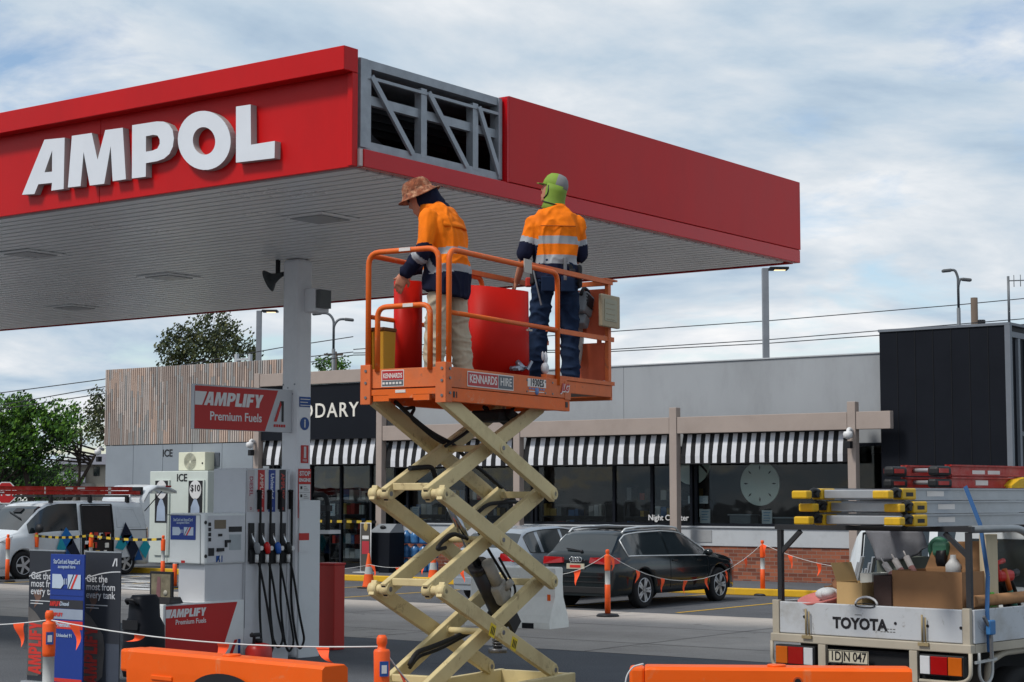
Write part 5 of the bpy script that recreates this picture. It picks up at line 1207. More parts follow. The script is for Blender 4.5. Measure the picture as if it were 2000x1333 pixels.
# diamonds on the flank
DM = [pm('teal graphic', (36, 152, 170), .4), pm('blue graphic', (24, 104, 172), .4), pm('dark graphic', (26, 34, 52), .4), pm('deep blue graphic', (20, 74, 130), .4)]
def dpoly(pts, m, off=.0):
    q = [vloc(vp(x, y, VX + .975 + off)) for x, y in pts]; return q, m
mb = MB()
for pts, m in (([(129, 1030), (141, 1047), (141, 1062), (129, 1070), (119, 1048)], 1), ([(119, 1048), (129, 1070), (121, 1085), (111, 1072)], 0), ([(129, 1070), (141, 1050), (157, 1083), (148, 1094), (136, 1080)], 2), ([(122, 1085), (129, 1070), (138, 1083), (131, 1096)], 3)):
    q, m = dpoly(pts, m, .012); mb.add(q, [tuple(range(len(q)))], m)
mb.build('door_graphic', DM, va, fix=False); mb = MB()
for pts, m in (([(245, 1020), (258, 1045), (240, 1062), (236, 1046)], 2), ([(236, 1046), (249, 1062), (240, 1075), (225, 1071)], 0), ([(240, 1046), (258, 1045), (252, 1068), (247, 1062)], 1), ([(258, 1046), (271, 1072), (258, 1096), (247, 1068)], 2), ([(271, 1072), (279, 1094), (262, 1095)], 3), ([(284, 1052), (294, 1068), (284, 1092), (272, 1072)], 0)):
    q, m = dpoly(pts, m, .04); mb.add(q, [tuple(range(len(q)))], m)
mb.build('side_graphic', DM, va, fix=False)
# tailgate
r0 = []
for x, z in ((-2.42, 2.0), (-2.6, 2.26), (-2.9, 2.4), (-3.25, 2.39), (-3.62, 2.25)): r0.append([V((x, y, z + .03 * math.cos(y * 1.6))) for y in (-.86, -.45, 0, .45, .86)] + [V((x, y, z - .07)) for y in (.86, 0, -.86)])
tg = MB().loft(r0).build('tailgate', M_vwh, va)
MB().bb((-3.4, .5, 2.36), (-3.2, .875, 2.4)).build('tail_light', M_tail, tg); MB().beam((-2.5, .8, 1.7), (-3.1, .82, 2.24), .02, .02).build('strut', M_sbk, va)
mb = MB()
for x in (-1.9, -.6, .7): mb.bb((x - .03, -.75, 2.08), (x + .03, .8, 2.14)).bb((x - .05, .72, 1.93), (x + .05, .8, 2.08))
mb.build('roof_bar', M_trimb, va)
def ladder(name, label, loc, rz, Lx, wdt, rail, mats, n_r, layers=1, feet=False, group=None, xo=0):
    o = thing(name, label, 'ladder', loc, rz, group)
    for k in range(layers):
        z = k * (rail + .012); mb = MB()
        for s_ in (-1, 1):
            y = s_ * wdt / 2
            mb.bb((xo * k, y - .014, z), (Lx + xo * k, y + .014, z + rail), m=0).bb((xo * k, y - .03, z), (Lx + xo * k, y + .03, z + .012), m=0).bb((xo * k, y - .03, z + rail - .012), (Lx + xo * k, y + .03, z + rail), m=0)
        mb.build('rail', mats, o)
        rg = MB()
        for i in range(n_r): x = xo * k + .12 + (Lx - .24) * i / (n_r - 1); rg.cyl((x, -wdt / 2 + .015, z + rail / 2), (x, wdt / 2 - .015, z + rail / 2), .017, n=8)
        rg.build('rung', mats[1:] or mats, o)
    return o
M_fib = pm('ladder red', (168, 34, 26), .5, var=.1, scale=4, dirt=.3, dcol=(190, 170, 160), dscale=3); M_alu = pm('aluminium', (168, 172, 176), .35, metal=.45, var=.12, scale=5, dirt=.25, dcol=(110, 112, 114))
ld = ladder('red_ladder', 'long red extension ladder with grey rungs on the roof of the white van', (VX + .45, VY + 2.5, 2.15), R(-90), 4.6, .42, .1, [M_fib, M_alu], 14, 2, xo=.35)
MB().bb((-.03, -.25, .0), (.06, .25, .21), bev=.01).build('end_cap', M_sbk, ld)
mb = MB()
for x in (1.1, 1.15, 3.3): mb.bb((x, -.226, .02), (x + .05, -.222, .2)).bb((x, .222, .02), (x + .05, .226, .2))
for x in (2.0, 2.4): mb.bb((x, .2255, .14), (x + .25, .228, .19))
mb.build('label', M_deW, ld)
# ---- white four wheel drive behind the ute
FWD = dict(top=[(-2.4, .8), (-2.39, 1.1), (-2.3, 1.55), (-2.2, 1.74), (-1.9, 1.8), (0, 1.82), (.4, 1.78), (.95, 1.25), (1.1, 1.2), (2.1, 1.12), (2.35, 1.0), (2.4, .6)],
           belt=[(-2.4, 1.15), (.9, 1.12), (2.4, 1.0)], w=[(-2.4, .86), (-2.2, .94), (1.8, .94), (2.4, .8)], side=[(-2.1, -1.3), (-1.2, -.4), (-.3, .7)], ws=(.42, .93), rw=(-2.38, -2.22), wheels=[-1.4, 1.45], wr=.38, tumble=.85, sill=.38)
p = W(1652, 970, D=21.5)
fw, sf, hf = car('white four wheel drive wagon parked behind the loaded white tray', 'car', (p.x + 2.75, p.y - .1, 0), R(-4), FWD, M_vwh, 'four_wheel_drive')
mb = MB()
for s_ in (1, -1): mb.tube([(-2.0, s_ * .72, 1.8), (-2.0, s_ * .72, 1.9), (.2, s_ * .72, 1.92), (.2, s_ * .72, 1.8)], .018, 8)
for k in range(6): mb.cyl((-1.9 + k * .4, -.72, 1.9), (-1.9 + k * .4, .72, 1.9), .014, n=8)
mb.build('roof_rack', M_trimb, fw)
for s_ in (1, -1): arch_trim(fw, sf, -2.12, .75, s_, M_trimb, .012); mirror(fw, .65, s_ * .95, 1.2, s_, M_trimb)
for s_ in (1, -1): MB().bb((-2.43, s_ * .8 - .08, .95), (-2.38, s_ * .8 + .08, 1.2)).build('tail_light', M_tail, fw)
MB().bb((-2.5, -.88, .5), (-2.38, .88, .66), bev=.03).build('bumper', M_trimb, fw)
MB().tube([(-2.44, .9, 1.0), (-2.44, .9, 1.42), (-2.44, .35, 1.42), (-2.44, .35, 1.0)], .02, 8, round_=.06).bb((-2.43, .42, 1.06), (-2.4, .84, 1.38)).build('rear_ladder_frame', M_trimb, fw)
# ---------------------------------------------------------------- ute with a loaded tray
UO = V((-6.27, 13.17, 0)); URZ = R(82.95)
UM = Matrix.Translation(UO) @ Matrix.Rotation(URZ, 4, 'Z'); UMi = UM.inverted()
UXA = UM.to_3x3() @ V((1, 0, 0)); UYA = UM.to_3x3() @ V((0, 1, 0))
def Ux(px, py, x): return UMi @ Wp(px, py, UM @ V((x, 0, 0)), UXA)     # tray frame point on the cross plane at x
def Uy(px, py, y): return UMi @ Wp(px, py, UM @ V((0, y, 0)), UYA)
ute = thing('tray_ute', 'white work ute with a loaded drop-side tray, seen from behind at the right', 'ute', UO, URZ)
M_tray = pm('tray paint', (180, 184, 188), .5, var=.07, scale=2, dirt=.6, dcol=(134, 128, 116), dscale=2.4, bump=.03, bscale=9, scuff=(.7, (104, 98, 88), 6)); M_trf = pm('tray frame', (170, 162, 146), .55, var=.1, scale=3, dirt=.5, dcol=(120, 104, 84))
M_rust = pm('worn latch', (150, 134, 100), .6, metal=.2, var=.2, scale=10)
HW = .9; Z0, Z1 = .985, 1.25; TL = 2.45
MB().bb((.04, -HW + .03, .93), (TL, HW - .03, .975)).build('tray_floor', M_trf, ute)
tg = MB().bb((0, -HW + .07, Z0 + .012), (.028, HW - .07, Z1), bev=.008)
tgo = tg.build('tailgate', M_tray, ute)
for s_ in (1, -1):
    MB().bb((.035, s_ * HW - .015, Z0 + .012), (TL, s_ * HW + .012, Z1), bev=.006).build('side_gate', M_tray, ute)
mb = MB().bb((-.02, -HW - .01, .925), (.05, HW + .01, Z0 + .008), bev=.008).bb((.05, HW - .03, .925), (TL, HW + .012, Z0 + .008), bev=.006).bb((.05, -HW - .012, .925), (TL, -HW + .03, Z0 + .008), bev=.006)
for s_ in (1, -1): mb.bb((-.006, s_ * (HW - .035) - .032, Z0), (.034, s_ * (HW - .035) + .032, Z1 + .01), bev=.004)
mb.build('tray_frame', M_trf, ute)
mb = MB()
for y in (.56, -.5):
    mb.tube([(-.02, y, Z0 + .01), (-.022, y, Z1 - .05)], .008, 8).tube([(-.02, y - .03, Z0 + .01), (-.022, y - .03, Z1 - .07)], .006, 8).bb((-.04, y - .06, .965), (-.02, y + .03, .99))
mb.build('latch', M_rust, tgo)
mb = MB()
for px, py in ((1571, 1205), (1749, 1218), (1812, 1223), (1877, 1227)):
    p = Ux(px, py, 0); mb.cyl((-.004, p.y, p.z), (.004, p.y, p.z), .012, n=10)
for k in range(4): mb.cyl((.3 + .45 * k, -HW - .014, 1.08 + .02 * (k % 2)), (.3 + .45 * k, -HW - .005, 1.08 + .02 * (k % 2)), .012, n=10)
mb.build('bolt_hole', M_sbk, tgo)
def UT(y, z, x=-.002): return MX((x, y, z), (0, -1, 0), (0, 0, 1))
p = Ux(1679, 1220, 0)
MB().text('TOYOTA', UT(p.y, p.z), .118, .002, 0, .005, spacing=1.02).build('tailgate_lettering', M_sbk, tgo)
p = Ux(1640, 1209, 0); mb = MB().cyl((-.003, p.y, p.z), (.003, p.y, p.z), .008, n=8)
p = Ux(1735, 1230, 0)
for k in range(2):
    for j in range(5): mb.bb((-.0015, p.y + .05 - .028 * j, p.z - .022 * k), (.0, p.y + .07 - .028 * j, p.z + .007 - .022 * k))
p = Ux(1676, 1202, 0); mb.bb((-.0015, p.y - .03, p.z), (.0, p.y + .03, p.z + .006))
mb.build('small_lettering', pm('small print', (110, 110, 108), .6), tgo)
p = Ux(1690, 1183, 0)
MB().tube([(-.004, p.y + .09 * math.cos(a), p.z + .016 * math.sin(a)) for a in [k * math.pi / 12 for k in range(25)]], .004, 6).build('handle_recess', M_sbk, tgo)
# lamp boxes, number plate, mud flaps, underside
for s_, nm in ((1, 'left'), (-1, 'right')):
    yc = s_ * .665; z0, z1 = .745, .905
    f = MB().tube([(-.01, yc + s_ * .235, .93), (-.01, yc + s_ * .235, z0 - .01), (-.01, yc + s_ * .12, z0 - .045), (-.01, yc - s_ * .2, z0 - .045)], .016, 8, round_=.06).bb((-.02, yc - s_ * .25 - .035, z0 - .06), (.02, yc - s_ * .25 + .035, .924), bev=.004)
    fo = f.build('lamp_guard', M_trf, ute)
    lo = MB().bb((-.03, yc - .19, z0), (.03, yc + .19, z1), bev=.008).build('tail_lamp', M_trimb, ute)
    q0, q1, q2, q3 = yc + s_ * .18, yc + s_ * .06, yc - s_ * .09, yc - s_ * .18
    for a, b, m_ in ((q0, q1, M_amb), (q1, q2, M_tail), (q2, q3, M_clr)): MB().bb((-.045, min(a, b) + .003, z0 + .012), (-.031, max(a, b) - .003, z1 - .012), bev=.004).build('lens', m_, lo)
a, b = Ux(1619, 1252, -.02), Ux(1697, 1281, -.02); yc = (a.y + b.y) / 2; zc_ = .84
mb = MB().bb((-.03, yc - .185, zc_ - .052), (-.026, yc + .185, zc_ + .052), m=0).tube([(-.031, yc - .18, zc_ - .047), (-.031, yc + .18, zc_ - .047), (-.031, yc + .18, zc_ + .047), (-.031, yc - .18, zc_ + .047), (-.031, yc - .18, zc_ - .047)], .003, 5, m=1)
mb.text('1DJN 047', UT(yc, zc_, -.0315), .1, .002, 1, .0015, sx=.82).build('number_plate', [pm('plate', (190, 184, 164), .5, var=.1), M_sbk], ute)
MB().bb((.04, -.55, .52), (.3, .55, .9)).bb((.3, -.4, .5), (TL, .4, .92)).bb((.1, -.06, .4), (.2, .06, .55)).build('chassis', pm('underside', (26, 27, 30), .8, var=.3, scale=5), ute)
for s_ in (1, -1):
    MB().bb((.28, s_ * .62 - .2, .28), (.3, s_ * .62 + .2, .92)).build('mud_flap', pm('mud flap', (70, 66, 60), .8, var=.2), ute)
    MB().tube([(.3, s_ * .86, .9), (.34, s_ * .86, .72), (.46, s_ * .86, .86)] if 0 else [(.32, s_ * .84, .5), (.36, s_ * .84, .84), (.6, s_ * .84, .9), (1.2, s_ * .84, .9), (1.4, s_ * .84, .6)], .03, 8, round_=.08).build('mudguard', M_trf, ute)
    wheel(ute, .95, s_ * .72, .38, s_, 6, pm('steel rim', (150, 146, 136), .5, metal=.3, dirt=.4), False)
    wheel(ute, 3.75, s_ * .72, .38, s_, 6, MATS['steel rim'], False)
p = Uy(1925, 1275, -HW - .02)
MB().tube([(p.x - .1, -HW - .02, .93), (p.x - .1, -HW - .02, .74), (p.x, -HW - .02, .68), (p.x + .1, -HW - .02, .74), (p.x + .1, -HW - .02, .93)], .012, 8, round_=.07).beam((p.x - .16, -HW - .02, .86), (p.x + .16, -HW - .02, .87), .02, .02).build('tie_rail', pm('pale steel', (170, 172, 170), .5), ute)
# cab, beyond the frame
mb = MB().loft([[V((x, s_ * w_, z)) for s_, w_, z in ((-1, .8, .5), (-1, .82, .95), (-1, .8, 1.15), (-1, k1, zt), (1, k1, zt), (1, .8, 1.15), (1, .82, .95), (1, .8, .5))] for x, k1, zt in ((TL + .1, .66, 1.8), (TL + .2, .68, 1.88), (TL + 1.2, .68, 1.88), (TL + 1.75, .74, 1.25), (TL + 2.6, .72, 1.16), (TL + 2.75, .7, .95))], smooth=False)
mb.build('cab', M_vwh, ute)
for s_ in (1, -1): MB().add([(TL + .3, s_ * .81, 1.2), (TL + 1.45, s_ * .81, 1.2), (TL + 1.1, s_ * .72, 1.76), (TL + .3, s_ * .71, 1.78)], [(0, 1, 2, 3)]).build('side_window', M_cg, ute)
MB().add([(TL + .095, -.6, 1.3), (TL + .095, .6, 1.3), (TL + .095, .55, 1.72), (TL + .095, -.55, 1.72)], [(0, 1, 2, 3)]).build('rear_window', M_cg, ute)
# ladder rack on the tray
RZ_ = 1.83
M_rack = pm('rack black', (44, 45, 48), .5, var=.15)
mb = MB().bb((.045, -.9, RZ_), (.095, .9, RZ_ + .04))
for s_ in (1, -1): mb.bb((.05, s_ * .86 - .02, .98), (.09, s_ * .86 + .02, RZ_ - .002)).beam((.07, s_ * .86, 1.64), (.07, s_ * .66, RZ_ - .01), .035, .03, (1, 0, 0))
mb.build('ladder_rack', M_rack, ute)
mb = MB().bb((2.195, -.9, RZ_), (2.245, .9, RZ_ + .04))
for s_ in (1, -1): mb.bb((2.2, s_ * .86 - .02, .98), (2.24, s_ * .86 + .02, RZ_ - .002))
mb.build('front_rack', M_rack, ute)
MB().tube([(.1, -.86, RZ_ + .02), (.95, -.86, RZ_ + .02), (1.25, -.86, RZ_ - .22), (1.3, -.86, 1.25)], .03, 10, round_=.2).build('side_pipe', pm('galv pipe', (140, 144, 146), .4, metal=.6, var=.2), ute)
def uthing(name, label, cat, x, y, z, rz=0, group=None): return thing(name, label, cat, UM @ V((x, y, z)), URZ + rz, group)
# aluminium ladders: rails run forward, yellow feet overhang the tailgate
M_ft = pm('ladder foot yellow', (206, 164, 30), .5, var=.12, scale=8, dirt=.4, dcol=(110, 90, 40), dscale=8)
xl = -.32
lads = (('bottom', 0, 0.0, 'lowest aluminium ladder with yellow feet on the ute rack'), ('middle', 1, .06, 'middle aluminium ladder with yellow feet in the stack on the ute'), ('top', 2, -.04, 'topmost aluminium ladder with yellow feet in the stack on the ute'))
pr = Ux(1782, 1020, xl); pl = Ux(1606, 1015, xl); yw = pl.y - pr.y; ym = (pl.y + pr.y) / 2
LR = .093
for nm, k, dx, lab in lads:
    zb = RZ_ + .042 + k * (LR + .006)
    o = ladder('aluminium_ladder', lab, UM @ V((xl + dx, ym + .015 * k, zb)), URZ, 3.1, yw - .04 * k, LR, [M_alu, M_alu], 11, 1, group='aluminium ladders stacked on the ute rack')
    for s_ in (1, -1):
        y = s_ * (yw - .04 * k) / 2
        ft = MB().bb((-.05, y - .045, .004), (.15, y + .045, LR - .002), bev=.012, m=0).bb((-.29, y - .07, .012), (-.21, y + .07, LR * .8), bev=.012, m=0).bb((-.21, y - .035, .02), (-.05, y + .035, LR * .45), bev=.008, m=1)
        ft.tube([(-.2, y - .03, LR * .4), (-.15, y - .03, LR * .9), (-.06, y - .03, LR * .75)], .018, 8, m=1, round_=.04).cyl((-.1, y - .05, LR * .5), (-.1, y + .05, LR * .5), .022, n=12, m=1).bb((.0, y - .0465, .03), (.1, y - .0445, .06), m=1)
        ft.build('foot', [M_ft, M_trimb], o)
    MB().bb((-.02, -(yw - .04 * k) / 2 + .05, .014), (.05, (yw - .04 * k) / 2 - .05, LR - .012), bev=.006).bb((.25, -(yw - .04 * k) / 2 + .02, .01), (.3, (yw - .04 * k) / 2 - .02, LR - .02), bev=.006).build('end_rung', M_alu, o)
    mb = MB()
    mb.bb((.35, -(yw - .04 * k) / 2 - .016, .03), (.6, -(yw - .04 * k) / 2 - .0145, .07)); mb.build('label', M_deW, o)
    if k < 2:
        b_ = MB().tube([(.0 + .07 * math.cos(a) - .07, -(yw / 2) + .05, .05 + .07 * math.sin(a)) for a in [-1.2 + q * .3 for q in range(10)]], .022, 8); b_.build('shoe', M_trimb, o)
zt = RZ_ + .042 + 3 * (LR + .006)
o = ladder('red_ladder', 'red fibreglass ladder lying on top of the aluminium ladders on the ute', UM @ V((.5, -.25, zt)), URZ, 1.9, .4, .085, [M_fib, M_alu], 7, 2)
for s_ in (1, -1):
    MB().bb((-.26, s_ * .2 - .04, .0), (-.0, s_ * .2 + .04, .07), bev=.02, m=0).bb((-.24, s_ * .2 - .05, .09), (-.02, s_ * .2 + .05, .17), bev=.025, m=0).bb((-.22, s_ * .2 - .052, .115), (-.08, s_ * .2 + .052, .15), m=1).bb((-.22, s_ * .2 - .042, .02), (-.06, s_ * .2 + .042, .05), m=1).build('foot', [M_trimb, M_fib], o)
mb = MB()
for x, z in ((.35, .1), (.6, .1), (.4, .02)): mb.bb((x, -.2165, z), (x + .2, -.215, z + .04))
mb.build('label', M_deW, o)
p = Uy(1985, 962, -.5)
o = uthing('yellow_ladder_foot', 'yellow plastic ladder bracket at the right edge above the aluminium ladders', 'bracket', p.x, -.5, zt + .0)
MB().loft([[(x, y * w_, z) for y, z in ((-.06, 0), (.06, 0), (.06, h_), (-.06, h_))] for x, w_, h_ in ((-.14, .6, .02), (-.05, 1, .07), (.1, 1, .09), (.2, 1, .06))], smooth=False).build('bracket', M_ft, o)
# strap
st = MB(); pts = [(.42, -yw / 2 + ym - .03, zt + .01), (.36, -.8, RZ_ + .05), (.24, -.92, 1.5), (.2, -.93, 1.24), (.2, -.94, .93)]
for a, b in zip(pts, pts[1:]): st.beam(a, b, .035, .004, (1, 0, 0))
so = st.build('ratchet_strap', pm('strap blue', (44, 84, 130), .7)); so.location = UM.translation; so.rotation_euler = (0, 0, URZ); tag(so, 'blue ratchet strap tying the ladders down to the right side of the tray', 'strap')
MB().bb((.15, -.98, 1.06), (.24, -.94, 1.17), bev=.01, m=0).beam((.19, -.965, 1.06), (.19, -.965, .88), .03, .015, m=1).beam((.1, -.955, 1.2), (.2, -.965, 1.08), .02, .02, m=1).build('ratchet', [pm('ratchet blue', (52, 108, 160), .5), M_stl], so)
# load in the tray
M_card = pm('cardboard', (150, 112, 78), .85, var=.12, scale=3, dirt=.4, dcol=(120, 86, 58), scuff=(.3, (100, 76, 54), 5)); M_card2 = pm('pale cardboard', (186, 154, 106), .85, var=.09, scale=3)
FLZ = .977
def cbox(name, label, cat, px0, py0, px1, py1, x, dep, mt, flaps=None, open_=False, z0=FLZ):
    a, b = Ux(px0, py0, x), Ux(px1, py1, x); w_ = a.y - b.y; yc = (a.y + b.y) / 2; h = a.z - z0
    o = uthing(name, label, cat, x + dep / 2, yc, z0); mb = MB(); d2, w2 = dep / 2, w_ / 2; t_ = .008
    mb.bb((-d2, -w2, 0), (d2, w2, t_)).bb((-d2, -w2, t_), (-d2 + t_, w2, h)).bb((d2 - t_, -w2, t_), (d2, w2, h)).bb((-d2 + t_, -w2, t_), (d2 - t_, -w2 + t_, h)).bb((-d2 + t_, w2 - t_, t_), (d2 - t_, w2, h))
    if not open_: mb.bb((-d2 + t_, -w2 + t_, h - .03), (d2 - t_, w2 - t_, h - .02))
    mb.build('box', mt, o)
    for ax, an in (flaps or []):
        f = MB()
        if ax == 'back': f.beam((d2 - .004, -w2, h), (d2 - .004 + .0, w2, h), .006, .006).add([(d2, -w2, h), (d2, w2, h), (d2 + .22 * math.sin(an), w2 * .8, h + .22 * math.cos(an)), (d2 + .22 * math.sin(an), -w2, h + .24 * math.cos(an))], [(0, 1, 2, 3)])
        if ax == 'left': f.add([(-d2, w2, h), (d2, w2, h), (d2, w2 + .16 * math.sin(an), h + .16 * math.cos(an)), (-d2, w2 + .16 * math.sin(an), h + .16 * math.cos(an))], [(0, 1, 2, 3)])
        if ax == 'right': f.add([(-d2, -w2, h), (d2, -w2, h), (d2, -w2 - .14 * math.sin(an), h + .2 * math.cos(an)), (-d2, -w2 - .14 * math.sin(an), h + .2 * math.cos(an))], [(0, 1, 2, 3)])
        f.build('flap', mt, o, fix=False)
    return o
cbox('cardboard_box', 'big brown cardboard box at the back right of the ute tray', 'box', 1742, 1114, 1880, 1190, .12, .5, M_card, [('back', .3)], True)
cbox('cardboard_box', 'small pale cardboard box left of the dark brown box in the tray', 'box', 1634, 1137, 1684, 1180, .06, .3, M_card2, [('left', .35)], True)
cbox('dark_box', 'dark brown open box between the small pale box and big cardboard box', 'box', 1706, 1124, 1741, 1178, .1, .35, pm('dark card', (66, 50, 46), .8, var=.15))
cbox('white_carton', 'white carton wedged behind the small pale cardboard box', 'box', 1680, 1120, 1704, 1178, .3, .3, pm('carton white', (176, 178, 174), .7, var=.1))
cbox('corrugated_crate', 'grey green ribbed crate under the hanging grey cloth', 'crate', 1712, 1088, 1772, 1130, .75, .4, pm('crate grey green', (92, 98, 90), .7, var=.2, scale=2, stretch=(1, 30, 1)))
# tubes of sealant
st_ = pm('tube white', (196, 190, 186), .5, var=.12, scale=9)
for i, (px, py) in enumerate(((1768, 1112), (1784, 1108), (1802, 1106))):
    p = Ux(px, py, .36); o = uthing('sealant_tube', 'white and red sealant tube poking out of the big cardboard box', 'tube', .36, p.y, p.z - .2, 0, 'sealant tubes in the big cardboard box')
    d = V((.2, .62 - .08 * i, .62)).normalized(); MB().cyl((0, 0, 0), d * .34, .026, n=12, m=0).cyl(d * .08, d * .24, .0265, n=12, m=1).cyl(d * .34, d * .4, .008, .005, n=8, m=0).build('tube', [st_, pm('tube print', (170, 120, 114), .5, var=.3, scale=20)], o)
# grey cloth hanging from the rack
p0, p1, p2, p3 = Ux(1690, 1034, .7), Ux(1802, 1037, .7), Ux(1816, 1068, .7), Ux(1712, 1094, .7)
cl = MB(); rows = []
for k in range(9):
    t = k / 8; a, b = p0.lerp(p3, t), p1.lerp(p2, min(1, t * 1.2)); rows.append([a.lerp(b, j / 14) + V((.035 * math.sin(j * 1.1 + t * 3) * t, 0, -.05 * t * math.sin(math.pi * j / 14))) for j in range(15)])
cl.loft(rows, False, False); co = cl.build('hanging_cloth', pm('canvas grey', (116, 118, 124), .9, var=.12, scale=9, bump=.1, bscale=80)); co.location = UM.translation; co.rotation_euler = (0, 0, URZ); tag(co, 'grey canvas cloth hanging under the ladders over the tray', 'cloth')
m_ = co.modifiers.new('s', 'SOLIDIFY'); m_.thickness = .012
# round lid, coil, board, tools
p = Ux(1602, 1153, .15); o = uthing('pink_tub_lid', 'pink round tub with a white cloth in it at the left of the tray', 'tub', .2, p.y, 1.24)
MB().lathe((0, 0, 0), [(.0, -.16), (.13, -.15), (.17, .0), (.2, .04), (.205, .06), (.19, .055), (.14, .02), (0, .01)], (-.25, .1, 1), 26).build('tub', pm('tub pink', (190, 110, 104), .5, var=.12, scale=6), o)
MB().ball((.03, -.02, .07), (.11, .1, .055), 14).ball((-.04, -.07, .08), (.07, .06, .04), 12).build('cloth', pm('rag white', (190, 194, 196), .9, var=.15, scale=9), o)
p = Ux(1905, 1045, .55); o = uthing('timber_board', 'tall pale timber board standing at the right side of the tray', 'board', .55, -.76, FLZ)
MB().bb((-.09, -.03, 0), (.09, .03, .83), bev=.004).build('board', pm('timber pale', (184, 170, 142), .75, var=.1, scale=3, stretch=(6, 6, .6)), o)
p = Ux(1848, 1085, .7); o = uthing('power_saw', 'green and black power saw on top of the load near the right rack post', 'power saw', .7, p.y, p.z)
MB().cyl((0, -.04, -.02), (0, .04, -.02), .1, n=20, m=1).tube([(.0, 0, .1), (-.02, .06, .13), (-.02, .13, .08), (0, .12, -.02)], .028, 8, m=0, round_=.05).box((0, .02, .05), (.16, .14, .12), None, 0, .03).build('saw', [pm('saw green', (66, 118, 96), .5, var=.2), M_sbk], o)
p = Ux(1862, 1104, .6); o = uthing('white_bottle', 'white plastic bottle beside the power saw in the tray', 'bottle', .6, p.y, p.z - .1)
MB().lathe((0, 0, 0), [(0, 0), (.06, .01), (.062, .1), (.025, .15), (.022, .18), (0, .181)], n=14).build('bottle', M_swh, o)
p = Uy(1972, 1165, -.6); o = uthing('cable_coil', 'black coiled cable lying at the right side of the tray', 'coil', p.x, -.55, 1.18)
mb = MB()
for k in range(4): mb.tube([((.26 - .02 * k) * math.cos(a), .03 * k + .02 * math.sin(a * 3), (.26 - .02 * k) * math.sin(a)) for a in [q * math.pi / 16 for q in range(33)]], .02, 7)
mb.build('coil', M_rub, o)
p = Uy(1958, 1125, -.6); o = uthing('red_tool', 'red power tool resting on the black cable coil', 'power tool', p.x, -.6, p.z)
MB().box((0, 0, 0), (.26, .1, .09), None, 0, .03).cyl((.1, 0, 0), (.24, 0, .02), .03, n=12, m=1).tube([(-.08, 0, .02), (-.1, 0, .1), (.02, 0, .12)], .022, 8, m=0).build('tool', [pm('tool body red', (186, 36, 32), .4), M_sbk], o)
p = Uy(1985, 1105, -.7); o = uthing('tool_pole', 'orange and teal pole leaning at the right edge of the tray', 'pole', p.x, -.7, 1.1)
MB().cyl((.1, 0, -.1), (-.02, .05, .25), .022, n=10, m=1).cyl((-.02, .05, .25), (-.07, .07, .42), .022, n=10, m=0).build('pole', [pm('pole orange', (190, 96, 40), .5), pm('pole teal', (60, 120, 104), .5)], o)
p = Uy(1928, 1165, -.75); o = uthing('green_clip', 'bright green plastic clip on the right side of the tray', 'clip', p.x, -.78, 1.26)
MB().bb((-.03, -.02, 0), (.03, .02, .1), bev=.008).bb((-.05, -.025, -.01), (.05, .025, .015)).build('clip', pm('clip green', (70, 176, 50), .5), o)
o = uthing('cardboard_tube', 'long brown cardboard tube lying along the right side gate', 'tube', .15, -.84, 1.305)
MB().cyl((0, 0, 0), (2.1, .02, .01), .045, n=14).build('tube', M_card, o)
p = Ux(1665, 1105, .8); o = uthing('steel_offcuts', 'bundle of grey aluminium channel standing behind the cartons', 'metal offcuts', .85, p.y, FLZ)
mb = MB()
for k in range(5): mb.beam((0, -.06 + .05 * k, 0), (-.06 + .02 * k, -.22 + .05 * k, .62 - .05 * (k % 3)), .035, .02)
mb.build('channel', M_alu, o)
p = Ux(1640, 1110, .5); o = uthing('crumpled_bag', 'crumpled brown paper bag behind the small pale box', 'bag', .45, p.y, FLZ)
mb = MB()
for k in range(6): mb.ball((rnd.uniform(-.05, .05), rnd.uniform(-.08, .08), .12 + .06 * k), (.1 - .008 * k, .1 - .01 * k, .09), 8)
put(remesh(mb, 'bag', .014, 1, .02, 10), 'bag', [pm('bag brown', (140, 98, 70), .9, var=.2)], o)
o = uthing('rope_loop', 'loop of white rope on the tray edge between the cartons', 'rope', .06, Ux(1692, 1172, .06).y, 1.25)
MB().tube([(0, .1 * math.cos(a), .06 * math.sin(a)) for a in [q * math.pi / 10 for q in range(11)]], .01, 7).build('rope', M_swh, o)
# ---------------------------------------------------------------- heavy italic block letters for the fuel signs
GL = {'A': (.78, [(0, 0), (.26, 1), (.62, 1), (.78, 0), (.52, 0), (.5, .18), (.3, .18), (.25, 0)], [(.35, .38), (.47, .38), (.45, .74)]),
      'M': (.98, [(0, 0), (.06, 1), (.36, 1), (.5, .46), (.64, 1), (.92, 1), (.98, 0), (.74, 0), (.72, .62), (.58, 0), (.4, 0), (.26, .62), (.24, 0)], None),
      'P': (.68, [(0, 0), (0, 1), (.42, 1), (.58, .94), (.68, .8), (.68, .6), (.58, .42), (.42, .34), (.26, .34), (.26, 0)], [(.26, .56), (.26, .78), (.38, .78), (.42, .72), (.42, .62), (.38, .56)]),
      'L': (.56, [(0, 0), (0, 1), (.27, 1), (.27, .25), (.56, .25), (.56, 0)], None),
      'I': (.27, [(0, 0), (0, 1), (.27, 1), (.27, 0)], None),
      'F': (.58, [(0, 0), (0, 1), (.58, 1), (.58, .77), (.27, .77), (.27, .6), (.54, .6), (.54, .38), (.27, .38), (.27, 0)], None),
      'Y': (.74, [(.24, 0), (.24, .36), (0, 1), (.28, 1), (.37, .64), (.46, 1), (.74, 1), (.51, .36), (.51, 0)], None)}
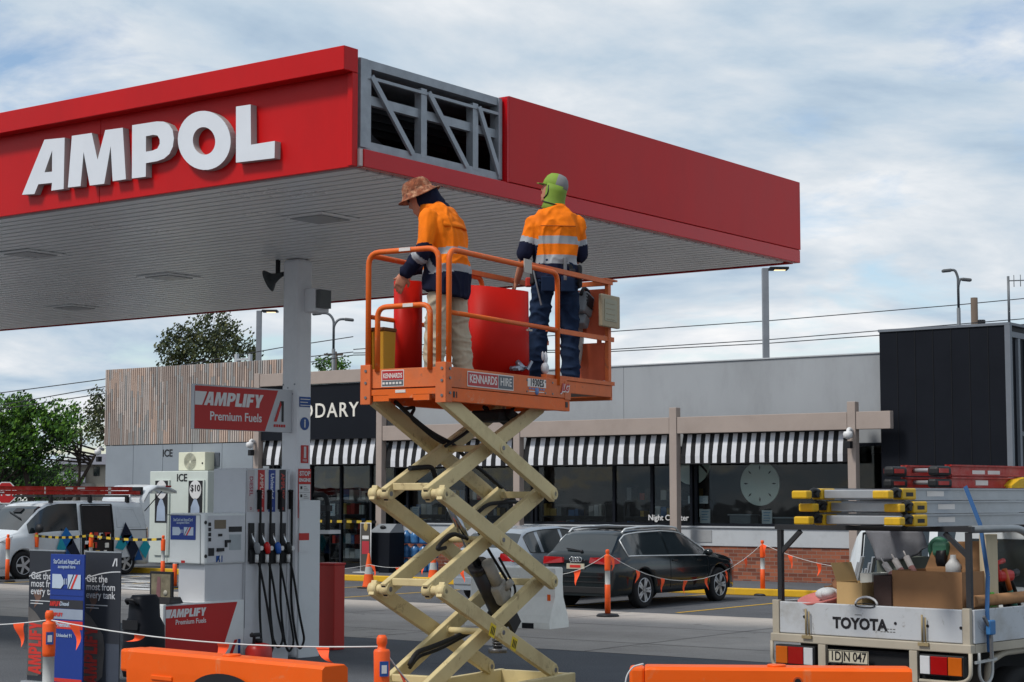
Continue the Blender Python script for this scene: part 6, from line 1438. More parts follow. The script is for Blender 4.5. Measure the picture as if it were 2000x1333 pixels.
def heavy(mb, word, M, h, d, m, sh=.16, gap=.06, sx=1.0):
    """word in heavy slanted capitals, lower-left corner at the origin of M; returns its width"""
    x = 0
    for ch in word:
        w, o, hl = GL[ch]; f = lambda l: [((x + a + sh * b) * h * sx, b * h) for a, b in l]
        mb.prism(f(o), M, d, m, f(hl) if hl else None); x += w + gap
    return x * h * sx
def heavy_w(word, h, gap=.06, sx=1.0): return sum(GL[c][0] + gap for c in word) * h * sx
M_sgr = pm('fuel sign red', (186, 34, 32), .45, var=.06, scale=2); M_sgw = pm('fuel sign white', (188, 190, 194), .45, var=.05); M_sgt = pm('fuel sign lettering', (222, 222, 222), .45, var=.03)
M_dis = pm('dispenser grey white', (198, 200, 204), .4, var=.05, scale=1.5, dirt=.2, dcol=(124, 126, 126)); M_dis2 = pm('dispenser light', (218, 222, 222), .4, var=.05, scale=1.5, dirt=.15)
DX = -16.34                                            # plane of the dispenser's customer side (+X)
def FXm(y, z, x): return MX((x, y, z), (0, 1, 0), (0, 0, 1))
# hanging sign on the column
xs_ = KX + .06
a0, a1, b1 = W(380, 755, X=xs_), W(545, 764, X=xs_), W(520, 841, X=xs_)
zt_, zb_ = 3.475, 2.935
sg = thing('fuel_sign', 'red and white hanging sign with white lettering fixed to the left of the column', 'sign', (xs_, a0.y, zb_))
yA, yB = a0.y, KY - .147
wpart(sg, 'board', MB().bb((xs_ - .06, yA, zb_), (xs_, yB, zt_ + .02), bev=.004), M_sgw)
yc0 = W(545, 764, X=xs_).y; yc1 = W(517, 841, X=xs_).y
mb = MB().add([(xs_ + .003, yA + .004, zb_ + .004), (xs_ + .003, yc1, zb_ + .004), (xs_ + .003, yc0 - .02, zt_ + .0), (xs_ + .003, yA + .004, zt_ - .0)], [(0, 1, 2, 3)])
wpart(sg, 'red_field', mb, M_sgr)
p = W(398, 796, X=xs_ + .004); q = W(512, 796, X=xs_ + .004); h_ = .17
mb = MB(); k_ = (q.y - p.y) / heavy_w('AMPLIFY', h_)
heavy(mb, 'AMPLIFY', FXm(p.y, 3.235, xs_ + .004), h_, .004, 0, sx=k_)
mb.add([(xs_ + .006, yA + .005, 3.235), (xs_ + .006, p.y - .03, 3.235), (xs_ + .006, p.y + .05, 3.405), (xs_ + .006, yA + .005, 3.405)], [(0, 1, 2, 3)])
wpart(sg, 'lettering', mb, M_sgt)
p = W(461, 808, X=xs_); mb = MB().text('Premium Fuels', FXm(p.y, 3.1, xs_ + .005), .155, .003, 0, .002)
wpart(sg, 'small_lettering', mb, M_sgt)
p = W(545, 818, X=xs_); mb = MB(); y, z = p.y, 3.07
mb.prism([(-.1, 0), (-.05, 0), (.06, .27), (.02, .27)], FXm(y, z, xs_ + .003), .003, 1).prism([(.02, .27), (.08, .27), (.08, 0), (.045, 0), (.045, .2)], FXm(y, z, xs_ + .004), .003, 0)
for k in range(5): mb.bb((xs_ + .002, y - .1 + .045 * k, z - .07), (xs_ + .004, y - .065 + .045 * k, z - .035), 1)
wpart(sg, 'emblem', mb, [M_sbk, M_sgr])
# dispenser
yc_ = lambda px: W(px, 970, X=DX).y
Y0, Y1, Y2, Y3 = yc_(325), yc_(400), yc_(480), yc_(561)
zz = lambda px, py: W(px, py, X=DX).z
dp = thing('fuel_dispenser', 'pale grey fuel dispenser with four hanging hoses and a card payment box', 'fuel dispenser', (DX - .3, (Y1 + Y3) / 2, 0))
ZTOP = zz(480, 915)
wpart(dp, 'cabinet', MB().bb((DX - .58, Y2, .0), (DX, Y3 + .05, ZTOP), bev=.012), M_dis)
wpart(dp, 'neck', MB().bb((DX - .5, Y1 + .05, .72), (DX - .03, Y2 - .002, 1.32), bev=.01), M_dis)
ZP0, ZP1 = zz(400, 1103), zz(400, 1003)
bx = wpart(dp, 'payment_box', MB().bb((DX - .62, Y1, ZP0), (DX + .01, Y2 - .003, ZP1), bev=.02), M_dis2)
mb = MB().bb((DX + .011, Y1 + .05, ZP0 + .02), (DX + .016, Y2 - .03, ZP1 - .03), m=0)
wpart(dp, 'front_panel', mb, M_dis, parent=bx)
def onx(px0, py0, px1, py1, m, mb, t=.004, x=None):
    x = DX + .017 if x is None else x; a, b = W(px0, py0, X=x), W(px1, py1, X=x); mb.bb((x, a.y, b.z), (x + t, b.y, a.z), m); return a, b
mb = MB(); onx(419, 1016, 441, 1033, 0, mb); wpart(dp, 'screen', mb, pm('screen brown', (112, 100, 82), .2), parent=bx)
mb = MB()
onx(447, 1029, 472, 1039, 0, mb); onx(426, 1043, 434, 1048, 0, mb); onx(407, 1071, 417, 1086, 0, mb, .012); onx(439, 1055, 449, 1060, 0, mb, .02); onx(439, 1060, 442, 1069, 0, mb, .02); onx(423, 1071, 435, 1077, 0, mb, .03)
for k in range(4): onx(407, 1021 + 10 * k, 412, 1028 + 10 * k, 0, mb)
for py in (1021, 1087):
    p = W(401.5, py, X=DX + .017); mb.cyl(p, p + V((.004, 0, 0)), .024, n=12)
wpart(dp, 'card_slots', mb, M_sbk, parent=bx)
mb = MB(); a, b = onx(422, 1086, 434, 1098, 0, mb); mb.prism([(-.04, -.04), (-.015, -.04), (.01, .05), (.03, .05), (.03, -.04), (.015, -.04), (.01, .01)], FXm((a.y + b.y) / 2, (a.z + b.z) / 2, DX + .022), .002, 1); mb.bb((DX + .0165, yc_(447), zz(447, 1075)), (DX + .018, yc_(470), zz(470, 1044)), 2)
wpart(dp, 'sticker', mb, [M_sbl, M_swh, pm('notice grey', (164, 172, 176), .5)], parent=bx)
# card poster on the near end of the payment box (faces -Y)
def ony(px0, py0, px1, py1, Yp, m, mb, t=.004):
    a, b = W(px0, py0, Y=Yp), W(px1, py1, Y=Yp); mb.bb((a.x, Yp - t, b.z), (b.x, Yp, a.z), m); return a, b
M_navy = pm('poster navy', (30, 56, 132), .4, var=.05); M_cardb = pm('poster pale', (176, 190, 206), .4, var=.05)
def card_poster(mb, a, b, Yp, lines=True):
    """navy poster with two small white cards; a is the top left, b the lower right corner"""
    w_, h = b.x - a.x, a.z - b.z; f = lambda u, v: (a.x + u * w_, a.z - v * h)
    def qd(pts, m, off): mb.add([(f(*q)[0], Yp - off, f(*q)[1]) for q in pts], [tuple(range(len(pts)))], m)
    qd(((.08, .48), (.34, .48), (.42, .62), (.42, .72), (.34, .82), (.08, .82)), 1, .006); qd(((.54, .48), (.92, .48), (.92, .82), (.54, .82)), 1, .006); qd(((.78, .48), (.84, .48), (.68, .82), (.62, .82)), 2, .0075); qd(((.7, .48), (.73, .48), (.57, .82), (.545, .82)), 3, .0075)
    for u in (.44, .49): qd(((u, .58), (u + .02, .58), (u + .02, .72), (u, .72)), 1, .006)
    M1 = MX((*(f(.5, .18)[:1]), Yp - .006, f(.5, .18)[1]), (1, 0, 0), (0, 0, 1))
    mb.text('StarCard and AmpolCard', M1, w_ * .125, .002, 1, .0008, sx=.6); M2 = MX((f(.5, .3)[0], Yp - .006, f(.5, .3)[1]), (1, 0, 0), (0, 0, 1)); mb.text('accepted here', M2, w_ * .09, .002, 1, .0005)
mb = MB(); a, b = ony(334, 1007, 382, 1055, Y1 - .001, 0, mb); card_poster(mb, a, b, Y1 - .001)
wpart(dp, 'card_poster', mb, [M_navy, M_cardb, M_srd, M_sbk], parent=bx)
mb = MB().tube([W(326, 1006, Y=Y1 - .003), W(326, 1099, Y=Y1 - .003), W(391, 1102, Y=Y1 - .003), W(391, 1006, Y=Y1 - .003), W(326, 1006, Y=Y1 - .003)], .006, 5)
wpart(dp, 'door_seam', mb, pm('seam grey', (140, 146, 148), .5), parent=bx)
mb = MB(); a, b = ony(354, 1095, 361, 1100, Y1 - .002, 0, mb); wpart(dp, 'key_lock', mb, M_srd, parent=bx)
# plinth
ZPL = .86
pl_ = wpart(dp, 'plinth', MB().bb((DX - .42, Y0 - .02, 0), (DX, Y2 - .004, zz(325, 1181)), bev=.01), M_dis2)
ztp, zbt = zz(325, 1183), zz(325, 1270)
ya_, yb_, yc2 = yc_(327), yc_(466), yc_(436)
mb = MB().add([(DX + .004, ya_, zbt - .1), (DX + .004, yc2, zbt - .1), (DX + .004, yb_, ztp - .01), (DX + .004, ya_, ztp - .01)], [(0, 1, 2, 3)])
wpart(dp, 'red_field', mb, M_sgr, parent=pl_)
mb = MB(); p, q = yc_(336), yc_(404); h_ = .1; k_ = (q - p) / heavy_w('AMPLIFY', h_); zl = zz(340, 1207) - .0
heavy(mb, 'AMPLIFY', FXm(p, zl, DX + .005), h_, .003, 0, sx=k_)
mb.add([(DX + .006, ya_, zl), (DX + .006, p - .01, zl), (DX + .006, p + .03, zl + h_), (DX + .006, ya_, zl + h_)], [(0, 1, 2, 3)])
mb.text('Premium Fuels', FXm(yc_(376), zz(376, 1214), DX + .006), .085, .003, 0, .001)
wpart(dp, 'lettering', mb, M_sgt, parent=pl_)
mb = MB().prism([(0, 0), (.05, 0), (.15, .2), (.1, .2)], FXm(yc_(450), zz(450, 1282), DX + .005), .003, 0).prism([(0, 0), (.04, 0), (.04, .2), (0, .2)], FXm(yc_(468), zz(468, 1280), DX + .005), .003, 1)
wpart(dp, 'emblem', mb, [M_sgr, M_sbl], parent=pl_)
# four hose positions
cols4 = [('unleaded grade strip', (188, 184, 186), (150, 60, 80), M_stl), ('red grade strip', (182, 38, 40), (222, 190, 180), M_srd), ('blue grade strip', (34, 62, 138), (200, 206, 220), M_sbl), ('black grade strip', (40, 36, 38), (180, 60, 50), M_sbk)]
hx = [(484, 496, 489), (504, 516, 511), (525, 537, 532), (546, 557, 554)]
M_nz = [pm('nozzle grey', (128, 130, 134), .4), pm('nozzle red', (198, 24, 24), .35), pm('nozzle blue', (30, 84, 168), .35), pm('nozzle black', (30, 32, 32), .4)]
words = ['DIESEL', 'AMPLIFY', 'Unleaded', 'AMPLIFY']
for i, (c0, c1, cm) in enumerate(hx):
    nm, bg_, fg_, _ = cols4[i]
    x = DX + .002
    a, b = W(c0, 918, X=x), W(c1, 1000, X=x)
    mb = MB().bb((x, a.y, b.z), (x + .004, b.y, a.z), 0); ym_ = (a.y + b.y) / 2; zm = (a.z + b.z) / 2
    Mv = MX((x + .0045, ym_, zm + .06), (0, 0, -1), (0, 1, 0))
    mb.text(words[i], Mv, .085, .002, 1, .002)
    mb.text(('D', '98', '91', '95')[i], FXm(ym_, b.z + .04, x + .0045), .05, .002, 1, .001)
    wpart(dp, 'grade_strip', mb, [pm(nm, bg_, .45), pm(nm + ' print', fg_, .45)])
    a, b = W(c0 + 1, 1022, X=x), W(c1 - 1 + 4, 1100, X=x)
    bt = wpart(dp, 'nozzle_boot', MB().bb((x, a.y, b.z + .02), (x + .02, a.y + .09, a.z)).bb((x + .02, a.y - .005, b.z - .005), (x + .05, a.y + .125, b.z + .17), bev=.01), M_sbk)
    yy = a.y + .05; z_ = zz(cm, 1068)
    nz = MB().tube([(x + .06, yy - .045, z_ + .17), (x + .07, yy - .015, z_ + .06), (x + .08, yy + .02, z_ + .01)], [.012, .015, .02], 10, m=1)
    nz.loft([ring((x + .085, yy + .02 + oy, z_ + dz), rx, ry, 12) for dz, rx, ry, oy in ((.06, .018, .02, -.005), (.03, .03, .042, 0), (-.02, .032, .05, .01), (-.07, .026, .035, .015), (-.09, .02, .025, .015))], m=0)
    nz.tube([(x + .085, yy + .045, z_ - .01), (x + .09, yy + .085, z_ - .03), (x + .085, yy + .06, z_ - .09)], .008, 7, m=2, round_=.02)
    nz.cyl((x + .075, yy + .085, z_ - .02), (x + .11, yy + .085, z_ - .02), .03, n=14, m=3)
    wpart(dp, 'nozzle', nz, [M_nz[i], M_chr, M_sbk, M_swh])
    # hose: comes down from a high outlet, loops near the ground and back up to the nozzle
    zt2 = zz(cm, 960); yo = yy + .115
    lo_z = (zz(cm, 1290) + .02, .16, .1, .12)[i]
    h1 = [V((x + .05, yo, zt2)), V((x + .05, yo, 1.2)), V((x + .06, yo - .01, .7)), V((x + .08, yo + .02 + .02 * i, lo_z + .12)), V((x + .12, yo + .1, lo_z)), V((x + .14, yo + .17, lo_z + .13)), V((x + .12, yo + .1 - .02 * (i % 2), .6)), V((x + .1, yo + .0, 1.05)), V((x + .085, yy + .025, z_ - .1))]
    hs2 = MB().tube(fillet(h1, .5, 8), .0155, 8, m=0).cyl((x + .0, yo, zt2), (x + .055, yo, zt2), .022, n=10, m=0).bb((x, yo - .012, ZTOP - .02 - .5), (x + .03, yo + .012, zt2 + .02), 0)
    hs2.cyl((x + .086, yy + .02, z_ - .2), (x + .085, yy + .024, z_ - .1), .024, n=10, m=1)
    wpart(dp, 'hose', hs2, [M_rub, M_swh])
mb = MB().bb((DX + .001, Y2 + .0, .45), (DX + .0025, Y2 + .006, ZTOP - .03)).bb((DX + .001, Y3 + .0, .2), (DX + .0025, Y3 + .005, ZTOP - .03))
wpart(dp, 'panel_seam', mb, pm('seam dark', (96, 98, 102), .6))
# rear dispenser beyond the column
rd = thing('hose_hanger', 'black hose hanger with a small white shelf right of the column cladding', 'hose hanger', (KX - .2, KY + .8, 0))
wpart(rd, 'post', MB().bb((KX - .5, KY + .75, 0), (KX - .42, KY + .85, 2.0)).bb((KX - .42, KY + .77, 1.9), (KX - .1, KY + .83, 1.98)), M_sbk)
p = W(627, 976, Y=KY + .8)
wpart(rd, 'hose_arm', MB().tube([(p.x - .12, KY + .8, p.z + .06), (p.x + .08, KY + .8, p.z + .07), (p.x + .13, KY + .8, p.z - .1), (p.x + .12, KY + .8, p.z - .5)], .035, 8, round_=.08), M_rub)
a = W(640, 1043, Y=KY + .8); wpart(rd, 'shelf', MB().bb((a.x - .1, KY + .7, a.z), (a.x + .1, KY + .95, a.z + .05)), M_swh)
a, b = W(630, 1104, Y=KY + 1.1), W(652, 1245, Y=KY + 1.1)
rb = thing('red_bollard_cover', 'plain red box guard standing just right of the column base', 'guard', ((a.x + b.x) / 2, KY + 1.1, 0))
wpart(rb, 'guard', MB().bb((a.x - .1, KY + 1.1, .0), (b.x, KY + 1.32, a.z), bev=.012), pm('guard red', (176, 44, 36), .5, var=.08))
wpart(rb, 'cap', MB().bb((a.x - .11, KY + 1.09, a.z + .002), (b.x + .01, KY + 1.33, a.z + .03), bev=.008), M_srd)
# red fuel can, framed display, black bin
p = W(505, 1283, X=DX + .22)
fc = thing('fuel_can', 'red plastic can with a black top at the foot of the fuel hoses', 'can', (DX + .22, p.y, 0)); z0 = .0
wpart(fc, 'can', MB().loft([ring((DX + .22, p.y, z), rx, ry, 16, pw=3) for z, rx, ry in ((0, .13, .15), (.06, .14, .16), (.2, .14, .16), (.26, .1, .13), (.28, .05, .06))]), pm('can red', (186, 40, 34), .4))
wpart(fc, 'spout', MB().cyl((DX + .22, p.y, .28), (DX + .22, p.y, .33), .05, n=12).tube([(DX + .22, p.y - .09, .25), (DX + .22, p.y - .08, .36), (DX + .22, p.y - .13, .4)], .02, 8).box((DX + .22, p.y - .06, .38), (.06, .16, .05), None, 0, .015), M_sbk)
p = W(314, 1168, Z=zz(325, 1181))
fd = thing('framed_display', 'black framed picture leaning on an easel base on the white plinth', 'display frame', (p.x, p.y, zz(325, 1181)))
a, b = W(293, 1116, Y=Y0 + .18), W(336, 1163, Y=Y0 + .18); zb2 = zz(325, 1181) + .004
fo = wpart(fd, 'frame', MB().bb((a.x, Y0 + .18, zb2 + .02), (b.x, Y0 + .21, a.z), bev=.004), M_sbk)
mb = MB().bb((a.x + .03, Y0 + .176, zb2 + .05), (b.x - .03, Y0 + .179, a.z - .03), 0); w_ = b.x - a.x
mb.loft([[(a.x + w_ * (.3 + .03 * s_), Y0 + .174, zb2 + .07), (a.x + w_ * (.5 + .03 * s_), Y0 + .174, zb2 + .07), (a.x + w_ * .5, Y0 + .174, a.z - .07), (a.x + w_ * .36, Y0 + .174, a.z - .06)] for s_ in (0,)] * 1 + [[(a.x + w_ * .3, Y0 + .173, zb2 + .07), (a.x + w_ * .5, Y0 + .173, zb2 + .07), (a.x + w_ * .5, Y0 + .173, a.z - .07), (a.x + w_ * .36, Y0 + .173, a.z - .06)]], True, True, 1, False).lathe((a.x + w_ * .72, Y0 + .174, zb2 + .12), [(0, 0), (.035, 0), (.035, .002), (0, .002)], (0, -1, 0), 14, 2)
wpart(fd, 'picture', mb, [pm('picture olive', (120, 112, 92), .5, var=.4, scale=9), pm('picture mauve', (122, 86, 88), .5, var=.2, scale=8), pm('picture pale', (156, 152, 140), .5)], parent=fo)
wpart(fd, 'base', MB().add([(a.x - .1, Y0 + .02, zb2), (b.x + .12, Y0 + .02, zb2), (b.x + .05, Y0 + .32, zb2), (a.x - .02, Y0 + .32, zb2), (a.x - .02, Y0 + .12, zb2 + .07), (b.x + .03, Y0 + .12, zb2 + .07), (b.x + .02, Y0 + .3, zb2 + .07), (a.x, Y0 + .3, zb2 + .07)], [(0, 1, 2, 3), (4, 5, 6, 7), (0, 1, 5, 4), (1, 2, 6, 5), (2, 3, 7, 6), (3, 0, 4, 7)]), M_sbk)
Yk = Y0 - .55; a, b = W(238, 1162, Y=Yk), W(286, 1333, Y=Yk)
kb = thing('forecourt_bin', 'rounded black forecourt bin with a slot lid left of the white plinth', 'bin', ((a.x + b.x) / 2, Yk, 0)); xm = (a.x + b.x) / 2
wpart(kb, 'body', MB().loft([ring((xm, Yk + .15, z), rx, ry, 20, pw=3.4) for z, rx, ry in ((0, .2, .2), (.1, .22, .22), (a.z - .36, .21, .21), (a.z - .26, .14, .18), (a.z - .05, .13, .17), (a.z, .1, .14))]), M_blk)
wpart(kb, 'handle', MB().tube([(xm - .08, Yk - .03, a.z - .1), (xm - .07, Yk - .08, a.z - .05), (xm + .07, Yk - .08, a.z - .05), (xm + .08, Yk - .03, a.z - .1)], .02, 8, round_=.04).bb((xm - .13, Yk - .07, .55), (xm + .13, Yk - .055, .66)), M_sbk)
# banners
M_bk = pm('banner black', (44, 47, 54), .5, var=.12, scale=2); M_bk2 = pm('banner smoke', (92, 88, 86), .5, var=.35, scale=3)
M_red2 = pm('banner red', (196, 52, 44), .5); M_wt2 = pm('banner white', (196, 198, 202), .5)
def banner_black(px0, px1, py, Yb, label):
    a, b = W(px0, py, Y=Yb), W(px1, py + 2, Y=Yb); w_ = b.x - a.x; zt = a.z
    o = thing('banner_stand', label, 'banner', ((a.x + b.x) / 2, Yb, 0))
    wpart(o, 'panel', MB().bb((a.x, Yb - .012, .04), (b.x, Yb, zt)), M_bk)
    wpart(o, 'stand', MB().bb((a.x - .01, Yb - .1, 0), (b.x + .01, Yb + .1, .045), bev=.01).bb((a.x - .006, Yb - .016, zt + .001), (b.x + .006, Yb + .006, zt + .015)), M_galv)
    f = lambda u, v: (a.x + u * w_, Yb - .014, zt - v)
    mb = MB()
    # diver figure reduced to smoky shapes: pale flank, darker body
    mb.add([f(.0, .62), f(.2, .68), f(.55, .86), f(.6, 1.0), f(.55, 1.3), f(.3, zt - .1), f(0, zt - .1)], [tuple(range(7))], 1)
    mb.add([f(.62, .95), f(1, .95), f(1, 1.4), f(.66, 1.4)], [(0, 1, 2, 3)], 4)
    mb.add([f(.12, .46), f(.38, .41), f(.36, .52), f(.24, .6), (f(.16, .64)), f(.2, .54)], [tuple(range(6))], 5)
    mb.loft([[V(f(u, .19 + .09 * (1 - u) ** 2)) + V((0, -.001, dz)) for u in [k / 12 for k in range(13)]] for dz in (0, -.012)], False, False, 2)
    wpart(o, 'picture', mb, [M_bk, M_bk2, M_wt2, M_red2, pm('banner slate', (64, 70, 82), .5, var=.2), pm('banner skin', (110, 82, 70), .5, var=.3, scale=10)], fix=False); mb = MB()
    g = lambda u, v: MX(V(f(u, v)) + V((0, -.002, 0)), (1, 0, 0), (0, 0, 1))
    for t_, v in (('Get the', .3), ('most from', .385), ('every tank', .47)): mb.text(t_, g(.06, v - .02), .068 * w_ / .36, .002, 2, .001, 'LEFT')
    for v, l in ((.56, .66), (.59, .42)): mb.bb((a.x + .06 * w_, Yb - .0155, zt - v), (a.x + l * w_, Yb - .0145, zt - v + .009), 2)
    mb.prism([(-.05, 0), (-.028, 0), (.012, .085), (-.008, .085)], g(.86, .14), .001, 2).prism([(.0, .085), (.03, .085), (.03, 0), (.012, 0), (.012, .06)], g(.86, .14), .001, 2)
    hh = .13 * w_ / .36; Mv = MX(V(f(.4, 0)) + V((0, -.002, -(zt - .12))), (0, 0, 1), (-1, 0, 0))
    heavy(mb, 'AMPLIFY', Mv, hh, .001, 3, sh=0, sx=(zt - 1.02) / heavy_w('AMPLIFY', hh) * 1.25)
    wpart(o, 'lettering', mb, [M_bk, M_bk2, M_wt2, M_red2], fix=False)
    return o
banner_black(168, 238, 1079, 13.0, 'black fuel banner with red sideways lettering right of the navy banner')
banner_black(60, 128, 1076, 13.35, 'black fuel banner partly hidden behind the left of the navy banner')
Yb = 12.75; a, b = W(102, 1082, Y=Yb), W(168, 1084, Y=Yb); w_ = b.x - a.x; zt = a.z
bb_ = thing('banner_stand', 'navy banner with two pale cards and stacked fuel stripes, nearest of the three', 'banner', ((a.x + b.x) / 2, Yb, 0))
wpart(bb_, 'panel', MB().bb((a.x, Yb - .02, .03), (b.x, Yb, zt), bev=.004), M_navy); wpart(bb_, 'stand', MB().bb((a.x - .02, Yb - .12, 0), (b.x + .02, Yb + .12, .029)), M_sbk)
SPM = [M_navy, M_cardb, M_red2, M_sbk, pm('stripe charcoal', (46, 46, 52), .5), pm('stripe grey', (140, 150, 166), .5), pm('stripe navy dark', (24, 44, 108), .5)]
mb = MB(); card_poster(mb, V((a.x, 0, zt - .0)), V((b.x, 0, zt - .44)), Yb - .022); wpart(bb_, 'card_picture', mb, SPM, fix=False); mb = MB()
def zpx(py): return W(135, py, Y=Yb).z
for y0, y1, m in ((1172, 1189, 4), (1190, 1210, 5), (1213, 1229, 2), (1326, 1333, 2)): mb.bb((a.x + .006, Yb - .024, zpx(y1)), (b.x - .006, Yb - .0215, zpx(y0)), m)
for y in (1150, 1163): mb.bb((a.x + .01, Yb - .0235, zpx(y + 1)), (b.x - .01, Yb - .021, zpx(y)), 6)
wpart(bb_, 'stripe', mb, SPM, fix=False); mb = MB()
hh = .05
heavy(mb, 'AMPLIFY', MX((a.x + .01, Yb - .0265, zpx(1185)), (1, 0, 0), (0, 0, 1)), hh, .001, 2, sh=.05, sx=.17 / heavy_w('AMPLIFY', hh)); mb.text('Diesel', MX((a.x + .245, Yb - .0265, zpx(1180)), (1, 0, 0), (0, 0, 1)), .06, .001, 1, .001)
heavy(mb, 'AMPLIFY', MX((a.x + .03, Yb - .0265, zpx(1205)), (1, 0, 0), (0, 0, 1)), hh * .8, .001, 2, sh=.05, sx=.19 / heavy_w('AMPLIFY', hh * .8))
mb.text('Premium', MX((a.x + w_ / 2 - .04, Yb - .0265, zpx(1221)), (1, 0, 0), (0, 0, 1)), .066, .001, 1, .002); mb.text('Unleaded 91', MX((a.x + w_ / 2 - .02, Yb - .0265, zpx(1242)), (1, 0, 0), (0, 0, 1)), .05, .001, 1, .001)
wpart(bb_, 'lettering', mb, SPM, fix=False)

# ---------------------------------------------------------------- barriers
M_wo = pm('barrier orange', (232, 92, 10), .45, var=.1, scale=2, dirt=.4, dcol=(196, 90, 34), dscale=2, bump=.03, bscale=14, scuff=(.5, (206, 128, 84), 5), spec=.25)
M_ww = pm('barrier white', (228, 228, 222), .5, var=.06, scale=2, dirt=.3, dcol=(150, 148, 140), dscale=2, bump=.02)
def barrier(name, label, loc, rz, Lb, mt, patch=False, H=1.0, plug=None, group=None):
    o = thing(name, label, 'barrier', loc, rz, group)
    prof = [(-.3, .0), (-.3, .1), (-.26, .22), (-.13, .5), (-.11, .74), (-.115, .86), (-.115, H - .02), (-.09, H), (.09, H), (.115, H - .02), (.115, .86), (.11, .74), (.13, .5), (.26, .22), (.3, .1), (.3, .0)]
    mb = MB(); rr = []
    for x, s_ in ((0, .985), (.015, 1), (Lb - .015, 1), (Lb, .985)): rr.append([V((x, y * s_, z if z < .02 else z - (1 - s_) * .3)) for y, z in prof])
    mb.loft(rr, smooth=False)
    mb.bb((-.1, -.1, .83), (.0, .1, H - .006), bev=.02)
    bo = mb.build('shell', mt, o)
    f = MB()
    for x in (Lb * .25, Lb * .75): f.bb((x - .11, -.302, .0), (x + .11, .302, .09))
    f.build('fork_pocket', M_dark, bo)
    f = MB()
    for k in range(3): f.bb((Lb * (.2 + .3 * k) - .12, -.125, .8), (Lb * (.2 + .3 * k) + .12, -.112, .83), bev=.004)
    f.cyl((Lb * .5, 0, H - .002), (Lb * .5, 0, H + .012), .06, n=16); f.build('rib', mt, bo)
    if patch:
        n = 20; pts = []
        for k in range(n + 1):
            t = math.pi * k / n; pts.append((Lb * .53 + .4 * math.cos(t), .62 + .27 * math.sin(t) ** .7))
        MB().prism(pts, MX((0, -.128, 0), (1, 0, 0), (0, 0, 1)), .004).build('black_patch', M_sbk, bo)  # rounded black patch laid on the near face of the shell
    if plug is not None: MB().cyl((plug, -.113, H - .085), (plug, -.126, H - .085), .03, n=16, m=0).cyl((plug, -.126, H - .085), (plug, -.128, H - .085), .02, n=12, m=1).build('drain_plug', [pm('plug', (176, 70, 20), .5), M_dark], bo)
    return o
pa, pb = W(258, 1264, Z=1.0), W(653, 1300, Z=1.0); d = pb - pa
barrier('water_barrier', 'orange plastic barrier with a rounded black patch in front of the dispenser', (pa.x + .08, pa.y, 0), math.atan2(d.y, d.x), d.length - .08, M_wo, True)
pa, pb = W(1247, 1299, Z=1.0), W(1778, 1303, Z=1.0); d = pb - pa
barrier('water_barrier', 'orange plastic barrier with a round plug below the white ute tailgate', (pa.x + .05, pa.y, 0), math.atan2(d.y, d.x), d.length - .05, M_wo, False, plug=.98)
MB_ = W(1102, 1233, Z=0); 
barrier('water_barrier', 'white plastic barrier behind the lower scissor arms near the dark wagon', (MB_.x - 2.0, MB_.y + .3, 0), R(4), 1.62, M_ww, H=.97)
o = MB().box((0, 0, 0), (.06, .01, .1)).build('orange_tag', M_wo); p = W(1072, 1168, Y=MB_.y + .16); o.location = p; tag(o, 'small orange tag fixed on the face of the white barrier', 'tag')
# ---------------------------------------------------------------- posts, cones, bunting
M_po = pm('post orange', (232, 88, 26), .5, var=.07, scale=4); M_pr = pm('post reflective', (176, 178, 176), .4, var=.08)
def post(label, loc, stk=False, lean=0, s=1.0):
    o = thing('delineator_post', label, 'delineator post', loc, rnd.uniform(-3, 3), 'orange delineator posts')
    MB().lathe((0, 0, 0), [(0, 0), (.2, .0), (.2, .03), (.17, .05), (.08, .06), (0, .06)], n=20).build('base', M_sbk, o)
    def mf(i, j): return 1 if 3 <= i <= 3 or i == 6 else 0
    MB().lathe((0, 0, 0), [(.0, .06), (.052, .061), (.05, .56), (.047, .562), (.047, .80), (.05, .802), (.052, .83), (.056, 1.06), (.05, 1.075), (.03, 1.08), (.028, 1.1), (.036, 1.115), (.036, 1.15), (.026, 1.17), (0, 1.172)], n=16, mf=lambda i, j: 1 if i == 3 else 0).build('post', [M_po, M_pr], o)
    if stk: MB().bb((-.03, -.06, .9), (.03, -.054, 1.0), 0).bb((-.018, -.0615, .92), (.018, -.0605, .975), 1).build('sticker', [M_sbl, M_swh], o); o.rotation_euler.z = YAW + R(20)
    return o
def foot(px, pyt, h=1.17):                                # stand a post so that its top is seen at px, pyt
    dlo, dhi = 5, 120
    for _ in range(50):
        m_ = (dlo + dhi) / 2
        if W(px, pyt, D=m_).z > h: dlo, dhi = (m_, dhi) if pyt > 970 else (dlo, m_)
        else: dlo, dhi = (dlo, m_) if pyt > 970 else (m_, dhi)
    p = W(px, pyt, D=m_); return V((p.x, p.y, 0))
NP1, NP2 = foot(97, 1193), foot(746, 1241)
post('orange post with a blue sticker standing in front of the navy banner', NP1, True)
post('orange post with a blue sticker at the left foot of the scissor lift', NP2, True)
b1 = W(1187, 1205, Z=0); b2 = W(1490, 1164, Z=0)
post('orange post behind the dark wagon with bunting tied to its top', b1); post('orange post near the kerb in front of the brick wall', b2)
vp_ = []
for px, pyt, lab in ((16, 1044, 'leftmost orange post, in front of the white van headlight'), (72, 1041, 'orange post before the front wheel of the white van'), (178, 1041, 'orange post before the open side door of the white van'), (319, 1046, 'orange post beside the payment box with tape tied to it')):
    q = foot(px, pyt); vp_.append(q); post(lab, q)
q3 = W(341, 1150, Z=0); post('orange post seen low between the framed display and the dispenser', q3)
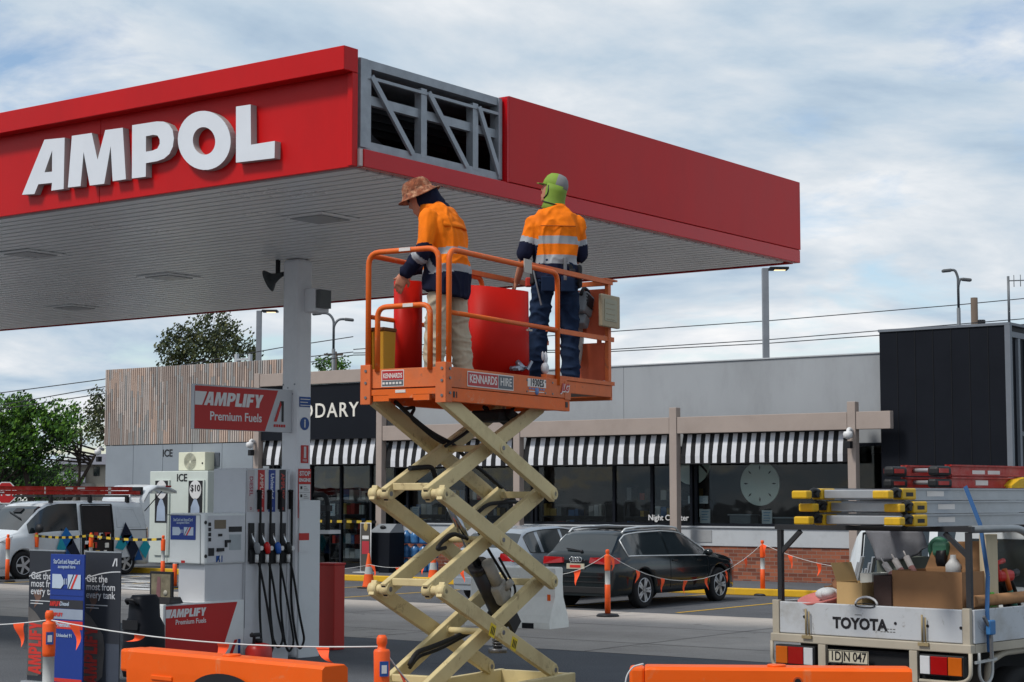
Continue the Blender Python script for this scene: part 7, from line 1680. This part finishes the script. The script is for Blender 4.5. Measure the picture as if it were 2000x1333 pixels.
def cone(label, loc, lean=0):
    o = thing('traffic_cone', label, 'traffic cone', loc)
    MB().bb((-.19, -.19, 0), (.19, .19, .035), bev=.01).build('base', M_sbk, o)
    MB().lathe((0, 0, 0), [(.15, .036), (.142, .06), (.098, .33), (.076, .50), (.03, .78), (.022, .8), (0, .8)], n=18, mf=lambda i, j: 1 if i == 2 else 0).build('cone', [M_po, M_pr], o)
    return o
cone('orange traffic cone with a white band left of the scissor lift', W(720, 1150, Z=0)); cone('orange traffic cone glimpsed between the scissor arms behind the silver hatchback', W(846, 1140, Z=0))
M_flag = pm('flag orange', (255, 92, 44), .6, var=.05); M_rope = pm('rope white', (206, 206, 204), .7)
def bunting(name, label, pts, nf, sag, size=.2, flags=None, group=None, lifts=None):
    """a rope through pts with triangular flags hanging from it; flags blow a little"""
    o = thing(name, label, 'bunting', pts[0]); path = []
    for i, (a, b) in enumerate(zip(pts, pts[1:])):
        s_ = sag[i]; n = 14
        for k in range(n + (i == len(pts) - 2)): t = k / n; path.append(a.lerp(b, t) - V((0, 0, s_ * 4 * t * (1 - t))))
    wpart(o, 'rope', MB().tube(path, .0055 if size < .3 else .006, 6), M_rope)
    ln = [0]
    for a, b in zip(path, path[1:]): ln.append(ln[-1] + (b - a).length)
    ts = flags or [ln[-1] * (k + .5) / nf for k in range(nf)]
    for it, t in enumerate(ts):
        i = max(j for j in range(len(ln) - 1) if ln[j] <= t); u = (t - ln[i]) / max(1e-6, ln[i + 1] - ln[i]); p = path[i].lerp(path[i + 1], u); d = (path[i + 1] - path[i]).normalized()
        ang = lifts[it] if lifts else rnd.uniform(-.35, .35); rows = []
        for k in range(7):
            q = k / 6; hw = size * .36 * (1 - q); aa = ang * (.75 + .35 * q); dn = V((0, 0, -1)) * math.cos(aa) + d * math.sin(aa)
            c = p + dn * size * q + d.cross(V((0, 0, 1))) * .02 * math.sin(q * 5 + t)
            rows.append([c - d * hw, c, c + d * hw])
        fl_ = MB().loft(rows, False, False); fo_ = wpart(o, 'flag', fl_, M_flag, fix=False)
    return o
def arc_at(pts, px):
    return px
t1 = NP1 + V((0, 0, 1.095)); t2 = NP2 + V((0, 0, 1.095))
le = LM @ V((-.05, .02, .58)); st0 = t1 + (t1 - t2).normalized() * 1.6 - V((0, 0, .0)); st0 = W(-130, 1217, Y=t1.y)
L1 = (t1 - st0).length; L2 = (t2 - t1).length
def fr_(px): return L1 + L2 * ((W(px, 1220, Y=t1.y + (t2.y - t1.y) * (px - 97) / 650) - t1).length / L2)
fl0 = [L1 - (t1 - W(40, 1213, Y=t1.y)).length, fr_(150), fr_(278), fr_(438), fr_(628), L1 + L2 + .42]
bunting('flag_bunting', 'white rope with orange flags strung across the foreground from post to scissor lift', [st0, t1, t2, le], 0, [.03, .07, .05], .2, fl0, lifts=[.05, .1, -1.15, -.3, .85, .45])
c1, c2 = b1 + V((0, 0, 1.1)), b2 + V((0, 0, 1.1)); c0 = W(868, 1100, Y=b1.y + 1.0); c3 = W(1690, 1112, Y=b2.y - 2)
cm_ = W(1010, 1108, Y=b1.y + .5)
bunting('flag_bunting', 'white rope with small orange flags looped past the dark wagon to the white ute', [c0, cm_, c1, c2, c3], 15, [.12, .25, .62, .12], .27)
ca, cb = W(640, 1103, D=41.5), W(725, 1106, D=41.5)
bunting('flag_bunting', 'white rope running low past the shop entrance to the traffic cone', [W(600, 1106, D=41.5), W(722, 1103, D=41.4), W(850, 1092, D=39)], 4, [.08, .12], .26)
# black and yellow tape
tp = thing('hazard_tape', 'yellow and black hazard tape strung between orange posts before the van', 'tape', vp_[1])
mb = MB(); pts = [vp_[1] + V((0, -.06, 1.1)), vp_[2] + V((0, -.06, 1.1)), vp_[3] + V((0, -.06, 1.08))]
for a, b in zip(pts, pts[1:]):
    n = 16
    for k in range(n): p, q = a.lerp(b, k / n), a.lerp(b, (k + 1) / n); p.z -= .1 * 4 * k / n * (1 - k / n) * .5; q.z -= .1 * 4 * (k + 1) / n * (1 - (k + 1) / n) * .5; mb.beam(p, q, .008, .06, m=k % 2)
wpart(tp, 'tape', mb, [pm('tape yellow', (206, 176, 60), .6), M_sbk])
tp = thing('hazard_tape', 'yellow and black hazard tape across the shop entrance beside the column', 'tape', W(640, 1019, Y=35.6))
mb = MB(); a, b = W(600, 1018, Y=35.6), W(735, 1020, Y=36.75)
for k in range(14): mb.beam(a.lerp(b, k / 14), a.lerp(b, (k + 1) / 14), .008, .07, m=k % 2)
wpart(tp, 'tape', mb, [MATS['tape yellow'], M_sbk])
hz2 = thing('white_hose', 'loop of white hose rising beside the right orange barrier', 'hose', W(1225, 1330, D=11.6))
pp = [W(1220, 1345, D=11.6), W(1224, 1318, D=11.6), W(1237, 1302, D=11.6), W(1256, 1297, D=11.5)]
wpart(hz2, 'hose', MB().tube(fillet(pp, .1), .005, 7), M_swh)
# ---------------------------------------------------------------- trees, house, lamps, wires
def leafm(name, c, var=.35):
    m = pm(name, c, .75, var=var, scale=1.1); b = m.node_tree.nodes['Principled BSDF']; b.inputs['Subsurface Weight'].default_value = 0
    return m
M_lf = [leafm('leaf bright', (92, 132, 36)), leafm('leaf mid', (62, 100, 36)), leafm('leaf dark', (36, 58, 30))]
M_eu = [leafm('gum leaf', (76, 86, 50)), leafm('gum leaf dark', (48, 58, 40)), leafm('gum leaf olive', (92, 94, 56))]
M_bk_ = pm('bark', (54, 45, 38), .9, var=.3, scale=4, bump=.3, bscale=12)
def tree(name, label, base, h, blobs, mats, trunk, leaf=.32, dens=60, seed=1, group=None, limbs=True):
    leaf *= .62
    """blobs: (x, y, z, rx, ry, rz) clumps in metres from the base; leaves are small quads spread through each clump's shell"""
    r = random.Random(seed); o = thing(name, label, 'tree', base, 0, group)
    tk = MB()
    for pts, ra in trunk: tk.tube(fillet(P3(pts), .6, 4), [ra * (1 - .7 * i / (len(fillet(P3(pts), .6, 4)) - 1)) for i in range(len(fillet(P3(pts), .6, 4)))], 8)
    if limbs:
        for b in blobs:
            c = V(b[:3]); s_ = V(trunk[0][0][-1]); k = r.randrange(len(trunk)); s_ = V(trunk[k][0][-1]).lerp(V(trunk[k][0][-2]), r.random() * .6)
            tk.tube([s_, s_.lerp(c, .5) + V((0, 0, -.1 * h * .1)), c], [.045, .03, .012], 6)
    tk.build('trunk', M_bk_, o)
    cr = MB()
    for b in blobs:
        c = V(b[:3]); n = int(dens * 3.2 * (b[3] * b[5] + b[3] * b[4]) * 1.4)
        for _ in range(n):
            d = V((r.gauss(0, 1), r.gauss(0, 1), r.gauss(0, 1))).normalized() * (r.random() ** .4)
            p = c + V((d.x * b[3], d.y * b[4], d.z * b[5])) * (1 + .18 * math.sin(d.x * 7 + b[0]) * math.sin(d.z * 6))
            if NZ.noise(p * 1.5) < -.12: continue
            q = V((r.gauss(0, 1), r.gauss(0, 1), r.gauss(0, .7))).normalized(); u = q.orthogonal().normalized(); w = q.cross(u); s = leaf * r.uniform(.45, 1.1)
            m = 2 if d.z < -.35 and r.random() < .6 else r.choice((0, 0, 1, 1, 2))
            cr.add([p - u * s * .5, p + w * s * .3, p + u * s * .55, p - w * s * .3], [(0, 1, 2, 3)], m)
    cr.build('crown', mats, o, fix=False); return o
def blobset(r, n, cx, cz, rx, rz, s0, s1, ry=None):
    out_ = []
    for _ in range(n):
        a = r.uniform(0, 2 * math.pi); q = math.sqrt(r.random()); s_ = r.uniform(s0, s1); out_.append((cx + math.cos(a) * q * rx, r.uniform(-1, 1) * (ry or rx * .7), cz + math.sin(a) * q * rz, s_, s_, s_ * .72))
    return out_
def tplace(px, Dd): p = W(px, 970, D=Dd); return V((p.x, p.y, 0))
HX = RT                                                    # picture-right on the ground
def ori(o, yaw=YAW): o.rotation_euler.z = yaw
def zpix(py, Dd): return W(1000, py, D=Dd).z
# tall gum behind the slatted wall
r = random.Random(4); Dd = 84
def bl(px, py, rx, rz, D_, b0): return ((W(px, 970, D=D_) - b0).dot(RT), r.uniform(-.8, .8), zpix(py, D_), rx, rx, rz)
b0 = tplace(395, Dd)
bs = [bl(x, y, s_, s_ * .75, Dd, b0) for x, y, s_ in ((325, 668, .75), (332, 690, .8), (345, 655, .7), (352, 690, .85), (368, 690, .9), (378, 650, .9), (372, 672, .8), (392, 635, .8), (398, 660, 1.0), (408, 690, 1.0), (418, 640, .9), (425, 665, 1.0), (432, 622, .55), (440, 690, 1.0), (446, 650, .9), (458, 672, .9), (464, 695, .8), (410, 622, .6), (330, 705, .8), (385, 705, 1.0), (430, 705, 1.0), (468, 655, .5))]
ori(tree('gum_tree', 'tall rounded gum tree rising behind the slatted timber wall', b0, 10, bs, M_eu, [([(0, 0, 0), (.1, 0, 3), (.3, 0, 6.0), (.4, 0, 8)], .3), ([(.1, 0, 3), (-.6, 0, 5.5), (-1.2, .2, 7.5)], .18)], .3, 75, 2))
b1_ = tplace(488, 86)
ori(tree('gum_tree', 'small dark tree tip beside the lamp post above the slatted wall', b1_, 8, [bl(x, y, s_, s_, 86, b1_) for x, y, s_ in ((486, 688, .45), (494, 695, .4), (480, 697, .4))], M_eu, [([(0, 0, 0), (0, 0, 4), (0, 0, 8)], .2)], .28, 80, 3))
b2_ = tplace(648, 95)
ori(tree('bushy_tree', 'bushy green tree top right of the column above the portal beam', b2_, 9, [bl(x, y, s_, s_ * .8, 95, b2_) for x, y, s_ in ((632, 708, .5), (645, 712, .7), (660, 708, .6), (636, 722, .6), (668, 720, .5), (652, 726, .8))], M_lf, [([(0, 0, 0), (0, 0, 4), (0, 0, 8)], .2)], .3, 80, 4))
b3_ = tplace(626, 96)
ori(tree('bushy_tree', 'dark sliver of a tree just right of the column', b3_, 8, [bl(x, y, s_, s_, 96, b3_) for x, y, s_ in ((622, 712, .3), (623, 722, .4))], M_eu, [([(0, 0, 0), (0, 0, 4), (0, 0, 8)], .2)], .25, 90, 5))
# leafy group at the left edge
Dd = 72; b4 = tplace(60, Dd); r = random.Random(9)
bs = [bl(x, y, s_, s_ * .7, Dd, b4) for x, y, s_ in ((5, 808, .9), (30, 798, .8), (52, 790, .7), (20, 830, 1.2), (60, 815, 1.2), (95, 805, .9), (45, 850, 1.3), (85, 840, 1.1), (5, 865, 1.2), (115, 830, .8), (110, 860, 1.0), (70, 880, 1.2), (25, 895, 1.2), (-20, 840, 1.4), (-40, 800, 1.4), (-30, 880, 1.4), (58, 782, .35), (15, 815, 1.1), (40, 828, 1.2), (75, 822, 1.0), (100, 838, 1.0), (60, 862, 1.2), (10, 905, 1.1), (50, 908, 1.2), (30, 865, 1.2), (0, 800, .8))]
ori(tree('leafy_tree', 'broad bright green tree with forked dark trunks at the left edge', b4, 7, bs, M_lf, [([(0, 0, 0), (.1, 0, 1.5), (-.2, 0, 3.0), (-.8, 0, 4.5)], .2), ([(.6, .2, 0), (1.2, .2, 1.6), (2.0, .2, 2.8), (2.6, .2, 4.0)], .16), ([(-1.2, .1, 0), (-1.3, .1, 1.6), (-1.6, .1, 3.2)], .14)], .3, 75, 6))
b5 = tplace(148, 78)
ori(tree('leafy_tree', 'loose mid green tree with sky gaps between broad tree and wall', b5, 7, [bl(x, y, s_, s_ * .75, 78, b5) for x, y, s_ in ((140, 800, .5), (150, 815, .7), (132, 822, .6), (160, 840, .7), (140, 850, .9), (128, 860, .7))], M_lf, [([(0, 0, 0), (.1, 0, 2), (.2, 0, 5)], .16)], .28, 70, 7))
b6 = tplace(204, 76)
ori(tree('gum_tree', 'dark feathery tree touching the left end of the slatted wall', b6, 8, [bl(x, y, s_, s_ * .9, 76, b6) for x, y, s_ in ((192, 775, .5), (186, 795, .6), (195, 800, .7), (180, 815, .55), (192, 830, .8), (178, 845, .7), (192, 852, .6))], M_eu, [([(0, 0, 0), (.05, 0, 2), (.2, 0, 6)], .16)], .26, 80, 8))
b7 = tplace(124, 68)
ori(tree('garden_shrub', 'low yellow green shrub in front of the grey roofed house', b7, 2, [bl(x, y, s_, s_ * .8, 68, b7) for x, y, s_ in ((118, 938, .5), (130, 932, .55), (140, 938, .45), (108, 945, .4))], M_lf, [([(0, 0, 0), (0, 0, .8), (.1, 0, 1.8)], .06)], .2, 110, 10))
# dark hedge line far behind, left of the shop
r = random.Random(12); hd = []
b8 = tplace(60, 88)
ori(tree('dark_hedge', 'dark mass of shrubs below the trees behind the white van', b8, 3, [bl(x, y, 1.3, 1.0, 88, b8) for x in range(-60, 110, 18) for y in (925, 945)], [M_lf[2], M_eu[1], M_lf[1]], [([(0, 0, 0), (0, 0, 1), (0, 0, 2)], .1)], .34, 50, 11, limbs=False))
# house
p = W(150, 970, D=92); hs3 = thing('house', 'pale house with a grey hipped roof seen past the left end of the shop', 'house', (p.x, p.y, 0), YAW)
def zl_(py): return zpix(py, 92)
k92 = 92 / 3551
def hx_(px): return (px - 150) * k92
z1_ = zl_(908)
MB().bb((hx_(100), 0, 0), (hx_(260), 7, z1_)).build('wall', pm('house wall', (176, 168, 154), .8, var=.06), hs3)
mb = MB().add([(hx_(92), -.5, z1_), (hx_(270), -.5, z1_), (hx_(270), 7.5, z1_), (hx_(92), 7.5, z1_), (hx_(150), 3.5, zl_(884)), (hx_(250), 3.5, zl_(884))], [(0, 1, 5, 4), (1, 2, 5), (2, 3, 4, 5), (3, 0, 4), (0, 1, 2, 3)])
mb.add([(hx_(86), -3.4, zl_(944)), (hx_(196), -3.4, zl_(944)), (hx_(168), -.1, zl_(920)), (hx_(110), -.1, zl_(920)), (hx_(168), -.1, zl_(944)), (hx_(110), -.1, zl_(944))], [(0, 1, 2, 3), (1, 4, 2), (0, 3, 5)])
mb.build('roof', pm('house roof', (104, 104, 112), .8, var=.1), hs3)
MB().bb((hx_(100), -3.2, 0), (hx_(186), -.05, zl_(945))).build('porch_wall', pm('porch wall', (150, 144, 136), .8), hs3)
MB().bb((hx_(182), -.04, zl_(930)), (hx_(194), -.004, zl_(912))).build('window', M_cg, hs3)
# street lamps with curved arms
M_pole = pm('lamp steel', (104, 108, 112), .5, metal=.3)
def street_lamp(px, Dd, pyt, pyb, label, arms):
    b = tplace(px, Dd); o = thing('street_lamp', label, 'street lamp', b, YAW, 'curved street lamps behind the shop'); k = Dd / 3551; zt = zpix(pyt, Dd)
    MB().tube([(0, 0, 0), (0, 0, zt - 1.4)], [.11, .07], 8).build('pole', M_pole, o)
    for dx, dz, rise in arms:
        a = MB().tube(fillet(P3([(0, 0, zt - 1.4), (0, 0, zt + min(0, dz) * k - .25), (dx * k * .4, 0, zt + dz * k), (dx * k, 0, zt + dz * k)]), .6, 5), .05, 7).build('arm', M_pole, o)
        MB().box((dx * k + math.copysign(.14, dx), 0, zt + dz * k - .02), (.38, .2, .12), rot3('Y', .1 * (1 if dx > 0 else -1)), 0, .05).build('lamp_head', pm('lamp head', (92, 94, 96), .5), a)
street_lamp(649, 70, 612, 725, 'twin arm street lamp just right of the column', ((-26, 0, 0), (23, -12, 0)))
street_lamp(1880, 66, 528, 635, 'twin arm street lamp behind the black tower at the right', ((-14, 0, 0), (9, -18, 0)))
# lamp posts with flat heads behind the shop, tops close under the canopy edge
for px, lab in ((1499.5, 'slim grey lamp post with a lit flat head at the far canopy corner'), (502, 'slim grey lamp post with a lit flat head above the slatted wall')):
    b = W(px, 970, Y=50); o = thing('lamp_post', lab, 'lamp post', (b.x, b.y, 0), YAW, 'flat headed lamp posts behind the shop')
    MB().bb((-.1, -.1, 0), (.1, .1, 9.22), bev=.02).build('pole', pm('post grey', (126, 130, 136), .5), o)
    h = MB().bb((.12, -.25, 9.16), (.72, .25, 9.24), bev=.02).build('lamp_head', M_sbk, o)
    MB().box((.46, 0, 9.152), (.34, .2, .012)).build('lens', pm('warm lamp lens', (255, 220, 170), .4, emit=1.2), h)
# crossbar pole seen behind the street lamp
b = tplace(651, 72); o = thing('power_pole', 'power pole with a short crossarm behind the twin arm lamp near the column', 'power pole', b, YAW); z_ = zpix(692, 72)
MB().cyl((0, 0, 0), (0, 0, z_ + .1), .1, n=8).build('pole', pm('pole wood', (96, 84, 74), .9), o); MB().bb((-.42, -.05, z_ - .06), (.34, .05, z_ + .02)).build('crossarm', MATS['pole wood'], o)
b = tplace(1911, 68); o = thing('power_pole', 'short topped timber power pole above the black tower', 'power pole', b, YAW); z_ = zpix(582, 68)
MB().cyl((0, 0, 0), (0, 0, z_), .13, n=10).build('pole', MATS['pole wood'], o); MB().box((.25, 0, zpix(629, 68)), (.3, .2, .16), None, 0, .05).build('fitting', M_sbk, o)
# wires
M_wire = pm('wire', (52, 54, 58), .6)
def wire(label, pts, Dd, r_=.018):
    ps = [W(x, y, D=Dd) for x, y in pts]
    path = []
    for a, b in zip(ps, ps[1:]): path += [a.lerp(b, k / 8) for k in range(8)]
    path.append(ps[-1]); o = MB().tube(path, r_, 5).build('power_line', M_wire); tag(o, label, 'power line', 'power lines behind the station')
ps2 = [(W(-400, 800, D=66), 0)]
wire('topmost power line sloping up to the right behind the shop', [(690, 683), (1195, 648), (1500, 627), (1870, 596), (2400, 545)], 68)
wire('middle power line of the right sky, from the platform to the tower', [(690, 690), (1195, 683), (1500, 664), (1722, 646), (2400, 590)], 67)
wire('lowest power line of the right sky, from the platform to the tower', [(690, 694), (1195, 687), (1500, 671), (1722, 655), (2400, 604)], 66.5)
wire('upper power line at the left above the trees', [(-400, 820), (0, 768), (197, 742), (545, 680), (690, 658)], 66)
wire('middle power line at the left above the trees', [(-400, 842), (0, 792), (197, 757), (520, 706), (690, 688)], 66.3)
wire('lowest power line at the left above the trees', [(-400, 852), (0, 800), (197, 770), (520, 722), (690, 694)], 66.6)
# aerial on the tower
p = V((-14.5, 38.2, 5.8)); o = thing('tv_aerial', 'television aerial mast on the corner of the black tower', 'aerial', p)
zt = W(1969, 540, Y=38.2).z; q = W(1969, 540, Y=38.2)
wpart(o, 'mast', MB().cyl((q.x, 38.2, 5.8), (q.x, 38.2, zt), .03, n=8), M_pole)
mb = MB().cyl((q.x - .02, 38.2, zt - .1), (q.x + .9, 38.35, zt - .12), .014, n=6)
for k in range(6): mb.cyl((q.x + .12 + .14 * k, 38.22 + .02 * k, zt - .24), (q.x + .12 + .14 * k, 38.22 + .02 * k, zt + .02), .009, n=5)
wpart(o, 'antenna', mb, M_pole)
# stop sign
p = W(11, 963, D=62); o = thing('stop_sign', 'red octagonal stop sign at the left edge behind the white van', 'sign', (p.x, p.y, 0), YAW); z_ = p.z
oc = lambda r_: [(r_ * math.cos(R(22.5 + 45 * k)), r_ * math.sin(R(22.5 + 45 * k))) for k in range(8)]
MB().cyl((0, .04, 0), (0, .04, z_ - .1), .03, n=8).build('pole', M_galv, o)
MB().prism(oc(.4), MX((0, 0, z_), (1, 0, 0), (0, 0, 1)), .006, 0).prism(oc(.365), MX((0, -.006, z_), (1, 0, 0), (0, 0, 1)), .003, 1).text('STOP', MX((0, -.011, z_), (1, 0, 0), (0, 0, 1)), .31, .002, 0, .007).build('plate', [M_swh, pm('stop red', (176, 26, 30), .5)], o)
